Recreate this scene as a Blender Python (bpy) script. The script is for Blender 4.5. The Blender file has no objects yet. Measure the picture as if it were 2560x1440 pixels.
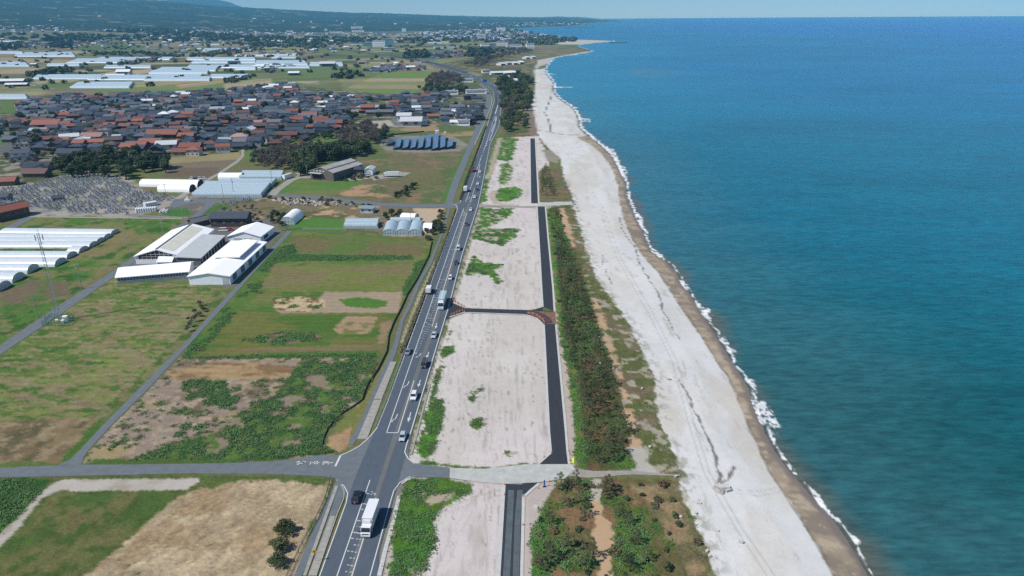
import bpy, bmesh, math, random
import numpy as np
from math import radians as rad, sin, cos, pi, atan2, hypot, sqrt
from mathutils import Vector, Matrix
from mathutils.geometry import tessellate_polygon

# ------------------------------------------------------------------ camera, sky, sun, exposure
SC = bpy.context.scene
F_PX, PITCH, ROLL, CAM_H = 1795.0, rad(20.83), rad(0.487), 105.0
_F = Vector((0, cos(PITCH), -sin(PITCH)))
_R0, _U0 = Vector((1, 0, 0)), Vector((0, sin(PITCH), cos(PITCH)))
_R = _R0*cos(ROLL) - _U0*sin(ROLL)
_U = _R0*sin(ROLL) + _U0*cos(ROLL)
cam_d = bpy.data.cameras.new('camera')
cam_d.sensor_width = 36.0
cam_d.lens = F_PX/2560*36
cam_d.clip_start, cam_d.clip_end = 1.0, 90000.0
cam = bpy.data.objects.new('camera', cam_d)
SC.collection.objects.link(cam)
M3 = Matrix((_R, _U, -_F)).transposed()
cam.matrix_world = Matrix.Translation((0, 0, CAM_H)) @ M3.to_4x4()
SC.camera = cam

SUN_EL, SUN_AZ = rad(50), atan2(-0.9, -0.43)          # azimuth measured from +Y towards +X
world = bpy.data.worlds.new('World')
SC.world = world
world.use_nodes = True
wn = world.node_tree
wn.nodes.clear()
sky = wn.nodes.new('ShaderNodeTexSky')
sky.sky_type = 'NISHITA'
sky.sun_disc = False
sky.sun_elevation = SUN_EL
sky.sun_rotation = SUN_AZ
sky.altitude = 100
sky.air_density = 0.75
sky.dust_density = 0.0
sky.ozone_density = 4.0
bg = wn.nodes.new('ShaderNodeBackground')
bg.inputs['Strength'].default_value = 0.1
wo = wn.nodes.new('ShaderNodeOutputWorld')
wn.links.new(sky.outputs[0], bg.inputs[0])
wn.links.new(bg.outputs[0], wo.inputs[0])
sun_d = bpy.data.lights.new('sun', 'SUN')
sun_d.energy = 4.1
sun_d.angle = rad(0.5)
sun_d.color = (1.0, 0.955, 0.89)
sun = bpy.data.objects.new('sun', sun_d)
SC.collection.objects.link(sun)
_sd = Vector((sin(SUN_AZ)*cos(SUN_EL), cos(SUN_AZ)*cos(SUN_EL), sin(SUN_EL)))
sun.rotation_euler = _sd.to_track_quat('Z', 'Y').to_euler()
sun.location = (-200, -100, 300)
SC.view_settings.view_transform = 'Standard'
SC.view_settings.look = 'None'
SC.view_settings.gamma = 1
SC.view_settings.exposure = 0.27
SC.cycles.volume_bounces = 0
SC.cycles.max_bounces = 5
SC.cycles.diffuse_bounces = 2
SC.cycles.use_denoising = False

random.seed(7)
SEA_Z = -1.5

# ------------------------------------------------------------------ photo pixel (2560 wide) -> place on the ground
def ray(px, py):
    return _F + _R*((px-1280)/F_PX) + _U*((720-py)/F_PX)
def interp(x, tab):
    if x <= tab[0][0]: return tab[0][1]
    for (x0, y0), (x1, y1) in zip(tab, tab[1:]):
        if x <= x1: return y0+(y1-y0)*(x-x0)/(x1-x0)
    return tab[-1][1]
def flat(px, py, z=0.0):
    d = ray(px, py)
    t = (z-CAM_H)/min(d.z, -1e-4)
    return Vector((d.x*t, d.y*t, z))
def elev(px, py):
    d = ray(px, py)
    return atan2(d.z, hypot(d.x, d.y)), atan2(d.x, d.y)

# rising land far inland: foot and crest seen at these pixels
RF, RC = 5600.0, 11500.0
_foot = [elev(x, y) for x, y in [(-600, 62), (-200, 66), (0, 69), (300, 74), (640, 77), (1000, 81), (1200, 74), (1330, 68), (1450, 66), (1560, 64)]]
_crest = [elev(x, y) for x, y in [(-600, -75), (-200, -45), (0, -28), (200, -14), (400, 0), (520, 12), (640, 20), (760, 26), (900, 33), (1100, 40), (1300, 46.5), (1450, 49), (1530, 50.5), (1570, 52)]]
FA = np.array([a for e, a in _foot]); FZ = np.array([CAM_H+RF*math.tan(e) for e, a in _foot])
CA = np.array([a for e, a in _crest]); CZ = np.array([CAM_H+RC*math.tan(e) for e, a in _crest])
def sstep(t):
    t = np.clip(t, 0, 1)
    return t*t*(3-2*t)
def H_far(x, y):
    r = np.hypot(x, y)
    a = np.arctan2(x, y)
    zf = np.maximum(np.interp(a, FA, FZ), 0)
    zc = np.interp(a, CA, CZ)
    t1 = np.clip((r-2600)/(RF-2600), 0, 1)
    t2 = np.clip((r-RF)/(RC-RF), 0, 1)
    z = zf*t1*t1*(2-t1) + np.maximum(zc-zf, 0)*(0.55*t2+0.45*t2*t2)
    inland = sstep((0.30-a)/0.1)
    return z*inland
def G(px, py, z=0.0):
    """ground point seen at a photo pixel"""
    p = flat(px, py, z)
    r = hypot(p.x, p.y)
    if r < 2500: return p
    d = ray(px, py)
    h = hypot(d.x, d.y)
    lo, hi = 2000/h, 40000/h
    t = lo
    step = 60/h
    while t < hi:
        q = d*t
        if CAM_H+q.z < float(H_far(q.x, q.y))+z: break
        t += step
    q = d*t
    return Vector((q.x, q.y, float(H_far(q.x, q.y))+z))

# ------------------------------------------------------------------ numpy noise
def _hash(ix, iy, seed):
    h = (ix.astype(np.int64)*374761393 + iy.astype(np.int64)*668265263 + seed*974634777) & 0xffffffff
    h = ((h ^ (h >> 13))*1274126177) & 0xffffffff
    h = h ^ (h >> 16)
    return (h & 0xffff)/65535.0
def vnoise(x, y, s, seed=0, sy=None):
    x = x/s; y = y/(sy or s)
    ix = np.floor(x); iy = np.floor(y)
    fx = x-ix; fy = y-iy
    fx = fx*fx*(3-2*fx); fy = fy*fy*(3-2*fy)
    a = _hash(ix, iy, seed); b = _hash(ix+1, iy, seed)
    c = _hash(ix, iy+1, seed); d = _hash(ix+1, iy+1, seed)
    return (a*(1-fx)+b*fx)*(1-fy)+(c*(1-fx)+d*fx)*fy
def fbm(x, y, s, seed=0, oct=4, sy=None):
    v = 0; amp = 1; tot = 0
    for o in range(oct):
        v = v+amp*vnoise(x+o*17.3, y-o*9.1, s/2**o, seed+o*31, (sy/2**o) if sy else None)
        tot += amp; amp *= 0.55
    return v/tot
def sdf(X, Y, pts):
    """signed distance to a closed polygon, positive inside"""
    P = np.array([(p[0], p[1]) for p in pts], float)
    Q = np.roll(P, -1, 0)
    d2 = np.full(X.shape, 1e18)
    ins = np.zeros(X.shape, bool)
    for (ax, ay), (bx, by) in zip(P, Q):
        ex, ey = bx-ax, by-ay
        l = ex*ex+ey*ey
        if l < 1e-9: continue
        wx, wy = X-ax, Y-ay
        t = np.clip((wx*ex+wy*ey)/l, 0, 1)
        d2 = np.minimum(d2, (wx-ex*t)**2+(wy-ey*t)**2)
        if ay != by:
            c = (ay > Y) != (by > Y)
            ins ^= c & (X < (bx-ax)*(Y-ay)/(by-ay)+ax)
    d = np.sqrt(d2)
    return np.where(ins, d, -d)
def pldist(X, Y, pts):
    d2 = np.full(X.shape, 1e18)
    for a, b in zip(pts, pts[1:]):
        ex, ey = b[0]-a[0], b[1]-a[1]
        l = max(ex*ex+ey*ey, 1e-9)
        wx, wy = X-a[0], Y-a[1]
        t = np.clip((wx*ex+wy*ey)/l, 0, 1)
        d2 = np.minimum(d2, (wx-ex*t)**2+(wy-ey*t)**2)
    return np.sqrt(d2)

GAIN = (1.42, 1.42, 1.44)      # how much brighter than its albedo a level sunlit surface renders
def lin(c): 
    c /= 255
    return c/12.92 if c < 0.04045 else ((c+0.055)/1.055)**2.4
def A(r, g, b, k=1.0):
    """albedo for a sunlit colour seen in the photo (0-255)"""
    return tuple(min(0.9, lin(v)/gn*k) for v, gn in zip((r, g, b), GAIN))

# ------------------------------------------------------------------ object helpers
COL = SC.collection
def link(o, parent=None):
    COL.objects.link(o)
    if parent is not None: o.parent = parent
    return o
def tag(o, label=None, cat=None, group=None, kind=None):
    if label: o['label'] = label
    if cat: o['category'] = cat
    if group: o['group'] = group
    if kind: o['kind'] = kind
    return o
def empty(name, loc=(0, 0, 0), rz=0.0, label=None, cat=None, group=None):
    o = bpy.data.objects.new(name, None)
    o.location = loc
    o.rotation_euler = (0, 0, rz)
    o.empty_display_size = 0.5
    link(o)
    return tag(o, label, cat, group)
def kids(o): return [c for c in TREE.get(o.name, [])]
TREE = {}
class MB:
    """collects shapes into one mesh"""
    def __init__(s): s.v = []; s.f = []; s.m = []; s.mats = []
    def mat(s, m):
        if m not in s.mats: s.mats.append(m)
        return s.mats.index(m)
    def add(s, vs, fs, m=None):
        k = len(s.v)
        mi = s.mat(m) if m is not None else 0
        s.v.extend([tuple(v) for v in vs])
        for f in fs:
            s.f.append(tuple(k+i for i in f)); s.m.append(mi)
        return s
    def box(s, c, d, m=None, rz=0.0, taper=1.0):
        cx, cy, cz = c; dx, dy, dz = d[0]/2, d[1]/2, d[2]/2
        vs = []
        for z, k in ((-dz, 1), (dz, taper)):
            for x, y in ((-dx, -dy), (dx, -dy), (dx, dy), (-dx, dy)):
                x *= k; y *= k
                vs.append((cx+x*cos(rz)-y*sin(rz), cy+x*sin(rz)+y*cos(rz), cz+z))
        return s.add(vs, [(3, 2, 1, 0), (4, 5, 6, 7), (0, 1, 5, 4), (1, 2, 6, 5), (2, 3, 7, 6), (3, 0, 4, 7)], m)
    def tube(s, a, b, r0, r1=None, n=6, m=None, cap=True):
        a, b = Vector(a), Vector(b)
        r1 = r0 if r1 is None else r1
        d = (b-a).normalized()
        u = d.orthogonal().normalized(); w = d.cross(u)
        vs = [a+(u*cos(2*pi*i/n)+w*sin(2*pi*i/n))*r0 for i in range(n)]+[b+(u*cos(2*pi*i/n)+w*sin(2*pi*i/n))*r1 for i in range(n)]
        fs = [(i, (i+1) % n, n+(i+1) % n, n+i) for i in range(n)]
        if cap: fs += [tuple(range(n-1, -1, -1)), tuple(range(n, 2*n))]
        return s.add(vs, fs, m)
    def prism(s, prof, x0, x1, m=None):
        """profile of (y, z) pushed along x"""
        n = len(prof)
        vs = [(x0, y, z) for y, z in prof]+[(x1, y, z) for y, z in prof]
        fs = [(i, n+i, n+(i+1) % n, (i+1) % n) for i in range(n)]+[tuple(range(n)), tuple(range(2*n-1, n-1, -1))]
        return s.add(vs, fs, m)
    def mesh(s, name, mat=None, smooth=False):
        me = bpy.data.meshes.new(name)
        me.from_pydata(s.v, [], s.f)
        if s.mats:
            for m in s.mats: me.materials.append(m)
            me.polygons.foreach_set('material_index', s.m)
        elif mat: me.materials.append(mat)
        if smooth: me.polygons.foreach_set('use_smooth', [True]*len(s.f))
        me.update()
        return me
    def build(s, name, mat=None, parent=None, smooth=False, loc=None):
        o = bpy.data.objects.new(name, s.mesh(name, mat, smooth))
        if loc is not None: o.location = loc
        link(o, parent)
        if parent is not None: TREE.setdefault(parent.name, []).append(o)
        return o
def put(name, me, parent=None, loc=None, rz=None, sc=None):
    o = bpy.data.objects.new(name, me)
    if loc is not None: o.location = loc
    if rz is not None: o.rotation_euler = (0, 0, rz)
    if sc is not None: o.scale = sc if hasattr(sc, '__len__') else (sc, sc, sc)
    link(o, parent)
    if parent is not None: TREE.setdefault(parent.name, []).append(o)
    return o
def copy_tree(o, parent=None):
    c = o.copy()
    link(c, parent)
    for ch in TREE.get(o.name, []):
        copy_tree(ch, c)
    if parent is not None: TREE.setdefault(parent.name, []).append(c)
    return c

# ------------------------------------------------------------------ materials
MATS = {}
def mat(name, col, rough=0.8, metal=0.0, noise=0.12, scale=1.0, bump=0.0, spec=0.3, rnd=0.0, streak=None, trans=0.0, coat=0.0):
    """principled with noise mottling in object/world metres; rnd = brightness spread between objects"""
    if name in MATS: return MATS[name]
    m = bpy.data.materials.new(name)
    m.use_nodes = True
    nt = m.node_tree; N = nt.nodes; L = nt.links
    b = N['Principled BSDF']
    b.inputs['Roughness'].default_value = rough
    b.inputs['Metallic'].default_value = metal
    b.inputs['Specular IOR Level'].default_value = spec
    if coat: b.inputs['Coat Weight'].default_value = coat; b.inputs['Coat Roughness'].default_value = 0.08
    if trans: b.inputs['Transmission Weight'].default_value = trans
    geo = N.new('ShaderNodeNewGeometry')
    src = geo.outputs['Position']
    if streak:
        mp = N.new('ShaderNodeVectorMath'); mp.operation = 'MULTIPLY'
        mp.inputs[1].default_value = streak
        L.new(src, mp.inputs[0]); src = mp.outputs[0]
    nz = N.new('ShaderNodeTexNoise'); nz.inputs['Scale'].default_value = scale
    nz.inputs['Detail'].default_value = 5; nz.inputs['Roughness'].default_value = 0.65
    L.new(src, nz.inputs['Vector'])
    mr = N.new('ShaderNodeMapRange')
    mr.inputs['From Min'].default_value = 0.25; mr.inputs['From Max'].default_value = 0.75
    mr.inputs['To Min'].default_value = 1-noise*1.6; mr.inputs['To Max'].default_value = 1+noise*1.6
    L.new(nz.outputs[0], mr.inputs['Value'])
    val = mr.outputs[0]
    if rnd:
        oi = N.new('ShaderNodeObjectInfo')
        m2 = N.new('ShaderNodeMapRange'); m2.inputs['To Min'].default_value = 1-rnd; m2.inputs['To Max'].default_value = 1+rnd
        L.new(oi.outputs['Random'], m2.inputs['Value'])
        mm = N.new('ShaderNodeMath'); mm.operation = 'MULTIPLY'
        L.new(val, mm.inputs[0]); L.new(m2.outputs[0], mm.inputs[1]); val = mm.outputs[0]
    vm = N.new('ShaderNodeVectorMath'); vm.operation = 'SCALE'
    vm.inputs[0].default_value = col[:3]
    L.new(val, vm.inputs['Scale'])
    L.new(vm.outputs[0], b.inputs['Base Color'])
    if bump:
        bp = N.new('ShaderNodeBump'); bp.inputs['Strength'].default_value = bump; bp.inputs['Distance'].default_value = 0.3
        L.new(nz.outputs[0], bp.inputs['Height']); L.new(bp.outputs[0], b.inputs['Normal'])
    MATS[name] = m
    return m
# ------------------------------------------------------------------ coast line (waterline in the photo)
SHORE_PX = [(2400,1840),(2275,1620),(2170,1440),(2118,1350),(2085,1303),(2045,1262),(2008,1216),(1975,1180),(1938,1130),(1912,1082),(1893,1035),(1880,1003),(1872,975),(1862,955),(1830,905),(1800,858),(1768,806),(1745,770),(1722,732),(1703,708),(1692,684),(1668,656),(1628,628),(1612,600),(1605,572),(1582,530),(1566,490),(1563,455),(1546,420),(1526,385),(1492,355),(1462,332),(1447,315),(1447,298),(1440,280),(1425,264),(1402,250),(1388,236),(1382,222),(1386,212),(1376,196),(1366,185),(1361,172),(1370,158),(1382,147),(1396,142),(1430,137),(1470,131.5),(1481,127),(1464,122),(1442,116.5),(1452,112),(1490,107),(1532,103.6),(1532,101.8),(1440,98),(1400,95),(1376,91),(1340,85),(1308,80),(1290,76.5),(1273,73),(1287,71.2),(1320,69.5),(1350,68),(1372,67.2),(1400,66.6),(1430,65.5),(1472,61.5),(1478,57.5),(1522,55),(1560,53)]
SHORE = [(p.x, p.y) for p in (flat(x, y, SEA_Z) for x, y in SHORE_PX)]
_t = SHORE[-1]
LAND = SHORE+[(_t[0]*0.98, _t[1]*1.3), (_t[0]*0.6, 48000), (-60000, 48000), (-60000, -3000), (250, -3000), (150, -300)]

RR = 72*np.exp(np.arange(0, math.log(18700/72)/0.0046+1)*0.0046)
RR = np.concatenate([RR[RR < 9000], RR[RR >= 9000][::3]])
AZ = np.radians(np.arange(-58, 61, 0.16))
def polar(azs, rrs):
    a, r = np.meshgrid(azs, rrs)
    return r*np.sin(a), r*np.cos(a)
def grid_faces(nr, na, keep=None):
    i = np.arange(nr-1)[:, None]*na+np.arange(na-1)[None, :]
    q = np.stack([i, i+1, i+1+na, i+na], -1)
    if keep is not None:
        k = keep[:-1, :-1] | keep[1:, :-1] | keep[:-1, 1:] | keep[1:, 1:]
        q = q[k]
    return q.reshape(-1, 4)
def fast_mesh(name, V, Fq, cols=None, smooth=True):
    used = np.zeros(len(V), bool); used[Fq.ravel()] = True
    idx = np.cumsum(used)-1
    V = V[used]; Fq = idx[Fq]
    me = bpy.data.meshes.new(name)
    me.vertices.add(len(V)); me.vertices.foreach_set('co', V.astype(np.float32).ravel())
    me.loops.add(Fq.size); me.loops.foreach_set('vertex_index', Fq.astype(np.int32).ravel())
    me.polygons.add(len(Fq))
    me.polygons.foreach_set('loop_start', np.arange(0, Fq.size, 4, dtype=np.int32))
    me.polygons.foreach_set('loop_total', np.full(len(Fq), 4, np.int32))
    me.polygons.foreach_set('use_smooth', np.full(len(Fq), smooth))
    me.update(calc_edges=True)
    if cols is not None:
        at = me.color_attributes.new('cover', 'FLOAT_COLOR', 'POINT')
        at.data.foreach_set('color', cols[used].astype(np.float32).ravel())
    return me

X, Y = polar(AZ, RR)
R_ = np.hypot(X, Y)
SD = sdf(X, Y, LAND)
C = np.zeros(X.shape+(4,))
PALE = A(204, 194, 187)
# base: rough mown land
def blend(mask, col, veg=None):
    m = mask[..., None]
    C[..., :3] = C[..., :3]*(1-m)+np.array(col)*m
    if veg is not None: C[..., 3] = C[..., 3]*(1-mask)+veg*mask
N1 = fbm(X, Y, 40, 1, 5)
N2 = fbm(X, Y, 7, 2, 5)
N3 = fbm(X, Y, 2.2, 3, 3)
C[..., :3] = A(112, 112, 76); C[..., 3] = 0.5
blend(sstep((N1-0.45)*6), A(96, 110, 66))
blend(sstep((N2-0.55)*6)*0.7, A(130, 118, 88))

def paint(px, col, edge=0.6, warp=0.5, amt=1.0, veg=None, mott=None, z=0.0, ws=3.0, world=None):
    """px polygon in photo pixels -> ground cover. mott=[(colour, noise scale, threshold, softness, seed[, veg])]"""
    P = world or [tuple(G(a, b, z)[:2]) for a, b in px]
    xs = [p[0] for p in P]; ys = [p[1] for p in P]
    mg = edge+warp+2
    sel = (X > min(xs)-mg) & (X < max(xs)+mg) & (Y > min(ys)-mg) & (Y < max(ys)+mg)
    if not sel.any(): return
    x, y = X[sel], Y[sel]
    d = sdf(x, y, P)+(fbm(x, y, ws, 77, 4)-0.5)*2*warp+(fbm(x, y, 1.3, 78, 3)-0.5)*min(warp*1.4, 1.8)
    w = sstep(d/max(edge, 0.05)+0.5)*amt
    c = np.empty(x.shape+(3,)); c[:] = col
    v = np.full(x.shape, 0.4 if veg is None else veg)
    for mo in (mott or []):
        mc, s, th, soft, sd = mo[:5]
        n = fbm(x, y, s, sd, 5, mo[6] if len(mo) > 6 else None)
        t = sstep((n-th)/soft+0.5)
        c = c*(1-t[:, None])+np.array(mc)*t[:, None]
        if len(mo) > 5 and mo[5] is not None: v = v*(1-t)+mo[5]*t
    cur = C[sel]
    cur[:, :3] = cur[:, :3]*(1-w[:, None])+c*w[:, None]
    cur[:, 3] = cur[:, 3]*(1-w)+v*w
    C[sel] = cur

# palette
OLIVE, GREEN, LUSH, BRIGHT = A(114, 116, 74), A(88, 112, 54), A(56, 92, 50), A(84, 128, 48)
BROWN, TAN, STRAW, SOIL = A(122, 106, 82), A(168, 150, 122), A(190, 164, 126), A(150, 134, 120)
SAND, BEACH, CONC, GRAV = A(222, 216, 209), A(228, 226, 221), A(180, 178, 172), A(196, 200, 196)
DKG, SCRUB, PATH = A(70, 80, 48), A(104, 100, 70), A(206, 174, 140)
ASPH, ASPH_OLD, ASPH_NEW = A(88, 92, 99), A(110, 114, 117), A(58, 61, 68)
WETS, MUD = A(122, 112, 98), A(110, 96, 84)

# --- far plain: patchwork of small fields
ang = rad(14)
U_ = X*cos(ang)+Y*sin(ang); V_ = -X*sin(ang)+Y*cos(ang)
for (sx, sy, sd) in ((150, 75, 5), (90, 230, 9)):
    row = np.floor(V_/sy+0.2*np.sin(U_/400))
    cell = np.floor(U_/sx+_hash(row, row*0, sd)*3)
    h = _hash(cell, row, sd+1)
    far = sstep((R_-900)/300)*sstep((SD-60)/40)
    pal = [A(128, 126, 84), A(100, 112, 66), A(176, 160, 128), A(84, 100, 62), A(142, 126, 98), A(116, 118, 88), A(150, 146, 112), A(92, 90, 72)]
    if sd == 5:
        for i, c_ in enumerate(pal):
            blend(((h*8 >= i) & (h*8 < i+1))*far, c_, 0.3)
        eu = np.abs((U_/sx+_hash(row, row*0, sd)*3) % 1-0.5); ev = np.abs((V_/sy+0.2*np.sin(U_/400)) % 1-0.5)
        blend(((ev > 0.46))*far*0.6, A(86, 92, 66))
    else:
        blend((h > 0.75)*far*0.5, A(160, 150, 120), 0.3)
blend(far*sstep((fbm(X, Y, 260, 12, 4)-0.55)*8)*0.6, A(96, 104, 76))
# forested rise
fo = sstep((R_-(RF*0.86+fbm(X, Y, 900, 21, 3)*900))/220)*sstep((SD-30)/40)
blend(fo, A(44, 62, 46), 0.8)
blend(fo*sstep((fbm(X, Y, 420, 22, 4)-0.53)*9)*0.8, A(64, 74, 54))
blend(fo*sstep((fbm(X, Y, 230, 23, 4, 120)-0.66)*12)*0.8, A(150, 145, 120))
blend(fo*sstep((fbm(X, Y, 60, 24, 3)-0.5)*6)*0.55, A(34, 50, 38))

# --- around and beyond the village
paint([(-300,235),(60,240),(330,232),(600,225),(640,212),(730,212),(870,228),(1000,222),(1100,232),(1215,225),(1216,262),(1200,318),(1130,322),(990,322),(860,335),(700,388),(620,380),(300,398),(200,440),(0,470),(-300,480)], A(104,98,82), 3, 3, veg=0.3, mott=[(A(78,92,58),14,0.52,0.12,31,0.7),(A(160,152,138),9,0.62,0.08,32,0.1)])
paint([(0,335),(45,335),(110,355),(60,375),(0,385)], A(108,112,112),1,0.4,veg=0.0)
paint([(-80,340),(20,343),(28,352),(0,362),(-80,366)], A(86,120,60),2,1,veg=0.5)
paint([(0,252),(80,254),(180,262),(215,280),(60,285),(0,282)], A(96,116,66),3,2,veg=0.5)
paint([(860,223),(960,180),(1092,178),(1062,224),(1040,232),(940,234)], A(112,132,72),2,0.5,veg=0.3)
paint([(925,196),(1078,196),(1072,204),(905,204)], A(176,158,132),1.5,0.5,veg=0.2)
paint([(905,204),(1070,205),(1060,213),(880,213)], A(134,134,88),1.5,0.5,veg=0.3)
paint([(880,213),(1062,213),(1055,223),(960,222),(868,221)], A(160,148,118),1.5,0.5,veg=0.3)
paint([(640,205),(740,212),(860,222),(800,214),(700,200)], A(100,124,70),3,2,veg=0.4)
paint([(560,215),(680,200),(680,212),(640,222),(560,224)], A(178,162,126),3,2,veg=0.3)
paint([(230,222),(400,215),(560,205),(560,222),(330,236),(240,232)], A(110,128,74),3,2,veg=0.4)
paint([(400,210),(560,190),(640,196),(560,206),(420,216)], A(170,152,116),3,2,veg=0.3)
paint([(720,240),(760,236),(880,244),(860,248),(730,248)], A(120,118,82),2,1,veg=0.3)
# beyond: hand placed larger fields (green and tan bands)
for q, c_ in [([(0,146),(205,150),(130,156),(0,160)], (172,152,122)), ([(0,176),(120,168),(150,172),(60,184),(0,184)], (176,160,128)), ([(180,118),(330,108),(440,112),(330,126),(200,127)], (96,118,70)), ([(200,166),(500,162),(520,172),(300,178)], (84,92,66)),
              ([(310,112),(480,104),(640,112),(600,118),(420,118)], (146,138,110)), ([(290,178),(420,170),(400,178),(330,188),(240,186)], (186,168,136)), ([(300,224),(480,206),(640,190),(640,198),(480,222)], (122,132,82)), ([(120,206),(330,206),(240,216),(60,222)], (100,116,70)),
              ([(440,212),(560,200),(560,206),(450,220)], (188,160,122)), ([(700,162),(860,168),(1000,170),(940,186),(760,196),(700,190)], (104,120,76)), ([(560,130),(640,128),(760,138),(700,146),(600,142)], (170,146,120)), ([(780,118),(880,122),(960,134),(900,140),(800,132)], (112,116,80)),
              ([(1090,150),(1210,152),(1190,160),(1110,166),(1070,158)], (132,132,88)), ([(1060,104),(1160,103),(1240,107),(1230,114),(1090,112)], (128,130,84)), ([(1090,104),(1150,104),(1120,110),(1070,110)], (184,172,138)), ([(760,90),(1000,92),(1140,96),(1000,102),(760,100)], (140,136,104)), ([(0,78),(300,84),(480,96),(200,96),(0,92)], (122,124,88)), ([(500,88),(760,92),(720,98),(520,96)], (156,142,112))]:
    paint(q, A(*c_), 4, 3, veg=0.3)

# --- coastal scrub belt right of the road, upper part
paint([(1100,160),(1200,140),(1300,128),(1330,128),(1345,150),(1335,175),(1330,210),(1335,260),(1345,310),(1345,342),(1262,345),(1250,300),(1255,240),(1235,200),(1180,178),(1110,172)], A(110,104,78), 3, 4, veg=0.7, mott=[(A(84,92,58),25,0.5,0.15,41,0.9),(A(168,140,106),14,0.62,0.08,42,0.2)])
paint([(1230,130),(1330,118),(1400,116),(1480,124),(1478,129),(1400,139),(1340,150),(1290,150),(1240,142)], A(138,128,98), 3, 5, veg=0.5, mott=[(A(104,106,76),30,0.52,0.15,43,0.6)])
paint([(1255,180),(1330,183),(1330,225),(1325,290),(1340,335),(1268,338),(1260,260),(1245,215)], A(88,96,60), 2, 3, veg=0.9, mott=[(A(150,128,100),12,0.58,0.1,45,0.3)])

# --- open land between village and crossing road, both sides of the country road
paint([(700,470),(722,448),(780,443),(905,402),(960,380),(1150,378),(1172,372),(1112,510),(966,508),(820,492),(700,488)], A(120,114,84), 1.5, 1.5, veg=0.6, mott=[(A(94,108,66),26,0.5,0.1,51,0.7),(A(142,120,92),10,0.6,0.1,52,0.5)])
paint([(700,470),(722,450),(800,446),(900,450),(912,462),(868,484),(760,488),(704,486)], A(92,124,60), 1.2, 0.8, veg=0.6, mott=[(A(116,118,76),22,0.55,0.1,53,0.5,9)])
paint([(985,420),(1080,410),(1110,440),(1060,470),(960,440)], A(122,112,82),6,5,amt=0.7,veg=0.6)
paint([(850,486),(898,462),(960,462),(975,492),(900,496)], A(186,150,116),3,3,veg=0.3, mott=[(A(96,104,66),9,0.5,0.1,54,0.8)])
paint([(942,353),(985,338),(1128,338),(1172,362),(1150,378),(1062,382),(965,378)], A(150,146,138), 1.2, 0.6, veg=0.15, mott=[(A(118,116,96),12,0.55,0.12,55,0.3)])
paint([(960,322),(1080,310),(1200,312),(1190,338),(1110,342),(985,338),(945,352)], A(168,144,110), 2, 2, veg=0.4, mott=[(A(96,108,66),30,0.5,0.12,56,0.7)])
paint([(890,305),(975,300),(985,312),(960,322),(900,316)], A(186,180,166),2,1,veg=0.1)
paint([(1160,374),(1173,372),(1112,510),(1098,508)], A(86,120,58),1,0.8,veg=0.6)
paint([(612,386),(640,352),(700,345),(850,346),(880,356),(850,372),(760,392),(700,402),(630,412)], A(94,122,62), 2, 1, veg=0.5, mott=[(A(116,124,76),24,0.55,0.12,57,0.5)])
paint([(366,398),(470,390),(600,380),(606,396),(590,405),(430,412),(380,408)], A(158,148,106), 1.5, 1, veg=0.4)
paint([(400,410),(600,398),(575,418),(540,434),(420,428),(390,430)], A(132,120,100), 2, 1.5, veg=0.5)
paint([(300,462),(330,446),(400,430),(540,436),(545,444),(505,482),(440,490),(360,480)], A(104,116,68), 1.5, 1.5, veg=0.6, mott=[(A(128,118,88),14,0.52,0.12,58,0.5)])
paint([(430,420),(545,418),(548,432),(520,442),(400,444)], A(120,106,88), 2, 1, veg=0.5)
# crossing-road waste ground
paint([(545,505),(690,492),(820,500),(900,512),(1110,520),(1098,560),(1080,600),(880,578),(715,576),(690,560),(560,540)], A(132,120,94), 1.5, 2, veg=0.6, mott=[(A(96,102,66),12,0.52,0.12,61,0.8),(A(196,166,130),9,0.66,0.08,62,0.2)])
paint([(715,576),(745,548),(800,545),(870,552),(862,578),(800,580)], A(84,124,56),1.5,1,veg=0.6)
paint([(1030,520),(1110,520),(1100,552),(1060,560),(1048,545)], A(200,178,152),1.5,2,veg=0.1)
paint([(460,470),(545,500),(540,520),(500,545),(430,535),(395,520),(430,500)], A(118,112,108),2,1,veg=0.1, mott=[(A(160,140,110),9,0.6,0.1,63,0.2)])
paint([(405,535),(430,522),(470,520),(480,536),(440,545)], A(74,116,56),1,1,veg=0.9)
paint([(510,525),(545,510),(580,520),(545,545),(500,545)], A(78,110,54),1,1,veg=0.9)
# cemetery ground
paint([(-200,470),(60,462),(150,440),(260,432),(330,446),(362,480),(440,490),(425,515),(330,545),(240,540),(100,540),(-200,545)], A(176,170,158), 1.5, 1.5, veg=0.1, mott=[(A(120,124,92),16,0.58,0.1,64,0.5),(A(140,138,134),5,0.55,0.1,65,0.1)])
# farmyard
paint([(470,560),(560,520),(690,556),(705,582),(650,640),(580,720),(470,700),(290,700),(300,660)], A(120,118,116), 1, 0.8, veg=0.1)
# field left of farm road (tunnels stand in it)
paint([(-400,560),(30,566),(100,541),(470,545),(545,515),(410,583),(300,662),(139,768),(0,860),(-400,1100)], A(84,118,54), 0.8, 0.6, veg=0.7, mott=[(A(120,122,76),16,0.50,0.1,66,0.5),(A(134,124,88),5,0.60,0.1,266,0.5),(A(64,98,44),5,0.6,0.1,67,0.95)])
paint([(0,690),(60,700),(180,706),(170,735),(90,760),(0,800)], A(122,110,86),2,3,veg=0.5, mott=[(A(80,112,52),12,0.55,0.1,68,0.7)])
paint([(290,592),(330,570),(345,590),(300,615),(240,640),(215,650)], A(146,130,88),3,2,amt=0.8,veg=0.4)
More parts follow.
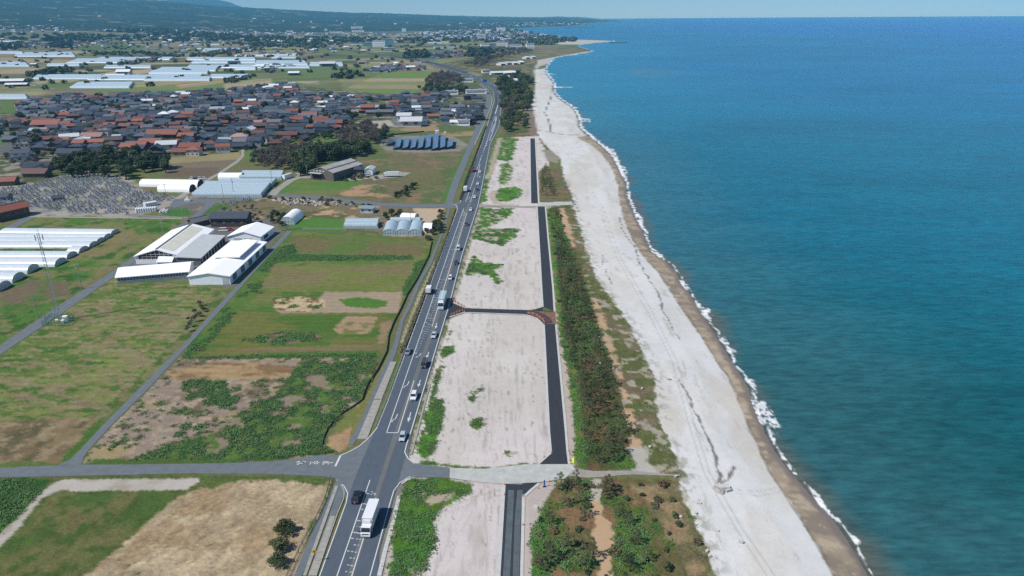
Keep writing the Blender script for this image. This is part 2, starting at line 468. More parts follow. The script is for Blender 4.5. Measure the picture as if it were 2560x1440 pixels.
# big olive field between the two farm roads
paint([(-500,1200),(-500,1000),(0,888),(155,784),(303,682),(320,698),(560,722),(566,742),(470,846),(346,972),(262,1044),(0,1052),(-500,1080)], A(128,130,80), 0.8, 0.8, veg=0.5, mott=[(A(104,116,64),24,0.52,0.2,73,0.6),(A(142,130,96),13,0.52,0.2,71,0.5,6),(A(148,140,104),3.5,0.58,0.12,171,0.5,2),(A(96,116,58),4,0.60,0.08,172,0.8,2),(A(78,110,52),6,0.65,0.06,72,0.95,3)])
paint([(540,722),(566,742),(470,846),(346,972),(262,1044),(225,1044),(330,960),(450,840),(510,760)], A(128,122,88),1.5,1.5,veg=0.6, mott=[(A(84,106,58),5,0.5,0.1,74,0.9)])
paint([(-500,1090),(0,1054),(250,1043),(240,1080),(190,1132),(145,1160),(0,1166),(-500,1170)], A(128,110,82), 0.8, 0.6, veg=0.5, mott=[(A(142,124,92),14,0.50,0.25,75,0.4,5),(A(104,98,70),4,0.58,0.15,76,0.6),(A(158,140,108),2.5,0.6,0.15,276,0.5)])
paint([(250,1042),(262,1046),(222,1105),(160,1158),(150,1152),(190,1110),(232,1062)], A(80,112,52),0.6,0.8,veg=0.8)
paint([(0,1164),(0,1158),(70,1152),(145,1158),(140,1164),(0,1170)], A(96,112,62),0.6,0.6,veg=0.6)
# ploughed field with weeds
paint([(203,1160),(220,1130),(282,1060),(372,975),(450,894),(942,884),(925,955),(905,1000),(845,1048),(808,1085),(800,1118),(840,1135),(700,1152),(358,1160)], A(158,141,126), 0.6, 0.6, veg=0.35, mott=[(A(168,150,112),15,0.6,0.1,81,0.4,4),(A(128,112,92),7,0.62,0.1,82,0.5),(A(70,98,52),4.5,0.70,0.04,83,1.0),(A(74,98,56),1.8,0.66,0.05,183,1.0),(A(178,160,138),2.2,0.62,0.1,184,0.3)])
paint([(420,925),(560,905),(760,915),(790,930),(700,948),(430,948)], A(176,150,110),2,2,veg=0.3, mott=[(A(140,112,82),6,0.5,0.15,84,0.4,3)])
paint([(430,1115),(520,1070),(600,1030),(700,985),(725,930),(760,908),(940,888),(922,958),(902,1000),(842,1045),(805,1085),(800,1118),(830,1132),(700,1150),(358,1158),(380,1135)], A(62,98,52), 0.5, 3.2, veg=1.0, ws=7, mott=[(A(48,80,46),5,0.5,0.12,85,1.0),(A(150,136,114),6,0.59,0.05,86,0.3),(A(92,116,58),3,0.6,0.1,286,0.8)])
paint([(450,948),(560,960),(600,1000),(560,1040),(500,1000)], A(60,92,50), 0.5, 5, amt=1, veg=1.0, ws=6, mott=[(A(150,136,120),6,0.5,0.06,87,0.3)])
paint([(700,1000),(740,985),(790,1000),(760,1010)], A(150,136,118),1,3,veg=0.3)
paint([(205,1161),(240,1148),(700,1148),(700,1152),(358,1161)], A(80,104,54),0.4,0.5,veg=0.8)
# long green field with its bands
paint([(455,892),(490,845),(560,760),(585,740),(640,668),(720,592),(735,578),(1078,604),(1062,650),(1012,738),(962,860),(942,885)], A(100,118,62), 0.6, 0.5, veg=0.5, mott=[(A(120,120,74),22,0.5,0.12,91,0.5,6),(A(84,114,52),12,0.6,0.1,92,0.7)])
paint([(735,592),(1068,606),(1055,640),(960,636),(760,634),(720,612)], A(122,112,76),1.5,1.5,veg=0.45, mott=[(A(98,116,62),20,0.52,0.12,93,0.5,6)])
paint([(660,640),(690,618),(735,612),(745,636),(1030,640),(1028,650),(820,652),(700,655),(640,668)], A(66,110,48),0.5,1.2,veg=1.0)
paint([(640,668),(1000,660),(1050,668),(1012,728),(700,730),(640,722),(600,738)], A(132,124,84),1.5,2,veg=0.45, mott=[(A(116,122,66),18,0.5,0.12,94,0.5,6)])
paint([(1040,655),(1064,648),(1015,742),(998,740)], A(66,112,46),0.6,1,veg=1.0)
paint([(812,729),(1006,730),(996,782),(700,783),(690,776),(780,770),(800,742)], A(172,154,130),0.5,0.3,veg=0.3)
paint([(850,748),(900,742),(965,752),(968,766),(930,771),(860,766)], A(84,122,50),0.8,1,veg=0.7)
paint([(680,748),(740,742),(808,748),(815,768),(760,780),(690,775)], A(206,184,146),0.5,1.5,veg=0.5, mott=[(A(128,92,76),2.5,0.58,0.06,95,0.5),(A(72,104,50),3,0.62,0.06,96,1.0)])
paint([(500,800),(560,765),(690,784),(995,784),(962,862),(945,884),(455,892)], A(82,110,48),0.5,0.5,veg=0.6, mott=[(A(112,112,62),24,0.55,0.12,97,0.5,7)])
paint([(850,800),(870,790),(940,792),(942,812),(920,836),(850,838),(835,824)], A(178,150,120),1,1,veg=0.3, mott=[(A(120,122,74),6,0.62,0.08,98,0.5)])
paint([(950,808),(980,800),(962,860),(945,858)], A(160,138,108),1,1,veg=0.4)
paint([(605,850),(650,838),(700,830),(770,832),(810,844),(790,852),(730,860),(650,858)], A(58,104,48),0.5,1.2,veg=1.0, mott=[(A(136,116,98),3,0.6,0.06,99,0.5)])
paint([(540,876),(700,868),(960,862),(955,876),(700,880)], A(140,122,90),1.2,1,amt=0.8,veg=0.4)
paint([(470,860),(490,845),(560,760),(585,744),(640,668),(680,660),(640,740),(570,800),(530,850),(500,885),(460,892)], A(64,108,48),0.6,2,veg=1.0,mott=[(A(92,116,56),8,0.55,0.1,100,0.7)])
paint([(455,892),(942,884),(936,894),(450,898)], A(60,98,46),0.4,0.6,veg=1.0)
# lower left: grass, gravel strip, straw
paint([(-600,1196),(1000,1198),(820,1194),(680,1188),(279,1189),(0,1195)], A(98,106,66),0.5,0.3,veg=0.5)
paint([(-700,1200),(0,1196),(279,1189),(680,1188),(830,1198),(815,1245),(760,1345),(690,1520),(-700,1560)], A(98,104,60), 0.5, 0.5, veg=0.64, mott=[(A(80,102,50),14,0.5,0.35,101,0.66),(A(116,110,72),7,0.54,0.35,102,0.6),(A(74,94,46),2.5,0.58,0.3,302,0.66)])
paint([(-200,1197),(0,1195),(120,1194),(120,1210),(60,1275),(0,1330),(-200,1480)], A(68,112,50), 0.4, 0.5, veg=1.0, mott=[(A(54,94,44),5,0.5,0.1,103,1.0)])
paint([(120,1216),(150,1200),(250,1198),(510,1196),(490,1210),(466,1226),(150,1226),(112,1240),(60,1300),(0,1368),(-100,1480),(-140,1440),(0,1335),(60,1278)], A(200,192,182), 0.5, 0.6, veg=0.1, mott=[(A(178,168,152),6,0.58,0.3,104,0.2)])
paint([(180,1470),(270,1388),(325,1340),(392,1290),(445,1240),(505,1218),(600,1194),(690,1192),(822,1198),(816,1240),(772,1332),(735,1440),(715,1500)], A(178,160,130), 0.5, 1.5, veg=0.5, mott=[(A(172,148,114),9,0.52,0.3,105,0.5),(A(196,176,144),6,0.6,0.2,106,0.5)])
paint([(500,1190),(680,1190),(822,1197),(815,1214),(690,1200),(600,1204),(530,1224),(505,1216)], A(92,106,60),0.4,1.2,veg=0.8)
_sa = rad(-38)+ (fbm(X, Y, 30, 401, 2)-0.5)*1.3
_us = X*cos(rad(38))-Y*sin(rad(38)); _vs = X*sin(rad(38))+Y*cos(rad(38))
_us = _us+(fbm(X, Y, 20, 402, 3)-0.5)*8; 
COMB = fbm(_us, _vs, 0.6, 403, 4, 2.0)
STRAWM = sstep(sdf(X, Y, [tuple(G(a, b)[:2]) for a, b in [(180,1500),(270,1388),(325,1340),(392,1290),(445,1240),(505,1218),(600,1196),(690,1195),(820,1201),(814,1240),(768,1332),(730,1440),(715,1520)]])/2+0.2)
_cf = 1+(COMB-0.5)*1.1*STRAWM
C[..., :3] *= _cf[..., None]
# verge strips beside the walkway
paint([(812,1118),(848,1050),(905,1005),(935,945),(962,880),(985,870),(970,905),(905,1050),(880,1112),(850,1132)], A(184,152,116),0.4,0.5,veg=0.5, mott=[(A(118,122,70),7,0.55,0.1,107,0.6)])
paint([(905,1000),(960,905),(972,905),(905,1045),(885,1100),(872,1110),(880,1060)], A(126,122,78),0.4,0.4,veg=0.5)
paint([(1000,870),(1030,800),(1060,740),(1095,660),(1128,560),(1140,522),(1152,520),(1104,630),(1080,690),(1050,775),(1015,862),(990,925)], A(96,112,60),0.4,0.5,veg=0.7, mott=[(A(130,112,84),4,0.58,0.1,108,0.5)])
paint([(1018,810),(1045,742),(1088,650),(1094,655),(1050,745),(1020,815),(1008,858),(1000,856)], A(182,170,150),0.3,0.3,veg=0.2)

_ml = 0.5+0.5*np.sin((Y+0.06*X)*2*pi/3.4+(fbm(X, Y, 25, 420, 2)-0.5)*5)
for q in ([(455,892),(585,740),(735,578),(1078,604),(1012,738),(942,885)], [(0,888),(155,784),(303,682),(566,724),(346,972),(262,1044),(0,1052)], [(705,470),(905,402),(1150,378),(1110,510)], [(203,1160),(450,894),(900,890),(700,1000),(420,1110)]):
    mm_ = sstep(sdf(X, Y, [tuple(G(a, b)[:2]) for a, b in q])/4)*sstep((700-R_)/200)
    C[..., :3] *= (1+(_ml-0.5)*0.13*mm_)[..., None]
# --- right of the road: levelled sand lots
paint([(925,1510),(945,1440),(985,1290),(1010,1190),(1100,1196),(1345,1208),(1262,1215),(1245,1510)], A(200,190,180), 0.4, 0.4, veg=0.1)
LOTM = [(A(216,208,200),14,0.52,0.3,111,0.1,40),(A(224,214,211),9,0.56,0.2,112,0.08,50),(A(196,187,181),0.7,0.66,0.25,113,0.1,7),(A(170,158,150),0.45,0.76,0.06,213,0.1,3)]
paint([(1020,1150),(1045,1080),(1080,930),(1112,840),(1128,795),(1165,782),(1318,787),(1345,796),(1360,812),(1376,1080),(1379,1130),(1342,1160),(1312,1162),(1212,1171),(1120,1170),(1040,1160)], SAND, 0.5, 0.4, veg=0.1, mott=LOTM)
paint([(1130,757),(1150,690),(1178,600),(1196,518),(1340,518),(1346,560),(1356,720),(1359,767),(1330,775),(1162,770)], SAND, 0.5, 0.4, veg=0.1, mott=LOTM)
paint([(1205,510),(1232,430),(1262,345),(1345,340),(1358,365),(1372,385),(1372,420),(1345,440),(1347,504),(1420,504),(1440,512),(1330,516),(1205,516)], SAND, 0.6, 0.6, veg=0.1, mott=LOTM)
paint([(1050,1500),(1062,1400),(1080,1300),(1120,1260),(1187,1206),(1262,1212),(1250,1440),(1240,1520)], SAND, 0.5, 0.4, veg=0.1, mott=LOTM+[(A(190,182,172),9,0.64,0.3,114,0.1,24)])
paint([(1300,1520),(1303,1240),(1345,1206),(1440,1195),(1437,1215),(1380,1225),(1350,1290),(1335,1330),(1330,1400),(1338,1520)], A(200,188,180), 0.5, 0.5, veg=0.1)
paint([(1380,512),(1385,600),(1392,700),(1396,780),(1408,860),(1425,930),(1432,1000),(1440,1100),(1440,1165),(1420,1165),(1412,1080),(1387,810),(1362,517)], A(196,184,172), 0.3, 0.4, veg=0.1)
def seaside(px, *a, **k): paint(px, *a, **k)
# weeds on the lots
WM = [(A(70,106,44),3,0.52,0.12,121,1.0)]
def weeds(px, amt=1.0, warp=2.5, col=(88,130,50), hole=0.66, ws=5):
    paint(px, A(*col), 0.35, warp, amt=amt, veg=0.95, ws=ws, mott=WM+[(A(186,176,160),2.6,hole,0.05,122,0.2)])
weeds([(1045,1130),(1072,1000),(1108,998),(1110,1040),(1095,1105),(1085,1135),(1060,1150)],1,1.0,hole=0.8)
weeds([(1100,890),(1106,868),(1133,866),(1135,878),(1116,890),(1104,905)],1,0.8,hole=0.8)
weeds([(1070,1000),(1086,960),(1100,905),(1120,850),(1128,830),(1118,850),(1100,940),(1082,1010)],1,1.2,(110,118,70),0.6)
weeds([(1172,1000),(1178,985),(1190,970),(1222,973),(1205,980),(1190,984),(1182,1004)],1,0.8)
weeds([(1180,1048),(1200,1045),(1207,1062),(1190,1074),(1178,1064)],1,0.8,hole=0.7)
weeds([(1165,695),(1170,650),(1188,641),(1210,655),(1222,658),(1250,662),(1252,668),(1235,676),(1254,702),(1245,712),(1225,690),(1190,684)],1,1.6)
weeds([(1176,600),(1196,520),(1285,520),(1270,545),(1215,570),(1300,570),(1290,592),(1262,615),(1225,608),(1192,600)],1,3.5,hole=0.60)
weeds([(1240,345),(1300,345),(1288,355),(1290,372),(1282,395),(1270,404),(1240,398),(1225,440),(1212,506),(1202,506),(1210,440),(1232,370)],1,2.5,(96,130,58))
weeds([(1250,410),(1270,408),(1282,425),(1275,450),(1262,462),(1245,458)],1,2.5,(104,130,62),0.6)
weeds([(1238,480),(1250,470),(1290,466),(1310,475),(1298,495),(1262,506),(1236,500)],1,1.5,hole=0.72)
weeds([(1040,1160),(1100,1165),(1212,1172),(1225,1168),(1110,1160),(1060,1150)],1,0.7,(92,116,56),0.75)
weeds([(1255,1130),(1290,1128),(1297,1134),(1272,1140)],1,1.0)
weeds([(1260,1163),(1318,1157),(1320,1161),(1270,1166)],1,0.6,(90,116,56))
weeds([(965,1470),(990,1300),(1000,1240),(1015,1200),(1100,1196),(1187,1206),(1178,1228),(1130,1262),(1095,1285),(1078,1310),(1082,1352),(1068,1400),(1055,1470)],1,1.5,(86,120,46),0.72)
paint([(1012,1380),(1030,1290),(1065,1280),(1078,1320),(1080,1352),(1066,1400),(1040,1425),(1005,1420)],A(70,126,36),0.4,1.5,veg=1.0)
paint([(1060,1252),(1080,1240),(1130,1235),(1110,1250),(1070,1262)],A(184,172,150),0.5,1.2,veg=0.2)
# kerb gravel between the highway and the lots
paint([(945,1520),(957,1440),(985,1300),(1000,1240),(1012,1210),(1002,1208),(985,1235),(968,1290),(945,1400),(925,1520)], A(140,138,128),0.4,0.3,veg=0.3)
paint([(1030,1145),(1048,1080),(1062,1020),(1095,880),(1135,760),(1165,660),(1200,520),(1195,520),(1160,640),(1120,780),(1085,900),(1050,1020),(1033,1080),(1022,1140)], A(176,168,154),0.4,0.5,veg=0.2, mott=[(A(104,110,72),3,0.52,0.1,123,0.7)])

# --- windbreak strip, dune scrub and sand path
paint([(1366,520),(1400,512),(1432,512),(1447,560),(1466,622),(1487,685),(1517,735),(1547,775),(1577,815),(1592,847),(1614,897),(1640,945),(1643,1041),(1675,1110),(1712,1187),(1650,1190),(1600,1172),(1500,1182),(1437,1172),(1440,1100),(1432,1000),(1422,930),(1402,860),(1392,780),(1380,690),(1372,600)], A(124,112,84), 0.8, 1.0, veg=0.7, mott=[(A(96,102,62),10,0.5,0.12,131,0.8),(A(176,168,150),3,0.64,0.06,132,0.2)])
paint([(1366,522),(1398,516),(1412,560),(1436,620),(1450,660),(1472,735),(1490,800),(1512,870),(1532,930),(1552,1000),(1577,1080),(1592,1150),(1588,1170),(1500,1178),(1445,1168),(1436,1060),(1425,980),(1420,930),(1402,860),(1392,780),(1385,690),(1375,600)], A(84,90,52), 0.6, 0.8, veg=1.0, mott=[(A(112,94,64),5,0.55,0.1,133,0.8),(A(90,124,48),9,0.62,0.08,134,1.0)])
paint([(1366,522),(1378,520),(1388,600),(1396,690),(1404,780),(1416,860),(1440,900),(1445,935),(1436,945),(1450,1010),(1458,1060),(1462,1168),(1440,1165),(1436,1060),(1425,980),(1420,930),(1402,860),(1390,780),(1383,690),(1372,600)], A(88,128,48), 0.4, 1.2, veg=1.0, mott=[(A(120,116,74),5,0.6,0.08,135,0.8)])
for q in ([(1399,520),(1408,520),(1424,560),(1438,620),(1428,618),(1412,580)], [(1480,745),(1494,748),(1500,775),(1486,775)], [(1488,780),(1506,782),(1518,825),(1502,822)], [(1503,838),(1524,842),(1537,880),(1520,880)], [(1521,884),(1544,890),(1552,922),(1535,920)], [(1536,930),(1549,930),(1553,945),(1540,942)], [(1548,968),(1564,972),(1572,1004),(1555,1000)], [(1558,1018),(1580,1022),(1590,1070),(1568,1066)], [(1572,1094),(1606,1096),(1606,1120),(1578,1120)], [(1474,1252),(1503,1252),(1506,1290),(1528,1305),(1532,1350),(1522,1385),(1530,1450),(1500,1450),(1500,1400),(1478,1350),(1486,1300),(1476,1280)]):
    paint(q, PATH, 0.8, 1.6, veg=0.1, ws=2, mott=[(A(190,160,128),2,0.55,0.2,137,0.1)])
paint([(1565,1120),(1610,1118),(1625,1160),(1660,1186),(1560,1180),(1595,1160)], A(196,190,180),1,1.5,veg=0.1)
# lower scrub block
paint([(1340,1530),(1330,1400),(1336,1330),(1350,1290),(1380,1225),(1395,1205),(1440,1196),(1700,1198),(1718,1263),(1750,1323),(1774,1384),(1785,1450),(1800,1530)], A(112,106,68), 0.6, 0.8, veg=0.85, mott=[(A(84,104,50),9,0.5,0.12,141,1.0),(A(146,118,86),7,0.6,0.1,142,0.7)])
paint([(1570,1210),(1690,1205),(1710,1265),(1742,1330),(1765,1400),(1770,1440),(1720,1440),(1660,1330),(1610,1250)], A(160,138,104), 1, 2, veg=0.7, mott=[(A(124,116,80),6,0.55,0.12,143,0.8)])
paint([(1332,1460),(1330,1345),(1345,1290),(1366,1270),(1370,1300),(1362,1370),(1380,1470)], A(80,134,38), 0.5, 1, veg=1.0)
paint([(1532,1330),(1590,1260),(1630,1330),(1640,1440),(1560,1440)], A(84,116,46), 2, 3, amt=0.8, veg=1.0)
for q in ([(1474,1200),(1502,1198),(1500,1252),(1478,1252)], [(1474,1252),(1503,1252),(1506,1290),(1528,1305),(1532,1350),(1522,1385),(1530,1460),(1495,1460),(1500,1400),(1478,1350),(1486,1300),(1476,1280)]):
    paint(q, PATH if q[0][1] > 1201 else A(196,188,176), 0.5, 1.0, veg=0.05)
# pine knoll by the upper lot
paint([(1345,430),(1362,414),(1395,420),(1412,450),(1432,490),(1430,503),(1350,506)], A(132,114,86), 0.8, 1.2, veg=0.6, mott=[(A(98,106,62),8,0.55,0.12,145,0.8)])
paint([(1355,375),(1385,372),(1400,395),(1392,408),(1368,402)], A(160,152,136),1.5,2,veg=0.3)
paint([(1348,345),(1366,345),(1372,362),(1358,365)], A(140,122,104),1.5,2,veg=0.5)
paint([(1300,260),(1345,262),(1345,338),(1325,338),(1318,300)], A(140,126,108),2,3,veg=0.4)

# --- beach: everything within reach of the sea
inl = [(1335,175),(1338,210),(1335,240),(1330,262),(1338,300),(1345,335),(1350,345),(1366,365),(1400,395),(1405,415),(1412,450),(1432,490),(1432,512),(1447,560),(1466,622),(1487,685),(1517,735),(1547,775),(1577,815),(1592,847),(1614,897),(1640,945),(1643,1041),(1675,1110),(1712,1187),(1700,1199),(1718,1263),(1750,1323),(1774,1384),(1785,1450),(1830,1600)]
shore_near = [p for p in SHORE_PX if p[1] > 150]
BEACH_POLY = [tuple(G(a, b)[:2]) for a, b in inl]+[(x+60*0, y) for x, y in [(flat(a, b, SEA_Z).x+45, flat(a, b, SEA_Z).y) for a, b in shore_near]]
BMOT = [(A(222,217,208),22,0.52,0.3,151,0.05,60),(A(232,232,230),9,0.56,0.2,152,0.05,30),(A(212,208,202),2.0,0.70,0.08,153,0.1,10)]
paint(None, BEACH, 0.5, 1.2, veg=0.05, mott=BMOT, world=BEACH_POLY)
for q in ([(1382,92),(1440,98),(1532,101.8),(1532,103.6),(1490,107),(1452,112),(1400,112),(1385,104)], [(1345,150),(1400,139),(1470,128),(1481,127),(1470,131.5),(1396,143),(1370,158),(1350,165),(1335,178)], [(1273,73),(1287,71.2),(1320,69.5),(1340,68),(1285,70),(1265,72)]):
    paint(q, A(206,200,188), 3, 3, veg=0.05)
# trampled dune edge
edge_l = [tuple(G(a, b)[:2]) for a, b in inl[10:]]
dl = pldist(X, Y, edge_l)
sp = sstep((5-dl)/4)*sstep((fbm(X, Y, 1.6, 155, 4)-0.52)*14)*(R_ < 700)
blend(sp*0.5, A(140, 136, 112), 0.5)
# wet sand, wrack lines and dark swash
wl = [tuple(flat(a, b, -0.9)[:2]) for a, b in [(2180,1600),(2084,1440),(2048,1368),(1984,1271),(1923,1174),(1871,1061),(1822,940),(1800,915),(1762,852),(1730,805),(1680,735),(1650,685),(1600,632),(1576,585),(1560,548),(1550,500),(1545,460),(1530,420),(1505,385),(1478,362),(1440,345)]]
WET = wl+[tuple(flat(a+30, b, SEA_Z)[:2]) for a, b in [(1462,332),(1526,385),(1563,455),(1582,530),(1612,600),(1668,656),(1722,732),(1800,858),(1862,955),(1893,1035),(1938,1130),(2008,1216),(2085,1303),(2170,1440),(2275,1620)]]
paint(None, A(176,160,138), 0.6, 0.8, veg=0.0, world=WET, mott=[(A(150,137,122),9,0.55,0.14,156,0.0,4),(A(196,180,156),4,0.62,0.1,159,0.0,2)])
blend(sstep((2.6-SD+(N3-0.5)*2)/2)*sstep((SD+40)/20)*(R_ < 1500), A(138, 126, 120), 0.0)
dw = pldist(X, Y, wl)
blend(sstep((0.55-dw+ (fbm(X,Y,6,157,3)-0.5)*1.2)/0.5)*0.6*(R_ < 500), A(120, 108, 96))
for line, wd in (([(1548,540),(1560,575),(1590,620),(1597,655),(1612,680),(1640,720),(1652,752),(1655,770)], 0.5), ([(1655,770),(1672,800),(1685,825),(1700,843)], 0.4),
                 ([(1700,945),(1722,985),(1742,1030),(1765,1075),(1778,1105),(1792,1140),(1803,1180),(1800,1205),(1793,1218)], 0.55), ([(1790,1200),(1812,1205),(1830,1180),(1836,1165)], 0.5),
                 ([(1505,625),(1510,660),(1520,690),(1530,710)], 0.35), ([(1405,430),(1402,445),(1415,470),(1430,500),(1450,530)], 0.6), ([(1380,210),(1378,240),(1370,262),(1362,280),(1372,300),(1378,330)], 1.2), ([(1345,325),(1400,335),(1430,337),(1450,334)], 0.9)):
    q = [tuple(G(a, b)[:2]) for a, b in line]
    d_ = pldist(X+(fbm(X, Y, 5, 160, 3)-0.5)*2.2, Y, q)
    blend(sstep((wd*0.8-d_+(fbm(X, Y, 2.5, 158, 4)-0.42)*0.9)/0.4)*0.85, A(104, 96, 86), 0.3)
# wheel tracks on the beach and in the lots
for k, line in enumerate([[(1845,1222),(1890,1225),(1945,1210)], [(1845,1230),(1895,1236),(1950,1222)], [(1440,420),(1500,520),(1540,640),(1620,780),(1680,900),(1720,1050),(1760,1180),(1840,1320),(1920,1440)],
                          [(1448,420),(1508,520),(1550,640),(1632,780),(1692,900),(1734,1050),(1775,1180),(1856,1320),(1940,1440)], [(1215,445),(1228,430),(1235,400),(1240,380),(1250,345)], [(1236,478),(1228,490),(1240,508),(1290,514)]]):
    q = [tuple(G(a, b)[:2]) for a, b in line]
    d_ = pldist(X, Y, q)
    if k < 4: blend(sstep((0.35-d_)/0.3)*0.35, A(160, 154, 146))
    else: blend(sstep((2.6-d_)/1.2)*0.9, A(192, 176, 158), 0.1)

for px_l in ([(1200,1150),(1215,1000),(1222,860),(1228,800)], [(1215,1150),(1229,1000),(1235,860),(1240,800)], [(1290,1140),(1300,1000),(1300,850),(1290,800)], [(1120,1260),(1200,1230),(1262,1216)], [(1125,1275),(1205,1243),(1262,1228)], [(1100,1440),(1140,1330),(1190,1250),(1230,1215)], [(1150,1130),(1160,1000),(1180,870),(1230,800),(1320,795)], [(1250,760),(1262,650),(1280,560),(1300,525)], [(1262,760),(1273,650),(1290,560),(1310,525)], [(1290,500),(1300,420),(1310,345)], [(1210,1120),(1260,1138),(1330,1140)]):
    q = [tuple(G(a, b)[:2]) for a, b in px_l]
    d_ = pldist(X, Y, q)
    for o_ in (0.9,):
        blend(sstep((0.30-np.abs(d_-o_))/0.25)*0.35*(fbm(X, Y, 3, 410, 2) > 0.42), A(176, 166, 158))
# relief
Z = np.where(R_ > 2400, H_far(X, Y), 0.0)*np.clip(SD/500, 0, 1)
beachy = sdf(X, Y, BEACH_POLY)
prof = np.interp(SD, [-60, -12, 0, 10, 14, 30, 60], [-8, -2.6, SEA_Z, -0.75, -0.35, -0.12, 0])
Z = Z+prof
vg = np.clip(C[..., 3], 0, 1)
near = sstep((520-R_)/200)
Z = Z+near*np.maximum(vg-0.55, 0)/0.45*(fbm(X, Y, 1.7, 201, 3)-0.35)*0.85
Z = Z+STRAWM*(COMB-0.5)*0.5
Z = Z+near*(beachy > 0)*sstep((SD-14)/8)*((fbm(X, Y, 9, 202, 4)-0.5)*0.5+(N3-0.5)*0.12)
hills_n = fbm(X, Y, 700, 203, 4)-0.5
Z = Z+fo*hills_n*38*sstep((SD-200)/600)+fo*(fbm(X, Y, 45, 204, 3)-0.5)*16
# ------------------------------------------------------------------ roads (sheets a little above the ground, traced on the ground plane)
ROADS = []
def rs(pts, n):
    P = [Vector(p) for p in pts]
    L_ = [0]
    for a, b in zip(P, P[1:]): L_.append(L_[-1]+(b-a).length)
    out = []
    for i in range(n):
        t = L_[-1]*i/(n-1)
        k = 0
        while k < len(L_)-2 and L_[k+1] < t: k += 1
        f = (t-L_[k])/max(L_[k+1]-L_[k], 1e-9)
        out.append(P[k].lerp(P[k+1], f))
    return out
def edge(px, z=0.0): return [G(a, b) for a, b in px]
def clear(poly, depth=0.06, grow=0.7):
    """sink the terrain a little under a laid surface"""
    xs = [p[0] for p in poly]; ys = [p[1] for p in poly]
    sel = (X > min(xs)-3) & (X < max(xs)+3) & (Y > min(ys)-3) & (Y < max(ys)+3)
    if not sel.any(): return
    d = sdf(X[sel], Y[sel], poly)
    g = grow+0.004*R_[sel]
    z = Z[sel]; z = np.where(d > -g, np.minimum(z, -depth), z); Z[sel] = z
def strip(mb, left, right, z, m, n=None, do_clear=True):
    n = n or max(len(left), len(right))*3
    a, b = rs([(p[0], p[1], 0) for p in left], n), rs([(p[0], p[1], 0) for p in right], n)
    vs = [(p.x, p.y, z) for p in a]+[(p.x, p.y, z) for p in b]
    mb.add(vs, [(i, n+i, n+i+1, i+1) for i in range(n-1)], m)
    if do_clear: clear([(p.x, p.y) for p in a]+[(p.x, p.y) for p in reversed(b)])
def sheet(mb, pts, z, m, do_clear=True):
    P = [Vector((p[0], p[1], 0)) for p in pts]
    tr = tessellate_polygon([P])
    out = []
    for t in tr:
        a, b, c = (P[i] for i in t)
        out.append(t if (b-a).cross(c-a).z > 0 else (t[0], t[2], t[1]))
    mb.add([(p.x, p.y, z) for p in P], out, m)
    if do_clear: clear([(p.x, p.y) for p in P])
def ribbon(mb, line, w, z, m, offs=0.0, dash=None, do_clear=False):
    """constant width strip along a world polyline"""
    P = [Vector((p[0], p[1], 0)) for p in line]
    Ln = sum((b-a).length for a, b in zip(P, P[1:]))
    n = max(int(Ln/3), len(P)*2, 4)
    Q = rs(P, n)
    L1, R1 = [], []
    for i, p in enumerate(Q):
        t = (Q[min(i+1, n-1)]-Q[max(i-1, 0)]).normalized()
        s = Vector((-t.y, t.x, 0))
        L1.append(p+s*(offs+w/2)); R1.append(p+s*(offs-w/2))
    if not dash:
        vs = [(p.x, p.y, z) for p in L1]+[(p.x, p.y, z) for p in R1]
        mb.add(vs, [(i, n+i, n+i+1, i+1) for i in range(n-1)], m)
        if do_clear: clear([(p.x, p.y) for p in L1]+[(p.x, p.y) for p in reversed(R1)])
    else:
        on, off = dash
        t = 0
        while t+on < Ln:
            ks = rs(P, 2) if False else None
            f0, f1 = t/Ln*(n-1), (t+on)/Ln*(n-1)
            def at(Lx, f):
                k = min(int(f), n-2); return Lx[k].lerp(Lx[k+1], f-k)
            a, b, c, d = at(L1, f0), at(R1, f0), at(R1, f1), at(L1, f1)
            mb.add([(p.x, p.y, z) for p in (a, b, c, d)], [(0, 1, 2, 3)], m)
            t += on+off
M_ASPH = mat('asphalt highway', A(93,104,117), 0.9, noise=0.07, scale=0.8, streak=(1, 0.3, 1))
M_LANE = mat('asphalt worn lane', A(118,121,120), 0.9, noise=0.07, scale=0.8)
M_OLD = mat('asphalt old', A(118,126,132), 0.92, noise=0.1, scale=0.5)
M_NEW = mat('asphalt fresh', A(60,63,70), 0.85, noise=0.12, scale=0.7, streak=(3, 0.15, 1))
M_NEWT = mat('asphalt dusty tracks', A(98,108,114), 0.9, noise=0.15, scale=0.6)
M_PAINT = mat('road paint', A(232,232,232), 0.7, noise=0.1, scale=2.0)
M_WORN = mat('road paint worn', A(196,200,200), 0.8, noise=0.3, scale=1.6)
M_CONC = mat('concrete', A(176,174,166), 0.9, noise=0.12, scale=0.7)
M_CONCW = mat('concrete pale', A(214,214,210), 0.9, noise=0.08, scale=0.7)
M_CONCD = mat('concrete joint dark', A(84,84,80), 0.9, noise=0.1, scale=0.7)
M_GRAV = mat('gravel pale', A(200,203,198), 0.95, noise=0.12, scale=0.5, bump=0.3)
M_TRACK = mat('gravel track', A(170,166,156), 0.95, noise=0.12, scale=0.5, bump=0.3)
M_RUST = mat('rust steel plate', A(142,108,88), 0.8, noise=0.25, scale=0.5)

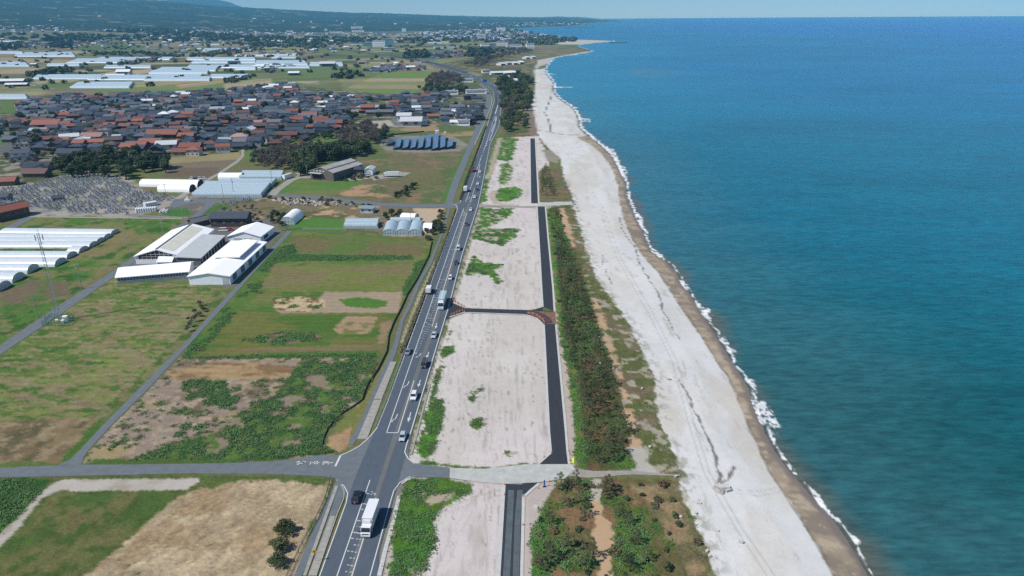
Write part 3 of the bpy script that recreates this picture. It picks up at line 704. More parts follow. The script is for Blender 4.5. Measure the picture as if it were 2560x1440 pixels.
# highway carriageway
HL = edge([(780,1500),(799,1440),(866,1255),(900,1160),(939,1077),(970,1001),(1019,867),(1051,780),(1102,640),(1144,520),(1167,452),(1205,358),(1222,300),(1236,250),(1234,228),(1215,211),(1190,199),(1150,187),(1110,172),(1060,157),(1000,146),(950,139)])
HR = edge([(925+22,1440+60),(931,1440),(978,1267),(1000,1190),(1031,1080),(1063,970),(1094,870),(1125,768),(1158,640),(1198,515),(1228,360),(1250,315),(1256,250),(1254,230),(1243,215),(1224,203),(1194,191),(1155,178),(1115,163.5),(1065,151),(1005,142),(950,136)])
hw = MB(); strip(hw, HL, HR, 0.03, M_ASPH, 160)
strip(hw, edge([(861-10,1500),(868,1440),(935,1240),(985,1082),(1044,915),(1080,815),(1128,650),(1160,530),(1174,500)]), edge([(861+8,1500),(884,1440),(946,1240),(998,1082),(1054,915),(1091,815),(1137,650),(1169,530),(1182,500)]), 0.036, M_LANE, 90, False)
# flares and the crossing's asphalt
side = MB()
r1u = edge([(-700,1185),(0,1169),(143,1163.6),(202,1162),(358,1161),(558,1158),(680,1153),(740,1147),(800,1137),(850,1139),(905,1110)])
r1l = edge([(-700,1212),(0,1193.5),(279,1188),(451,1184),(680,1185),(775,1189),(820,1192),(842,1200),(862,1217),(880,1240)])
strip(side, r1u, r1l, 0.018, M_OLD, 60)
sheet(side, edge([(850,1139),(905,1110),(935,1078),(960,1080),(900,1250),(866,1256),(842,1200),(820,1192)]), 0.021, M_OLD)
sheet(side, edge([(1020,1100),(1031,1080),(1020,1130),(1022,1147),(1036,1158),(1060,1162),(1125,1170),(1125,1195),(1026,1192),(1003,1206),(985,1230),(973,1267),(975,1200)]), 0.023, M_OLD)
# diagonal farm road
strip(side, edge([(143,1163),(165,1158),(191,1134),(260,1060),(347,972),(472,847),(569,738),(625,680),(717,577)]), edge([(203,1162),(200,1157),(220,1127),(281,1060),(369,974),(489,844),(583,740),(636,680),(732,577)]), 0.014, M_OLD, 60)
# left road to the cemetery junction
strip(side, edge([(-300,1068),(0,863),(139,769),(278,680),(350,632),(412,585),(475,545),(505,520),(520,500)]), edge([(-300,1092),(0,887),(155,783),(303,680),(362,634),(430,584),(492,548),(530,515),(552,500)]), 0.012, M_OLD, 60)
strip(side, edge([(425,512),(437,497),(480,497),(560,499),(640,490),(668,482)]), edge([(436,520),(470,510),(500,507),(560,508),(648,497),(676,488)]), 0.010, M_OLD, 30)
strip(side, edge([(430,500),(490,462),(545,432),(590,402),(604,388),(602,375),(612,366),(640,352),(690,340)]), edge([(446,502),(504,463),(553,434),(597,405),(611,390),(610,377),(620,370),(650,356),(700,343)]), 0.008, M_TRACK, 40)
strip(side, edge([(78,540),(460,545)]), edge([(70,543),(458,548)]), 0.008, M_TRACK, 8)
strip(side, edge([(-20,585),(60,545),(80,539)]), edge([(10,585),(82,546),(95,540)]), 0.006, M_OLD, 8)
# crossing road
strip(side, edge([(668,482),(727,486),(815,491),(890,500),(965,507.5),(1060,511),(1122,510)]), edge([(662,490),(727,494),(815,500),(890,509.5),(965,516),(1060,520),(1116,518)]), 0.016, M_OLD, 40)
strip(side, edge([(662,486),(690,470),(720,448),(745,438)]), edge([(690,489),(704,474),(735,452),(762,442)]), 0.019, M_TRACK, 14)
sheet(side, edge([(742,436),(800,436),(900,448),(935,440),(990,428),(1028,432),(1008,442),(960,446),(935,452),(930,446),(890,452),(780,446),(748,446)]), 0.020, M_TRACK)
sheet(side, edge([(1112,510),(1150,506),(1152,520),(1112,520)]), 0.022, M_OLD)
sheet(side, edge([(1192,508),(1214,511),(1330,517),(1332,520),(1214,516),(1190,520)]), 0.022, M_TRACK)
# service road beside the highway
strip(side, edge([(1112,512),(1130,455),(1172,360),(1192,310),(1214,262),(1216,240),(1210,222),(1195,210)]), edge([(1131,510),(1148,455),(1186,360),(1208,312),(1228,262),(1229,240),(1222,222),(1205,208)]), 0.015, M_OLD, 40)
# country road beyond the village, and farm lanes on the plain
for l_, w_ in (([(740,218),(800,205),(860,190),(905,177)], 6), ([(75,207),(60,201),(95,212),(135,226)], 5), ([(330,236),(420,222),(520,208),(600,198),(640,190)], 5), ([(230,200),(330,206),(420,192),(520,182)], 4),
               ([(640,190),(700,178),(760,172),(880,172)], 4), ([(0,224),(110,216)], 5), ([(1060,154),(1110,146),(1150,141)], 6), ([(440,96),(600,100),(760,110),(860,118)], 7), ([(0,330),(60,338),(100,345),(120,332)], 6), ([(1180,318),(1120,308),(1000,314),(985,300),(990,288)], 5), ([(250,385),(290,368),(300,352)], 5)):
    ribbon(side, edge(l_), w_, 0.02, M_OLD, do_clear=True)
# elevated bypass carriageways
byp = MB()
ribbon(byp, edge([(1165,181),(1110,164),(1065,153),(1015,145),(975,140)]), 9, 1.2, M_ASPH)
ribbon(byp, edge([(945,137),(905,131),(860,125),(812,121)]), 9, 1.2, M_ASPH)
# walkway left of the highway
walk = MB()
strip(walk, edge([(705,1500),(735,1440),(780,1330),(837,1208),(848,1196)]), edge([(730,1500),(755,1440),(800,1330),(852,1212),(862,1205)]), 0.05, M_OLD, 24)
strip(walk, edge([(868,1112),(905,1045),(940,960),(965,905),(985,860),(1000,800),(1020,760),(1040,710),(1070,660),(1097,597),(1112,555),(1119,520)]), edge([(884,1112),(924,1045),(960,960),(982,905),(997,860),(1010,800),(1031,760),(1050,710),(1079,660),(1103,597),(1118,555),(1126,520)]), 0.05, M_OLD, 50)
slab = MB()
for a, b, c, d in (((757,1440),(766,1440),(846,1215),(838,1215)), ((770,1440),(789,1440),(838,1291),(826,1291)), ((893,1098),(918,1098),(955,1000),(935,1000)), ((935,998),(955,998),(991,905),(976,905))):
    P = [G(*p) for p in (a, b, c, d)]
    n = 12
    Lf, Rt = rs([P[0], P[3]], n), rs([P[1], P[2]], n)
    for i in range(n-1):
        e = 0.03
        q = [Lf[i].lerp(Lf[i+1], e), Rt[i].lerp(Rt[i+1], e), Rt[i+1], Lf[i+1]]
        slab.add([(p.x, p.y, 0.12) for p in q]+[(p.x, p.y, -0.05) for p in q], [(0, 1, 2, 3), (0, 4, 5, 1), (1, 5, 6, 2), (2, 6, 7, 3), (3, 7, 4, 0)], M_CONC)
sheet(walk, edge([(848,1213),(862,1212),(860,1235),(838,1291),(795,1420),(785,1445),(770,1445)]), 0.028, M_OLD)
# kerbs
kerb = MB()
def kerbline(px, w=0.35, h=0.14, m=None):
    P = [G(*p) for p in px]
    n = max(8, len(P)*4); Q = rs(P, n)
    m = m or M_CONC
    for i in range(n-1):
        a, b = Q[i], Q[i+1]; c = (a+b)/2; d = b-a
        kerb.box((c.x, c.y, h/2-0.02), (d.length+0.03, w, h+0.04), m, atan2(d.y, d.x))
kerbline([(790,1440),(842,1288),(860,1245),(861,1225),(852,1212)], 0.3, 0.16)
kerbline([(948,1440),(962,1380),(985,1296),(998,1240)], 0.9, 0.12, M_CONCW)
kerbline([(1028,1137),(1042,1085),(1056,1030),(1075,960)], 0.5, 0.12)
kerbline([(1028,1140),(1038,1148),(1052,1153)], 0.8, 0.14, M_CONCW)
kerbline([(1005,1210),(1018,1200),(1036,1196)], 0.6, 0.14, M_CONCW)
kerbline([(918,1095),(945,1020),(985,912)], 0.25, 0.16)
# new asphalt road with pale edging
new = MB(); edg = MB()
def paved(L1, R1, w=0.9, n=40):
    a, b = edge(L1), edge(R1)
    strip(new, a, b, 0.03, M_NEW, n)
    for e, s in ((a, 1), (b, -1)):
        ribbon(edg, e, w*0.7, 0.045, M_CONCW, offs=-s*w*0.35)
paved([(1375.5,1080),(1380,1130)], [(1412,1080),(1416,1130)], n=4)
paved([(1362,812),(1375.5,1080)], [(1387.5,812),(1412,1080)], 1.0, 30)
strip(new, edge([(1380,1130),(1345,1161)]), edge([(1416,1130),(1420,1161)]), 0.03, M_NEW, 4)
ribbon(edg, edge([(1380,1130),(1345,1161)]), 0.5, 0.045, M_CONCW); ribbon(edg, edge([(1416,1130),(1420,1161)]), 0.7, 0.045, M_CONCW, offs=0.35)
paved([(1344,517),(1349,600),(1356,720),(1359,767)], [(1362,517),(1369,600),(1380.5,720),(1384,778)], 1.1)
paved([(1326,346),(1328,508)], [(1337,346),(1345,508)], 1.4, 20)
strip(new, edge([(1131,757),(1162,770.5),(1330,775.5),(1359,767)]), edge([(1122,792),(1160,780),(1320,786),(1345,795)]), 0.032, M_NEW, 30)
ribbon(edg, edge([(1131,757),(1162,770.5),(1330,775.5)]), 0.6, 0.047, M_CONCW, offs=0.3)
ribbon(edg, edge([(1122,792),(1160,780),(1320,786),(1345,796),(1360,812)]), 0.6, 0.047, M_CONCW, offs=-0.3)
sheet(new, edge([(1112,800),(1131,757),(1140,762),(1124,795)]), 0.034, M_NEW)
sheet(new, edge([(1345,776),(1384,778),(1387.5,812),(1362,812),(1345,795)]), 0.036, M_NEW)
plate = MB()
sheet(plate, edge([(1318,778),(1345,778),(1388,780.5),(1389,810),(1360,810),(1358,803),(1342,792),(1318,784)]), 0.046, M_RUST)
ribbon(plate, edge([(1318,781),(1340,783),(1358,790),(1368,798),(1372,809)]), 3.0, 0.06, mat('plate worn dark', A(92,72,76), 0.8, noise=0.2, scale=0.7))
strip(new, edge([(1265,1210),(1251,1440),(1247,1520)]), edge([(1305,1211),(1300,1440),(1299,1520)]), 0.03, M_NEW, 24)
sheet(new, edge([(1305,1209),(1345,1206),(1305,1240)]), 0.031, M_NEW)
ribbon(edg, edge([(1264,1212),(1251,1440),(1247,1520)]), 1.0, 0.045, M_CONCW, offs=-0.5)
ribbon(edg, edge([(1345,1207),(1305,1240),(1300,1440),(1299,1520)]), 0.7, 0.045, M_CONCW, offs=0.35)
ribbon(new, edge([(1278,1225),(1274,1300),(1266,1440),(1262,1520)]), 1.4, 0.036, M_NEWT)
ribbon(new, edge([(1300,1225),(1294,1300),(1290,1440),(1288,1520)]), 1.3, 0.036, M_NEWT)
# gravel crossing
grv = MB()
sheet(grv, edge([(1125,1170),(1212,1172),(1262,1167),(1312,1161),(1430,1160.5),(1437,1172),(1412,1197),(1345,1206),(1262,1210),(1187,1204),(1124,1195)]), 0.040, M_GRAV)
strip(grv, edge([(1437,1170),(1480,1178),(1580,1176),(1650,1184),(1702,1187)]), edge([(1420,1190),(1475,1195),(1580,1186),(1650,1189),(1700,1190)]), 0.03, M_TRACK, 12)
strip(grv, edge([(1345,508),(1380,506),(1430,504)]), edge([(1345,516),(1380,514),(1432,512)]), 0.035, M_GRAV, 8)
# ---- paint on the road
mk = MB(); ZM = 0.048
W = 0.22
def line(px, w=W, dash=None, z=ZM, m=None): ribbon(mk, edge(px), w, z, m or M_PAINT, dash=dash)
line([(780,1500),(799,1440),(866,1255),(870,1235),(862,1217),(842,1200)])
line([(822,1500),(842.5,1440),(925,1200)])
line([(861,1500),(879.5,1440),(940,1245)])
line([(908,1500),(925,1440),(972.5,1267),(984,1228),(1000,1206),(1026,1191)])
line([(1036,1159),(1015,1142),(1011,1128),(1027,1080),(1090,870),(1121,768),(1154,640),(1194,515),(1202,480),(1225,360),(1247.5,315),(1253.7,250),(1252,230),(1240,215),(1222,205),(1190,192.5)], 0.26)
line([(850,1139.5),(882,1125),(907,1110),(930,1085),(939,1077),(970,1001),(1019,867),(1051,780),(1102,640),(1144,522),(1140,512),(1128,510)], 0.26)
line([(1150,507),(1167,452),(1205,358),(1222,300),(1236,250),(1232,227),(1215,212)], 0.3)
line([(966.5,1082.5),(1024,915),(1064,800),(1118,640),(1159,521)])
line([(995,1082.5),(1035,951.5)]); line([(966.5,1082),(995,1082)], 0.3)
line([(1080,817),(1134,640),(1167.5,532)])
line([(1164,505),(1200,402),(1215,360),(1232,305)], 0.26); line([(1176,505),(1187,470)]); line([(1194,442),(1200,410)], 0.26)
line([(1200,400),(1226,335)], 0.3, dash=(6, 6))
line([(1224,352),(1238,312),(1240,290)], 0.5); line([(1228,330),(1236,310)], 0.5); line([(1234,303),(1240,303),(1242,292),(1237,292),(1234,303)], 0.4); line([(1238,285),(1245,262)], 0.8)
line([(1186,362),(1212,305),(1229,262),(1230,240)], 0.35)
# stop line and lettering of the side road
line([(838.5,1166),(851,1139.5)], 0.5)
# worn hatching between the centre lines
def hatch(Lp, Rp, step, lean, frac=1.0, t0=0.0, t1=1.0):
    a, b = edge(Lp), edge(Rp)
    Ln = (a[-1]-a[0]).length
    n = int(Ln/step)
    A_, B_ = rs(a, n+1), rs(b, n+1)
    rnd = random.Random(5)
    for i in range(int(n*t0), int(n*t1)):
        p = A_[i]; q = min(rs(b, 4*n), key=lambda v: (v-p).length_squared) if i == int(n*t0) or True else None
        q = q-(b[-1]-b[0]).normalized()*0.55*lean
        d = (q-p); u = d.normalized(); s = Vector((-u.y, u.x, 0))
        e0 = 0.06; e1 = 0.94
        segs = [(e0, e1)] if rnd.random() < 0.1 else [(e0+rnd.random()*0.15, 0.24+rnd.random()*0.12), (0.42+rnd.random()*0.08, 0.58+rnd.random()*0.06), (0.68+rnd.random()*0.1, e1-rnd.random()*0.1)][rnd.randrange(2):]
        for f0, f1 in segs:
            w2 = 0.15+rnd.random()*0.07
            c0, c1 = p+d*f0, p+d*f1
            mk.add([tuple((c0-s*w2)[:2])+(ZM,), tuple((c1-s*w2*0.8)[:2])+(ZM,), tuple((c1+s*w2)[:2])+(ZM,), tuple((c0+s*w2*0.9)[:2])+(ZM,)], [(0, 1, 2, 3)], M_WORN)
hatch([(822,1500),(842.5,1440),(922,1208)], [(861,1500),(879.5,1440),(943,1235)], 1.9, 1)
hatch([(1064,800),(1118,640),(1158,523)], [(1084,805),(1134,640),(1166,536)], 1.9, 1)
hatch([(1034,889),(1064,800)], [(1044,880),(1082,812)], 1.9, 1)
# lane arrows: p tail, q head (photo pixels)
def arrow(p, q, hook=0):
    a, b = G(*p), G(*q)
    u = (b-a).normalized(); s = Vector((-u.y, u.x, 0))
    L_ = (b-a).length
    def q2(pts):
        P = [a+u*(t*L_)+s*w for t, w in pts]
        mk.add([(v.x, v.y, ZM) for v in P], [tuple(range(len(P)))], M_PAINT)
    if hook:
        q2([(0, -0.12), (0, 0.12), (0.62, 0.12), (0.62, -0.12)])
        q2([(0.55, 0.13*hook), (0.78, 0.7*hook), (0.86, 0.55*hook), (0.63, 0.13*hook)])
        q2([(0.62, 0.62*hook), (1.0, 0.95*hook), (0.9, 0.4*hook)])
    else:
        q2([(0, -0.13), (0, 0.13), (0.6, 0.13), (0.6, -0.13)])
        q2([(0.55, -0.5), (0.55, 0.5), (1, 0.0)])
for p, q, h in (((1053,883),(1045,895),-1), ((1072,880),(1066,896),0), ((1023,953),(1015,970),-1), ((1051,950),(1045,968),0), ((994,1035),(985,1056),-1), ((1027,1031),(1020,1056),0), ((1092,808),(1089,822),0), ((1175,492),(1172,499),-1), ((1200,440),(1199,444),0), ((1188,488),(1187,493),0), ((1224,212),(1219,209),0)):
    arrow(p, q, h)
# the three characters painted before the stop line, reading towards it
def glyph(strokes, o, ux, uy, w=0.3):
    """strokes in a unit box (x right, y up)"""
    for st in strokes:
        P = [o+ux*x+uy*y for x, y in st]
        for a, b in zip(P, P[1:]):
            d = (b-a)
            if d.length < 1e-6: continue
            d = d.normalized(); s = Vector((-d.y, d.x, 0))*w/2; e = d*w*0.3
            mk.add([tuple((a-s-e)[:2])+(ZM,), tuple((b-s+e)[:2])+(ZM,), tuple((b+s+e)[:2])+(ZM,), tuple((a+s-e)[:2])+(ZM,)], [(0, 1, 2, 3)], M_PAINT)
TOME = [[(0.5, 1.0), (0.5, 0.05)], [(0.5, 0.55), (0.9, 0.55)], [(0.18, 0.6), (0.18, 0.05)], [(0.0, 0.05), (1.0, 0.05)]]
MA = [[(0.1, 0.8), (0.9, 0.8)], [(0.15, 0.55), (0.85, 0.55)], [(0.5, 1.0), (0.5, 0.2), (0.35, 0.03), (0.15, 0.08), (0.12, 0.22), (0.3, 0.28), (0.55, 0.2), (0.88, 0.02)]]
RE = [[(0.25, 1.0), (0.25, 0.0)], [(0.02, 0.72), (0.42, 0.76), (0.05, 0.2)], [(0.25, 0.5), (0.55, 0.8), (0.66, 0.7), (0.62, 0.15), (0.75, 0.02), (0.98, 0.2)]]
for gl, (x0, x1) in ((TOME, (807, 832)), (MA, (774, 798)), (RE, (741, 765))):
    p0, p1 = G(x0, 1161.5), G(x1, 1160.5)                      # base -> top of a character points along travel (to the right)
    t = G(x0, 1153.5)
    side_v = (G((x0+x1)/2, 1153.5)-G((x0+x1)/2, 1162))
    up = p1-p0
    glyph(gl, G(x0, 1153.5), -side_v, up, 0.27)

hwo = hw.build('highway'); tag(hwo, kind='structure')
byo = byp.build('bypass_road'); tag(byo, kind='structure')
so = side.build('farm_roads'); tag(so, kind='structure')
wo_ = walk.build('walkway'); tag(wo_, kind='structure')
slo = slab.build('pavement'); tag(slo, kind='structure')
ko = kerb.build('kerb'); tag(ko, kind='structure')
no = new.build('new_asphalt_road'); tag(no, kind='structure')
eo = edg.build('road_edging'); tag(eo, kind='structure')
po = plate.build('road_plate'); tag(po, kind='structure')
gvo = grv.build('gravel_road'); tag(gvo, kind='structure')
mko = mk.build('road_markings'); tag(mko, kind='structure')

# ------------------------------------------------------------------ finish the ground meshes
def ground_mat():
    m = bpy.data.materials.new('ground cover'); m.use_nodes = True
    nt = m.node_tree; N = nt.nodes; L = nt.links; b = N['Principled BSDF']
    b.inputs['Roughness'].default_value = 0.95; b.inputs['Specular IOR Level'].default_value = 0.15
    at = N.new('ShaderNodeVertexColor'); at.layer_name = 'cover'
    geo = N.new('ShaderNodeNewGeometry')
    def noise(scale, det=5, r=0.65):
        n = N.new('ShaderNodeTexNoise'); n.inputs['Scale'].default_value = scale; n.inputs['Detail'].default_value = det; n.inputs['Roughness'].default_value = r
        L.new(geo.outputs['Position'], n.inputs['Vector']); return n.outputs[0]
    fine, mid, big = noise(1.5, 8, 0.85), noise(0.35, 5), noise(0.03, 4)
    def mathn(op, a, c):
        n = N.new('ShaderNodeMath'); n.operation = op
        for i, v in enumerate((a, c)):
            if isinstance(v, (int, float)): n.inputs[i].default_value = v
            else: L.new(v, n.inputs[i])
        return n.outputs[0]
    amp = mathn('ADD', mathn('MULTIPLY', at.outputs['Alpha'], 1.9), 0.25)
    f = mathn('MULTIPLY', mathn('SUBTRACT', fine, 0.5), amp)
    f = mathn('MULTIPLY', f, 1.5)
    g = mathn('MULTIPLY', mathn('SUBTRACT', mid, 0.5), mathn('MULTIPLY', amp, 0.55))
    h = mathn('MULTIPLY', mathn('SUBTRACT', big, 0.5), 0.35)
    tot = mathn('ADD', mathn('ADD', f, g), mathn('ADD', h, 1.0))
    tot = mathn('MAXIMUM', tot, 0.25)
    sc = N.new('ShaderNodeVectorMath'); sc.operation = 'SCALE'
    L.new(at.outputs['Color'], sc.inputs[0]); L.new(tot, sc.inputs['Scale'])
    # yellow-green drift in vegetation
    hs = N.new('ShaderNodeHueSaturation')
    hue = mathn('ADD', mathn('MULTIPLY', mathn('MULTIPLY', mathn('SUBTRACT', mid, 0.5), at.outputs['Alpha']), 0.10), 0.5)
    L.new(hue, hs.inputs['Hue']); hs.inputs['Saturation'].default_value = 1.0
    L.new(sc.outputs[0], hs.inputs['Color']); L.new(hs.outputs[0], b.inputs['Base Color'])
    bp = N.new('ShaderNodeBump'); bp.inputs['Distance'].default_value = 0.5
    L.new(mathn('ADD', mathn('MULTIPLY', at.outputs['Alpha'], 0.75), 0.1), bp.inputs['Strength'])
    L.new(mathn('ADD', mathn('MULTIPLY', fine, 0.6), mid), bp.inputs['Height'])
    L.new(bp.outputs[0], b.inputs['Normal'])
    return m
_gv = (C[..., 1] > C[..., 2]*1.25) & (C[..., 3] > 0.25) & (C[..., 1] > C[..., 0]*0.9) & (R_ < 3000)
C[_gv, :3] *= np.array((1.10, 1.16, 1.02))
GM = ground_mat()
V = np.stack([X, Y, Z], -1).reshape(-1, 3)
isb = (beachy > 0)
keep_l = (SD > -45) & ~isb
keep_b = (SD > -45)
nr, na = X.shape
i0 = np.arange(nr-1)[:, None]*na+np.arange(na-1)[None, :]
quad = np.stack([i0, i0+na, i0+1+na, i0+1], -1)[..., ::-1]
alive = (SD[:-1, :-1] > -45) | (SD[1:, 1:] > -45)
bq = isb[:-1, :-1]
go = bpy.data.objects.new('ground', fast_mesh('ground', V, quad[alive & ~bq].reshape(-1, 4), C.reshape(-1, 4))); link(go); tag(go, kind='structure')
bo = bpy.data.objects.new('beach', fast_mesh('beach', V, quad[alive & bq].reshape(-1, 4), C.reshape(-1, 4))); link(bo); tag(bo, kind='structure')
for o in (go, bo): o.data.materials.append(GM)
# ground underneath the viewpoint and behind it, so the land does not stop at the frame's edge
ub = MB(); ring = [(72*1.03*sin(a), 72*1.03*cos(a)) for a in np.radians(np.arange(-58, 59, 4))]
ub.add([(x, y, -0.12) for x, y in ring]+[(-2500, 1500, -0.12), (-2500, -2500, -0.12), (60, -2500, -0.12), (60, 30, -0.12)], [tuple(range(len(ring)+4))][::-1])
UN = ub.build('near_ground', mat('near ground grass', A(104,110,70), 0.95, noise=0.2, scale=0.3)); tag(UN, kind='structure')

# ------------------------------------------------------------------ sea
AZS = np.radians(np.concatenate([np.arange(-2, 61, 0.16)]))
XS, YS = polar(AZS, RR)
SDS = -sdf(XS, YS, LAND)                       # metres out to sea
RS = np.hypot(XS, YS)
def mixc(a, b, t): return a*(1-t[..., None])+b*t[..., None]
def aw(*c): return np.array(A(*c))
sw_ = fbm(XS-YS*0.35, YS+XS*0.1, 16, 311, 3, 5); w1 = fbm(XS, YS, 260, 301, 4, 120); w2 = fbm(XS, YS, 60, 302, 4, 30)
cs = np.empty(XS.shape+(4,)); cs[..., 3] = 1
base = mixc(aw(14,90,96), aw(6,112,138), sstep((RS-160)/300))
base = mixc(base, aw(6,118,166), sstep((RS-450)/900))
deep = sstep((SDS-500)/1800)*sstep((RS-300)/1500)
base = mixc(base, aw(12,110,186), deep)
base = mixc(base, aw(12,106,186), sstep((RS-3500)/6000)*sstep((SDS-400)/900))
base = base*(1+(w1-0.5)[..., None]*0.5+(w2-0.5)[..., None]*0.25+((sw_-0.5)*sstep((1400-RS)/900))[..., None]*0.28)  # swell streaks of light and dark are painted into the water colour
shal = sstep((120-SDS+(w2-0.5)*50)/120)*sstep((1800-RS)/700)
base = mixc(base, aw(84,126,134), (shal**2)*0.38)
base = mixc(base, aw(104,104,92), sstep((9-SDS+(w2-0.5)*14)/9)*0.85*(RS < 1200))
tur = sstep((420-SDS)/420)*sstep((RS-500)/700)*sstep((4200-RS)/2000)
base = mixc(base, aw(44,150,178), tur*0.5)
murk = sstep((fbm(XS, YS, 300, 303, 4, 500)-0.56)*8)*sstep((200-np.abs(SDS-170))/160)*sstep((RS-250)/300)*sstep((2200-RS)/900)
base = mixc(base, aw(92,134,146), murk*0.45)
# foam along the waterline, broken into lumps, and a few streaks outside it
al = fbm(XS, YS, 17, 304, 3); fr = fbm(XS, YS, 2.6, 305, 4); f3 = fbm(XS, YS, 0.9, 306, 3)
width = 0.5+np.maximum(al-0.55, 0)*7+ (RS > 500)*1.0 + (RS > 350)*0.3
off = (fbm(XS, YS, 9, 307, 3)-0.5)*2.4+1.0
foam = sstep((width-np.abs(SDS-off-width*0.6)+(fr-0.45)*1.4)/0.4)*sstep((f3-0.26-0.22*np.clip((SDS-off)/np.maximum(width, .1)/1.6, 0, 1))*9)
for (fx, fy, rx, ry) in ((1905,1030,3,9),(1402,218,16,6),(1462,300,6,16),(1478,345,4,8),(1545,430,4,14),(1640,640,3,8),(1378,185,8,12),(1700,715,3,10),(1410,137.5,60,8)):
    c0 = flat(fx, fy, SEA_Z)
    dd = ((XS-c0.x)/rx)**2+((YS-c0.y)/ry)**2
    foam = np.maximum(foam, sstep((1.2-dd+(fr-0.5)*2.6)*2.2)*sstep((f3-0.36)*7)*0.95)
foam = np.clip(foam, 0, 1)*(SDS > -3)*(RS < 4500)*0.92
thin = sstep((0.34-np.abs(SDS+0.8-(fr-0.5)*5))/0.3)*sstep((fbm(XS, YS, 6, 309, 2)-0.5)*6)*(RS < 350)*0.6
foam = np.maximum(foam, thin)
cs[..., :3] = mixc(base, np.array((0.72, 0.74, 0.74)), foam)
cs[..., 3] = foam
cs = np.clip(cs, 0, 1)
ZS = np.full(XS.shape, SEA_Z)+foam*0.03
ZS = ZS+sstep((600-RS)/300)*(fbm(XS+YS*0.3, YS-XS*0.5, 2.8, 310, 3, 1.6)-0.5)*0.22*sstep(SDS/15)
VS = np.stack([XS, YS, ZS], -1).reshape(-1, 3)
nr, na = XS.shape
i0 = np.arange(nr-1)[:, None]*na+np.arange(na-1)[None, :]
quad = np.stack([i0, i0+na, i0+1+na, i0+1], -1)[..., ::-1]
alive = (SDS[:-1, :-1] > -4-0.006*RS[:-1, :-1])
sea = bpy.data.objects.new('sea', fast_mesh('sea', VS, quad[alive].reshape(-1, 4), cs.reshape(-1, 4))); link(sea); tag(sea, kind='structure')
def sea_mat():
    m = bpy.data.materials.new('sea water'); m.use_nodes = True
    nt = m.node_tree; N = nt.nodes; L = nt.links; b = N['Principled BSDF']
    at = N.new('ShaderNodeVertexColor'); at.layer_name = 'cover'
    geo = N.new('ShaderNodeNewGeometry')
    mp = N.new('ShaderNodeMapping'); mp.inputs['Rotation'].default_value = (0, 0, rad(-8)); mp.inputs['Scale'].default_value = (0.4, 1.35, 1)
    L.new(geo.outputs['Position'], mp.inputs['Vector'])
    def noise(s, d):
        n = N.new('ShaderNodeTexNoise'); n.inputs['Scale'].default_value = s; n.inputs['Detail'].default_value = d; n.inputs['Roughness'].default_value = 0.6
        L.new(mp.outputs[0], n.inputs['Vector']); return n.outputs[0]
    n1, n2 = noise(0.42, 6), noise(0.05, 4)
    mr = N.new('ShaderNodeMapRange'); mr.inputs['From Min'].default_value = 0.3; mr.inputs['From Max'].default_value = 0.7; mr.inputs['To Min'].default_value = 0.68; mr.inputs['To Max'].default_value = 1.32  # light and dark of the ripples put into the base colour
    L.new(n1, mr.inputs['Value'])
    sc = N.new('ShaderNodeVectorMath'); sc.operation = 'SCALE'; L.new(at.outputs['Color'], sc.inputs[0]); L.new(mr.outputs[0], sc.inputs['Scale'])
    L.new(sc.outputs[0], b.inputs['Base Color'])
    ad = N.new('ShaderNodeMath'); ad.operation = 'MULTIPLY_ADD'; L.new(n2, ad.inputs[0]); ad.inputs[1].default_value = 2.0; L.new(n1, ad.inputs[2])
    bp = N.new('ShaderNodeBump'); bp.inputs['Strength'].default_value = 0.5; bp.inputs['Distance'].default_value = 0.6
    L.new(ad.outputs[0], bp.inputs['Height']); L.new(bp.outputs[0], b.inputs['Normal'])
    ro = N.new('ShaderNodeMath'); ro.operation = 'MULTIPLY_ADD'; L.new(at.outputs['Alpha'], ro.inputs[0]); ro.inputs[1].default_value = 0.5; ro.inputs[2].default_value = 0.3
    L.new(ro.outputs[0], b.inputs['Roughness'])
    b.inputs['IOR'].default_value = 1.33
    b.inputs['Specular IOR Level'].default_value = 0.12
    return m
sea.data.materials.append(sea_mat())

# ------------------------------------------------------------------ weed tufts and small bushy growth standing on the fields (nobody could count them)
def tufts(name, maskf, n, size, hgt, m, seed, label, k=7):
    r = np.random.RandomState(seed)
    sel = np.argwhere(maskf)
    if len(sel) == 0: return
    area = (R_[sel[:, 0], sel[:, 1]])**2
    p = area/area.sum()
    pk = sel[r.choice(len(sel), n, p=p)]
    x = X[pk[:, 0], pk[:, 1]]+r.normal(size=n)*0.5; y = Y[pk[:, 0], pk[:, 1]]+r.normal(size=n)*0.5; z = Z[pk[:, 0], pk[:, 1]]
    sc = size*(0.5+r.rand(n))*(0.45+1.3*fbm(x, y, 5, 420, 3))
    c = np.repeat(np.stack([x, y, z], 1), k, 0); s = np.repeat(sc, k)
    c = c+r.normal(size=c.shape)*np.stack([s*0.9, s*0.9, s*0.25], 1); c[:, 2] += hgt*0.4*s/size
    nrm = r.normal(size=c.shape); nrm[:, 2] = np.abs(nrm[:, 2])+0.7; nrm /= np.linalg.norm(nrm, axis=1)[:, None]
    t = np.cross(nrm, r.normal(size=c.shape)); t /= np.linalg.norm(t, axis=1)[:, None]; b = np.cross(nrm, t)
    w = (s*0.55)[:, None]
    V_ = np.stack([c-t*w-b*w*.6, c+t*w-b*w*.5, c+t*w*.8+b*w*.6, c-t*w*.7+b*w*.6], 1).reshape(-1, 3)
    me = fast_mesh(name, V_, np.arange(len(V_)).reshape(-1, 4), None, False)
    me.materials.append(m)
    o = bpy.data.objects.new(name, me); link(o); tag(o, label, kind='stuff')
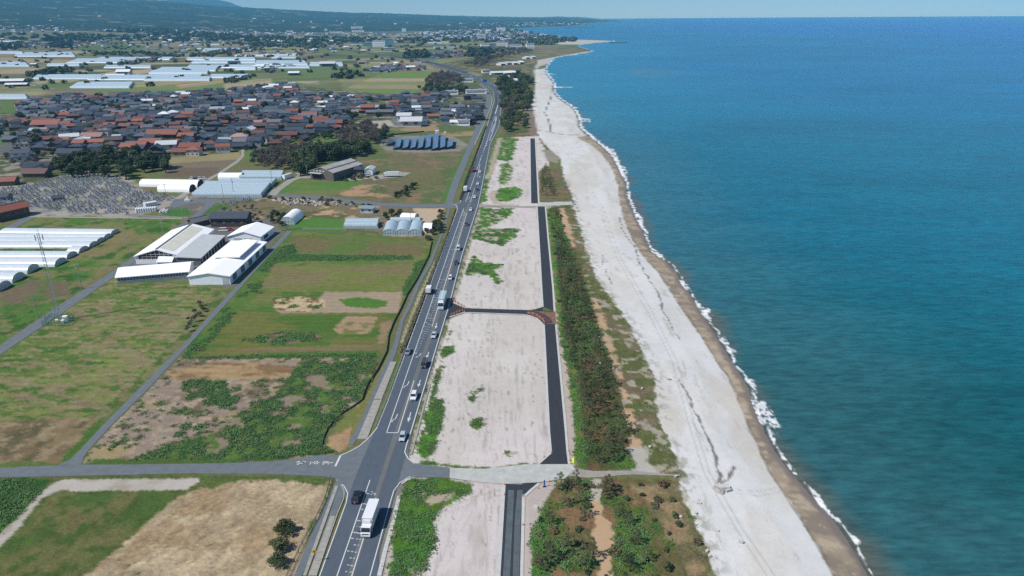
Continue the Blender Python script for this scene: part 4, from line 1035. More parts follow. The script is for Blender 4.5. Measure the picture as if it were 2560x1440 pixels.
# ------------------------------------------------------------------ trees and shrubs
def leaf_mat(name, c0, c1, rnd=0.25):
    m = bpy.data.materials.new(name); m.use_nodes = True
    nt = m.node_tree; N = nt.nodes; L = nt.links; b = N['Principled BSDF']
    b.inputs['Roughness'].default_value = 0.75; b.inputs['Specular IOR Level'].default_value = 0.2
    geo = N.new('ShaderNodeNewGeometry'); oi = N.new('ShaderNodeObjectInfo')
    nz = N.new('ShaderNodeTexNoise'); nz.inputs['Scale'].default_value = 0.9; nz.inputs['Detail'].default_value = 4
    L.new(geo.outputs['Position'], nz.inputs['Vector'])
    ad = N.new('ShaderNodeMath'); ad.operation = 'ADD'; L.new(nz.outputs[0], ad.inputs[0])
    m1 = N.new('ShaderNodeMath'); m1.operation = 'MULTIPLY_ADD'; m1.inputs[1].default_value = 0.7; m1.inputs[2].default_value = -0.35
    L.new(oi.outputs['Random'], m1.inputs[0]); L.new(m1.outputs[0], ad.inputs[1])
    mx = N.new('ShaderNodeMix'); mx.data_type = 'RGBA'
    mr = N.new('ShaderNodeMapRange'); mr.inputs['From Min'].default_value = 0.25; mr.inputs['From Max'].default_value = 0.8
    L.new(ad.outputs[0], mr.inputs['Value']); L.new(mr.outputs[0], mx.inputs[0])
    mx.inputs[6].default_value = (*c0, 1); mx.inputs[7].default_value = (*c1, 1)
    m2 = N.new('ShaderNodeMapRange'); m2.inputs['To Min'].default_value = 1-rnd; m2.inputs['To Max'].default_value = 1+rnd
    mm = N.new('ShaderNodeMath'); mm.operation = 'MULTIPLY'; mm.inputs[1].default_value = 7.31
    fr = N.new('ShaderNodeMath'); fr.operation = 'FRACT'
    L.new(oi.outputs['Random'], mm.inputs[0]); L.new(mm.outputs[0], fr.inputs[0]); L.new(fr.outputs[0], m2.inputs['Value'])
    sc = N.new('ShaderNodeVectorMath'); sc.operation = 'SCALE'
    L.new(mx.outputs[2], sc.inputs[0]); L.new(m2.outputs[0], sc.inputs['Scale'])
    L.new(sc.outputs[0], b.inputs['Base Color'])
    return m
L_PINE = leaf_mat('pine needles', (0.065,0.10,0.04), (0.135,0.15,0.065), 0.3)
L_PINED = leaf_mat('pine needles dark', (0.042,0.07,0.03), (0.08,0.11,0.045), 0.25)
L_BROWN = leaf_mat('browned needles', (0.11,0.09,0.05), (0.16,0.13,0.075), 0.25)
L_DARK = leaf_mat('evergreen leaves', (0.03,0.052,0.025), (0.08,0.105,0.045), 0.3)
L_MID = leaf_mat('broad leaves', (0.05,0.08,0.03), (0.11,0.13,0.055), 0.25)
L_OLIVE = leaf_mat('olive leaves', (0.10,0.11,0.05), (0.16,0.145,0.075), 0.2)
L_LUSH = leaf_mat('lush weeds', (0.075,0.145,0.05), (0.14,0.23,0.08), 0.2)
L_TWIG = leaf_mat('bare twigs', (0.085,0.068,0.062), (0.15,0.125,0.11), 0.25)
L_FARW = leaf_mat('far leaves', (0.035,0.055,0.03), (0.085,0.095,0.055), 0.3)
M_BARK = mat('bark', (0.10,0.08,0.065), 0.95, noise=0.25, scale=3)
M_BARKG = mat('grey bark', (0.2,0.175,0.155), 0.95, noise=0.25, scale=3)

_clr = (SD > 3) & (Z > -0.05)
tufts('weeds', (C[..., 3] > 0.96) & (C[..., 1] > C[..., 0]*1.25) & _clr & (R_ < 360), 34000, 0.19, 0.2, L_LUSH, 900, 'dark lush weeds growing thick over the fields and lots', 6)
tufts('grass', (C[..., 3] > 0.68) & (C[..., 3] < 0.95) & (C[..., 0] < C[..., 2]*2.2) & (C[..., 0] < 0.2) & _clr & (R_ < 420), 12000, 0.14, 0.12, L_OLIVE, 901, 'rough olive grass tufts scattered over the scrub', 5)
def leaves(blobs, n, size, rs_, up=0.25, shell=0.55, asp=0.55):
    """n leaf-sized quads through the blobs' volume. blobs=[(x,y,z,rx,ry,rz)]"""
    r = np.random.RandomState(rs_)
    B = np.array(blobs, float)
    vol = (B[:, 3]*B[:, 4]*B[:, 5])**0.75; pk = r.choice(len(B), n, p=vol/vol.sum())
    d = r.normal(size=(n, 3)); d /= np.linalg.norm(d, axis=1)[:, None]
    rad_ = (shell+(1-shell)*r.rand(n))**1
    rad_ = np.where(r.rand(n) < 0.25, rad_*r.rand(n)**0.5, rad_)
    c = B[pk, :3]+d*rad_[:, None]*B[pk, 3:6]
    nrm = d*0.7+r.normal(size=(n, 3))*0.6; nrm[:, 2] += up
    nrm /= np.linalg.norm(nrm, axis=1)[:, None]
    t = np.cross(nrm, r.normal(size=(n, 3))); t /= np.linalg.norm(t, axis=1)[:, None]
    bt = np.cross(nrm, t)
    s = size*(0.6+0.8*r.rand(n))[:, None]
    q = np.stack([c-t*s-bt*s*asp, c+t*s-bt*s*asp*0.6, c+t*s*0.8+bt*s*asp, c-t*s*0.7+bt*s*asp], 1).reshape(-1, 3)
    return q, np.arange(4*n).reshape(n, 4)
def mb_leaves(mb, q, f, m): mb.add([tuple(v) for v in q], [tuple(x) for x in f], m)
def twigs(mb, base, h, spread, n, rs_, m, r0=0.05, lev=2):
    rr = random.Random(rs_)
    def go(p, d, l, r, k):
        q = p+d*l
        mb.tube(p, q, r, r*0.6, 3, m, cap=False)
        if k == 0: return
        for i in range(rr.choice((3, 4)) if k > 1 else 3):
            nd = (d+Vector((rr.uniform(-1, 1), rr.uniform(-1, 1), rr.uniform(-0.3, 0.8)))*spread).normalized()
            go(p.lerp(q, rr.uniform(0.5, 1.0)), nd, l*rr.uniform(0.55, 0.8), r*0.6, k-1)
    for i in range(n):
        a = rr.uniform(0, 2*pi)
        go(Vector(base), Vector((cos(a)*0.55, sin(a)*0.55, 1)).normalized(), h, r0, lev)

PINES = []
for k in range(6):
    r = random.Random(100+k)
    H_ = 4.6+r.random()*1.4
    tr = MB(); x = y = 0
    pts = [(0, 0, -0.2)]
    for i in range(4):
        x += r.uniform(-.18, .18); y += r.uniform(-.18, .18); pts.append((x, y, H_*(i+1)/4.4))
    for i in range(4): tr.tube(pts[i], pts[i+1], 0.11-0.02*i, 0.09-0.02*i, 5, None)
    bl = []
    for lev in range(5):
        z = H_*(0.3+0.15*lev); rad_ = (1.75-0.27*lev)*r.uniform(0.85, 1.15)
        nb = 6-lev if lev < 4 else 1
        for j in range(nb):
            a = 2*pi*j/nb+r.uniform(-.4, .4)+lev
            dd = rad_*r.uniform(0.55, 0.95) if nb > 1 else 0
            tip = (x*0.6+cos(a)*dd, y*0.6+sin(a)*dd, z+r.uniform(-.1, .3))
            bl.append(tip+(0.5, 0.5, 0.26))
            tr.tube((x*0.5, y*0.5, z-0.25), tip, 0.035, 0.02, 3, None, cap=False)
    bl.append((x, y, H_*0.97, 0.4, 0.4, 0.5))
    q, f = leaves(bl, 1000, 0.13, 50+k, 0.3, 0.35, 0.3)
    cr = MB(); mb_leaves(cr, q, f, None)
    PINES.append((tr.mesh('pine_trunk', M_BARK), cr.mesh('pine_crown', L_PINE), H_))
def crown_blobs(R, Hc, z0, n, r):
    out = []
    for i in range(n):
        a = r.uniform(0, 2*pi); e = r.uniform(-0.25, 1)
        rr = R*r.uniform(0.45, 0.8)*cos(e*1.1)
        s = R*r.uniform(0.28, 0.46)
        out.append((cos(a)*rr, sin(a)*rr, z0+Hc*(0.35+0.5*e*0.9), s, s, s*0.8))
    out.append((0, 0, z0+Hc*0.45, R*0.6, R*0.6, Hc*0.45))
    return out
def tree_mesh(name, R, H_, leafm, seed, n=900, size=0.3, trunk=True, nb=11):
    r = random.Random(seed); mb = MB()
    z0 = H_*0.18
    if trunk:
        mb.tube((0, 0, -0.3), (0, 0, H_*0.5), R*0.07+0.06, R*0.04+0.03, 5, M_BARK, cap=False)
    bl = crown_blobs(R, H_-z0, z0, nb, r)
    q, f = leaves(bl, n, size, seed, 0.25, 0.6)
    mb_leaves(mb, q, f, leafm)
    return mb.mesh(name)
def bare_mesh(name, R, H_, seed, haze_n=900):
    mb = MB()
    mb.tube((0, 0, -0.3), (0, 0, H_*0.3), 0.16, 0.12, 5, M_BARKG, cap=False)
    twigs(mb, (0, 0, H_*0.22), H_*0.34, 0.7, 5, seed, M_BARKG, 0.08, 2)
    r = random.Random(seed)
    q, f = leaves(crown_blobs(R, H_*0.75, H_*0.25, 8, r), haze_n, 0.30, seed, 0.1, 0.35, 0.22)
    mb_leaves(mb, q, f, L_TWIG)
    return mb.mesh(name)
BROAD = [tree_mesh('broadleaf_tree', R, H_, m, 300+i, 1500, 0.34, nb=13) for i, (R, H_, m) in enumerate(((4.2, 7.5, L_DARK), (3.6, 6.5, L_DARK), (4.8, 8.2, L_DARK), (3.4, 6.0, L_MID), (4.0, 7.0, L_MID)))]
BARE = [bare_mesh('bare_tree', 3.2, 6.5, 400+i) for i in range(3)]
SHRUB = [tree_mesh('shrub', R, H_, m, 500+i, 420, 0.16, False, 8) for i, (R, H_, m) in enumerate(((1.1, 1.5, L_MID), (1.4, 1.7, L_MID), (1.0, 1.2, L_DARK), (1.3, 1.4, L_OLIVE), (1.2, 1.4, L_BROWN)))]
BUSHT = [tree_mesh('round_bush', 1.5, 2.4, L_MID, 560+i, 1500, 0.11, False, 14) for i in range(2)]

def inside(poly, x, y):
    c = False
    for (ax, ay), (bx, by) in zip(poly, poly[1:]+poly[:1]):
        if (ay > y) != (by > y) and x < (bx-ax)*(y-ay)/(by-ay)+ax: c = not c
    return c
def scatter(px, n, mind, seed, tries=60, z=0.0):
    """random ground points inside a photo-pixel polygon, at least mind metres apart"""
    P = [tuple(G(a, b)[:2]) for a, b in px]
    r = random.Random(seed)
    xs = [p[0] for p in P]; ys = [p[1] for p in P]
    out = []; cell = {}
    for _ in range(n*tries):
        if len(out) >= n: break
        x, y = r.uniform(min(xs), max(xs)), r.uniform(min(ys), max(ys))
        if not inside(P, x, y): continue
        k = (int(x//mind), int(y//mind))
        if any((x-a)**2+(y-b)**2 < mind*mind for i in (-1, 0, 1) for j in (-1, 0, 1) for a, b in cell.get((k[0]+i, k[1]+j), ())): continue
        cell.setdefault(k, []).append((x, y)); out.append((x, y))
    return out
COUNT = {}
def gz(x, y): return float(H_far(x, y)) if hypot(x, y) > 2400 else 0.0
def plant(kind, meshes, pts, label, cat, group, seed, s0=0.8, s1=1.2, zsc=1.0, cap=300):
    r = random.Random(seed)
    for x, y in pts:
        COUNT[kind] = COUNT.get(kind, 0)+1
        if COUNT[kind] > cap: return
        s = r.uniform(s0, s1)
        o = put(kind, r.choice(meshes), None, (x, y, gz(x, y)), r.uniform(0, 2*pi), (s, s, s*zsc*r.uniform(0.85, 1.15)))
        tag(o, label, cat, group)
def plant_pine(pts, label, group, seed, s0, s1, brown=0.06, dark=0.3):
    r = random.Random(seed)
    for x, y in pts:
        COUNT['pine'] = COUNT.get('pine', 0)+1
        if COUNT['pine'] > 300: return
        tr, cr, h = r.choice(PINES)
        s = r.uniform(s0, s1)
        e = empty('pine_tree', (x, y, 0), r.uniform(0, 2*pi), label, 'pine tree', group)
        e.scale = (s, s, s)
        put('trunk', tr, e)
        c = put('crown', cr, e)
        t = r.random()
        c.material_slots[0].link = 'OBJECT'
        c.material_slots[0].material = L_BROWN if t < brown else (L_PINED if t < brown+dark else L_PINE)
# windbreak
main_strip = [(1392,600),(1402,600),(1425,650),(1448,700),(1468,760),(1480,830),(1500,880),(1520,930),(1530,980),(1545,1030),(1565,1080),(1560,1130),(1520,1160),(1480,1165),(1462,1120),(1462,1060),(1450,1000),(1440,940),(1425,900),(1412,850),(1402,790),(1398,700)]
plant_pine(scatter(main_strip, 215, 3.1, 1), 'young pine in the dense windbreak between the fresh asphalt road and the sandy path', 'pines of the long windbreak strip', 1, 0.6, 1.05)
plant_pine(scatter([(1372,525),(1385,522),(1400,560),(1412,600),(1395,605),(1380,580)], 16, 3.5, 2), 'small sparse pine at the thin far end of the windbreak by the crossing track', 'pines at the far end of the windbreak', 2, 0.5, 0.85)
plant_pine(scatter([(1348,440),(1362,420),(1374,440),(1385,470),(1392,492),(1355,492)], 22, 3.4, 3), 'pine on the grassy knoll beside the upper stretch of fresh asphalt', 'pines on the knoll', 3, 0.7, 1.1, 0.05, 0.5)
for (x, y, s, lb) in ((1402,1222,1.0,'pine with twiggy top nearest the gravel crossing, lower scrub'), (1440,1225,0.95,'thin pine just right of the twiggy one by the gravel crossing'), (1512,1240,1.15,'brownish pine right of the sandy gap in the lower scrub'), (1522,1225,0.9,'smaller pine touching the brownish pine right of the sandy gap'), (1412,1262,0.85,'low pine below the twiggy pine in the lower scrub'), (1448,1255,0.8,'short pine left of the pale path in the lower scrub'),
                      (1372,1310,0.8,'stunted pine on the left edge of the lower scrub'), (1462,1290,0.8,'leaning pine beside the sandy gap, lower scrub'), (1482,1395,0.9,'pine standing at the left rim of the orange sand'), (1420,1375,1.0,'pine in the middle of the lower left scrub'), (1375,1400,1.0,'pine near the bottom left of the lower scrub'), (1352,1425,0.9,'lowest pine on the left edge of the scrub'), (1455,1420,1.0,'bushy pine at the bottom beside the orange sand'), (1550,1290,0.75,'small dark pine right of the sandy gap'), (1590,1360,0.8,'dark low pine in the green patch of the right scrub'), (1575,1425,0.8,'bottom pine in the green patch of the right scrub'), (1618,1400,0.7,'small pine at the right rim of the green patch'), (1570,1310,0.7,'lone low pine above the green patch')):
    tr, cr, h = PINES[random.randrange(6)]
    p = G(x, y)
    e = empty('pine_tree', p, random.uniform(0, 6), lb, 'pine tree', 'pines in the lower scrub'); e.scale = (s, s, s)
    put('trunk', tr, e); c = put('crown', cr, e)
    if 'brown' in lb: c.material_slots[0].link = 'OBJECT'; c.material_slots[0].material = L_BROWN
# shrubs in the dune scrub
plant('shrub', SHRUB, scatter([(1340,1430),(1345,1290),(1400,1205),(1690,1205),(1740,1330),(1770,1440),(1700,1500),(1350,1500)], 46, 2.6, 4), 'low scrubby bush in the rough patch below the gravel crossing', 'shrub', 'bushes in the lower scrub', 4, 0.5, 1.2, 0.8)
plant('shrub', SHRUB[:4], scatter([(1368,525),(1382,600),(1392,700),(1405,860),(1430,930),(1445,1100),(1470,1165),(1580,1165),(1560,1050),(1500,860),(1440,650),(1405,530)], 52, 3.2, 5), 'bush under the windbreak pines', 'shrub', 'undergrowth bushes of the windbreak', 5, 0.5, 1.1, 0.8)
# dark wood between the cemetery and the village
plant('broadleaf_tree', BROAD[:3], scatter([(120,440),(150,418),(230,398),(300,392),(360,398),(425,420),(420,432),(370,440),(320,448),(240,446),(170,444)], 44, 6.0, 6), 'dark evergreen in the grove behind the cemetery', 'tree', 'grove behind the cemetery', 6, 1.15, 1.6)
plant('bare_tree', BARE, scatter([(10,395),(60,380),(110,388),(150,410),(110,440),(40,430)], 16, 7, 7), 'leafless greyish tree in the thicket left of the grove', 'bare tree', 'bare trees left of the grove', 7, 0.7, 1.2)
plant('broadleaf_tree', BROAD, scatter([(40,380),(150,385),(180,398),(110,400),(40,398)], 8, 8, 8), 'tree among the low houses left of the grove', 'tree', 'trees left of the grove', 8, 0.6, 0.9)
# belt behind the large grey shed
plant('broadleaf_tree', BROAD[:3], scatter([(745,440),(750,400),(800,385),(850,375),(915,372),(918,388),(860,398),(790,410),(775,440)], 54, 5.5, 9), 'dark evergreen in the belt behind the large grey shed', 'tree', 'evergreens behind the grey shed', 9, 1.0, 1.5)
plant('bare_tree', BARE, scatter([(628,412),(640,395),(700,378),(790,368),(850,368),(800,388),(745,405),(735,428),(680,425)], 55, 5.5, 10), 'leafless brown tree in the belt left of the grey shed', 'bare tree', 'bare trees left of the grey shed', 10, 1.0, 1.5)
plant('bare_tree', BARE, scatter([(850,345),(870,325),(920,315),(965,335),(960,355),(900,372),(850,365)], 36, 6, 11), 'leafless tree on the mound between village and solar panels', 'bare tree', 'bare trees on the mound', 11, 1.2, 1.9)
plant('broadleaf_tree', BROAD, scatter([(920,330),(955,325),(968,345),(960,362),(930,355)], 10, 7, 12), 'dark tree on the mound between village and solar panels', 'tree', 'dark trees on the mound', 12, 0.8, 1.2)
plant('broadleaf_tree', BROAD[3:], scatter([(765,340),(860,336),(865,348),(770,352)], 16, 6, 13), 'yellowish green tree at the foot of the village', 'tree', 'trees at the village foot', 13, 0.5, 0.8)
# hill wood right of the village
plant('bare_tree', BARE, scatter([(1062,212),(1075,192),(1105,186),(1150,190),(1160,205),(1140,220),(1090,218)], 80, 7, 14), 'leafless purple brown tree on the wooded rise beside the highway bend', 'bare tree', 'bare wood beside the highway bend', 14, 1.1, 1.7)
plant('broadleaf_tree', BROAD, scatter([(1048,222),(1075,216),(1100,222),(1160,224),(1190,232),(1130,236),(1060,232)], 34, 8, 15), 'tree along the foot of the wooded rise beside the highway bend', 'tree', 'trees below the wooded rise', 15, 0.8, 1.3)
# coastal belt
plant('coastal_tree', BROAD[2:], scatter([(1250,335),(1256,300),(1250,240),(1240,205),(1300,190),(1328,195),(1326,240),(1320,290),(1330,320),(1290,325)], 130, 6.0, 16), 'green tree in the coastal belt between the highway and the beach', 'tree', 'coastal belt trees', 16, 0.95, 1.5)
plant('bare_tree', BARE, scatter([(1262,290),(1266,252),(1290,250),(1288,292)], 18, 7, 17), 'leafless pinkish tree in the coastal belt', 'bare tree', 'bare coastal trees', 17, 1.0, 1.5)
plant('bare_tree', BARE, scatter([(1160,165),(1200,152),(1260,140),(1310,128),(1330,132),(1290,142),(1240,152),(1200,172)], 70, 13, 18), 'leafless tree in the long wood running down to the headland', 'bare tree', 'long wood towards the headland', 18, 1.6, 2.6)
# the tree belt around the village, among the houses
plant('garden_tree', BROAD, scatter([(0,300),(120,270),(300,250),(640,240),(900,250),(1190,262),(1190,300),(900,300),(850,330),(640,370),(400,370),(200,370),(0,350)], 130, 10, 19), 'garden tree between village roofs', 'tree', 'garden trees of the village', 19, 0.75, 1.3)
# round bushes in straw and elsewhere
for x, y, s, lb in ((712,1335,1.6,'round dark bush in the straw, upper of the touching pair'), (702,1372,1.5,'round dark bush in the straw, lower of the touching pair'), (693,1414,1.35,'round bush at the bottom edge of the straw field'), (1103,533,1.3,'round clipped bush beside the crossing road, upper one'), (1101,548,1.5,'round clipped bush below the first beside the crossing road'), (1072,600,1.4,'round dark bush at the end of the long green field')):
    o = put('round_bush', BUSHT[0 if s < 1.3 else 1], None, G(x, y), x, (s, s, s*0.85)); tag(o, lb, 'bush', 'round bushes')
plant('broadleaf_tree', BROAD, scatter([(1060,575),(1085,560),(1105,560),(1100,585),(1070,592)], 9, 3.5, 20), 'bushy tree crowding the white dome tent by the highway', 'tree', 'trees by the white dome tent', 20, 0.38, 0.55)
plant('broadleaf_tree', BROAD, scatter([(962,543),(1000,532),(1005,545),(965,550)], 8, 3.5, 21), 'dark tree left of the white store tent', 'tree', 'trees by the store tent', 21, 0.35, 0.5)
plant('broadleaf_tree', BROAD, scatter([(985,490),(1000,480),(1028,468),(1040,455),(1042,462),(1018,492),(990,497)], 12, 3.5, 22), 'dark bush clump below the field of solar panels', 'tree', 'bush clump in the rough field', 22, 0.35, 0.5)
plant('shrub', SHRUB[:4], scatter([(780,440),(900,440),(960,446),(880,455),(780,450)], 24, 3, 23), 'bush in the hedge in front of the grey shed', 'shrub', 'hedge in front of the grey shed', 23, 0.9, 1.6)
plant('shrub', SHRUB, scatter([(660,495),(820,498),(900,510),(960,515),(890,520),(700,505)], 26, 3.5, 24), 'scrub on the rubble strip below the crossing road', 'shrub', 'scrub on the rubble strip', 24, 0.6, 1.5)
plant('bare_tree', BARE, scatter([(560,530),(620,520),(690,530),(700,550),(650,560),(600,545)], 16, 4, 25), 'bare shrubby tree behind the farmyard', 'bare tree', 'bare trees behind the farmyard', 25, 0.35, 0.6)
plant('broadleaf_tree', BROAD, scatter([(680,540),(712,545),(705,565),(670,560)], 8, 4, 26), 'dark tree left of the arched white shed', 'tree', 'trees left of the arched shed', 26, 0.35, 0.5)
plant('bare_tree', BARE, scatter([(455,820),(505,760),(520,772),(470,830)], 9, 2.6, 27), 'leafless thicket tree beside the diagonal farm lane', 'bare tree', 'thicket beside the farm lane', 27, 0.32, 0.48)
plant('bare_tree', BARE, scatter([(270,1010),(310,970),(325,980),(290,1015)], 5, 3, 28), 'small leafless tree lower down beside the diagonal farm lane', 'bare tree', 'small bare trees by the lane', 28, 0.3, 0.4)
plant('bare_tree', BARE, scatter([(540,735),(560,722),(570,732),(548,745)], 3, 2.5, 29), 'bare tree behind the long white shed end', 'bare tree', 'bare trees by the white shed', 29, 0.35, 0.45)
# hedge between highway and service road
HEDGE = []
def hedge(lp, n, w, h, m, label, seed, cat='hedge', blobs_per=1):
    P = [G(*p) for p in lp]; Q = rs(P, n); r = random.Random(seed)
    c = Q[len(Q)//2]
    bl = [(q.x-c.x+r.uniform(-.2, .2), q.y-c.y+r.uniform(-.2, .2), h*0.5, w*r.uniform(.7, 1), w*r.uniform(.7, 1), h*0.55) for q in Q]
    mb = MB(); q_, f_ = leaves(bl, n*55, 0.2, seed, 0.3, 0.6); mb_leaves(mb, q_, f_, m)
    o = mb.build('hedge', None, None, loc=(c.x, c.y, 0)); tag(o, label, cat)
hedge([(1152,500),(1165,455),(1186,400),(1206,345)], 110, 1.1, 1.5, L_DARK, 'long dark green hedge between the highway and the service road, upper', 31)
hedge([(1206,343),(1216,318)], 20, 1.2, 1.5, L_DARK, 'short dark hedge piece at the highway junction by the village', 32)
hedge([(1226,302),(1240,262),(1240,240)], 30, 1.0, 1.3, L_DARK, 'hedge in the central strip of the highway bend', 33)
hedge([(1138,525),(1110,610),(1094,650),(1070,710)], 80, 0.7, 0.9, L_OLIVE, 'scrubby olive hedge between walkway and highway', 34)
hedge([(1070,710),(1040,790),(1012,862),(1004,880)], 60, 0.9, 0.9, L_OLIVE, 'low weedy verge hedge beside the walkway', 35)
# distant woods: too many crowns to count
def wood(px, name, n, s, hgt, m, seed, label):
    P = [tuple(G(a, b)[:2]) for a, b in px]; r = random.Random(seed)
    pts = scatter(px, n, s*0.75, seed, 30)
    if not pts: return
    bl = [(x, y, gz(x, y)+hgt*0.45, s*r.uniform(.6, 1), s*r.uniform(.6, 1), hgt*r.uniform(.4, .75)) for x, y in pts]
    mb = MB(); q_, f_ = leaves(bl, len(bl)*26, s*0.3, seed, 0.5, 0.7, 0.8); mb_leaves(mb, q_, f_, m)
    o = mb.build(name); tag(o, label, kind='stuff')
wood([(92,104),(130,96),(200,93),(232,100),(228,106),(160,106)], 'far_wood', 60, 16, 13, L_FARW, 40, 'far dark wood on the plain at upper left')
wood([(120,114),(150,108),(180,112),(178,122),(130,124)], 'far_wood', 30, 14, 12, L_FARW, 41, 'small far wood below the upper left wood')
wood([(268,80),(300,72),(400,74),(520,84),(640,96),(640,102),(540,98),(460,92),(350,84)], 'far_wood', 120, 20, 15, L_FARW, 42, 'far line of trees across the plain')
wood([(425,143),(500,138),(560,128),(600,124),(640,122),(640,128),(600,134),(520,142)], 'tree_line', 60, 9, 8, L_FARW, 43, 'tree line between the plastic greenhouses')
wood([(80,186),(120,176),(180,175),(186,180),(130,190),(60,195)], 'tree_line', 36, 8, 8, L_FARW, 44, 'tree line behind the left greenhouses')
wood([(228,134),(300,132),(350,130),(450,140),(430,145),(340,138),(240,139)], 'tree_line', 50, 9, 7, L_FARW, 45, 'low tree line in the middle of the plain')
wood([(300,160),(360,150),(395,146),(392,154),(330,162)], 'tree_line', 22, 8, 8, L_TWIG, 46, 'bare thicket among the greenhouses')
wood([(572,114),(580,110),(640,110),(720,106),(820,108),(860,112),(800,122),(700,120),(620,118)], 'far_wood', 80, 14, 11, L_FARW, 47, 'far thicket left of the bypass')
wood([(1010,140),(1040,132),(1070,134),(1074,146),(1030,147)], 'far_wood', 26, 13, 12, L_FARW, 48, 'round dark wood beyond the bypass')
wood([(1165,141),(1175,130),(1220,129),(1235,137),(1210,144)], 'far_wood', 34, 13, 12, L_FARW, 49, 'dark wood left of the white seaside buildings')
wood([(1130,120),(1200,124),(1300,124),(1320,128),(1290,132),(1200,131)], 'far_wood', 34, 13, 9, L_FARW, 50, 'dark belt in front of the far town')
wood([(1290,106),(1340,98),(1436,100),(1430,106),(1350,116),(1300,116)], 'far_wood', 70, 16, 11, L_FARW, 51, 'headland wood beyond the far town')
wood([(555,208),(565,200),(630,188),(640,192),(580,208)], 'tree_line', 24, 6, 5, L_FARW, 52, 'thin tree line above the village')
wood([(820,196),(835,188),(900,184),(905,192),(860,200)], 'tree_line', 16, 8, 8, L_FARW, 53, 'bush row near the hamlet')
wood([(0,115),(50,108),(60,120),(20,128),(0,126)], 'far_wood', 26, 14, 11, L_FARW, 54, 'wood at the left edge of the plain')
# ------------------------------------------------------------------ houses
def wallm(n, c): return mat(n, c, 0.85, noise=0.1, scale=0.8, rnd=0.12)
def roofm(n, c, rough=0.45, sp=0.5): return mat(n, c, rough, noise=0.14, scale=1.6, streak=(1, 1, 4), rnd=0.22, spec=sp, bump=0.15)
R_BLACK = roofm('black glazed tile', (0.043,0.053,0.073)); R_SLATE = roofm('slate blue tile', (0.075,0.095,0.125)); R_GREY = roofm('grey tile', (0.13,0.14,0.155))
R_RED = roofm('red clay tile', (0.235,0.085,0.055)); R_RUST = roofm('weathered red tile', (0.15,0.07,0.055)); R_BROWN = roofm('brown tile', (0.11,0.075,0.065))
R_WHITE = roofm('white sheet roof', (0.62,0.64,0.66)); R_BLUE = roofm('pale blue sheet roof', (0.28,0.36,0.42)); R_PINK = roofm('faded pink roof', (0.36,0.22,0.19))
W_CREAM = wallm('cream plaster', (0.42,0.38,0.30)); W_WHITE = wallm('white plaster', (0.55,0.54,0.52)); W_WOOD = wallm('dark boards', (0.07,0.06,0.055)); W_GREY = wallm('grey siding', (0.24,0.25,0.26)); W_BROWN = wallm('brown boards', (0.14,0.10,0.075))
M_GLASS = mat('window glass', (0.03,0.04,0.05), 0.15, spec=0.6, noise=0.05)
M_RIDGE = mat('ridge tile', (0.16,0.165,0.17), 0.6, noise=0.1)
M_TRIM = mat('pale trim', (0.5,0.5,0.48), 0.7)
def gable(mb, x0, x1, y0, y1, z, rise, ov=0.7, th=0.22, m=None, axis='x', dy=0.0):
    """pitched roof over a rectangle, ridge along axis"""
    if axis == 'y':
        sub = MB(); gable(sub, y0, y1, x0, x1, z, rise, ov, th, None, 'x', dy)
        mb.add([(b, a, c) for a, b, c in sub.v], [tuple(reversed(f)) for f in sub.f], m); return
    X0, X1, Y0, Y1 = x0-ov, x1+ov, y0-ov, y1+ov
    yc = (Y0+Y1)/2+dy
    k = rise/((y1-y0)/2); ze = z-ov*k
    prof = [(Y0, ze), (yc, z+rise), (Y1, ze), (Y1, ze-th), (yc, z+rise-th), (Y0, ze-th)]
    n = 6
    vs = [(X0, y, zz) for y, zz in prof]+[(X1, y, zz) for y, zz in prof]
    fs = [(0, 1, n+1, n), (1, 2, n+2, n+1), (2, 3, n+3, n+2), (3, 4, n+4, n+3), (4, 5, n+5, n+4), (5, 0, n, n+5), (0, 5, 4, 1), (1, 4, 3, 2), (n, n+1, n+4, n+5), (n+1, n+2, n+3, n+4)]
    mb.add(vs, [tuple(reversed(f)) for f in fs], m)
def hip(mb, x0, x1, y0, y1, z, rise, ov=0.7, th=0.22, m=None, cut=None):
    X0, X1, Y0, Y1 = x0-ov, x1+ov, y0-ov, y1+ov
    w, d = X1-X0, Y1-Y0
    s = min(w, d)/2 if cut is None else cut
    if w >= d: a, b = (X0+s, (Y0+Y1)/2), (X1-s, (Y0+Y1)/2)
    else: a, b = ((X0+X1)/2, Y0+s), ((X0+X1)/2, Y1-s)
    zb = z-0.25
    vs = [(X0, Y0, zb), (X1, Y0, zb), (X1, Y1, zb), (X0, Y1, zb), (a[0], a[1], z+rise), (b[0], b[1], z+rise), (X0, Y0, zb-th), (X1, Y0, zb-th), (X1, Y1, zb-th), (X0, Y1, zb-th)]
    if w >= d: fs = [(0, 1, 5, 4), (1, 2, 5), (2, 3, 4, 5), (3, 0, 4)]
    else: fs = [(0, 1, 4), (1, 2, 5, 4), (2, 3, 5), (3, 0, 4, 5)]
    mb.add(vs, fs+[(0, 6, 7, 1), (1, 7, 8, 2), (2, 8, 9, 3), (3, 9, 6, 0), (9, 8, 7, 6)], m)
def gwalls(mb, x0, x1, y0, y1, z, rise, m=None, axis='x', z0=0.0):
    if axis == 'y':
        sub = MB(); gwalls(sub, y0, y1, x0, x1, z, rise, None, 'x', z0)
        mb.add([(b, a, c) for a, b, c in sub.v], [tuple(reversed(f)) for f in sub.f], m); return
    yc = (y0+y1)/2
    prof = [(y0, z0), (y1, z0), (y1, z-0.02), (yc, z+rise-0.25), (y0, z-0.02)]
    mb.prism(prof, x0, x1, m)
def ridge(mb, a, b, w=0.35, h=0.3):
    a, b = Vector(a), Vector(b); c = (a+b)/2; d = b-a
    mb.box((c.x, c.y, c.z+0.05), (d.length, w, h), M_RIDGE, atan2(d.y, d.x))
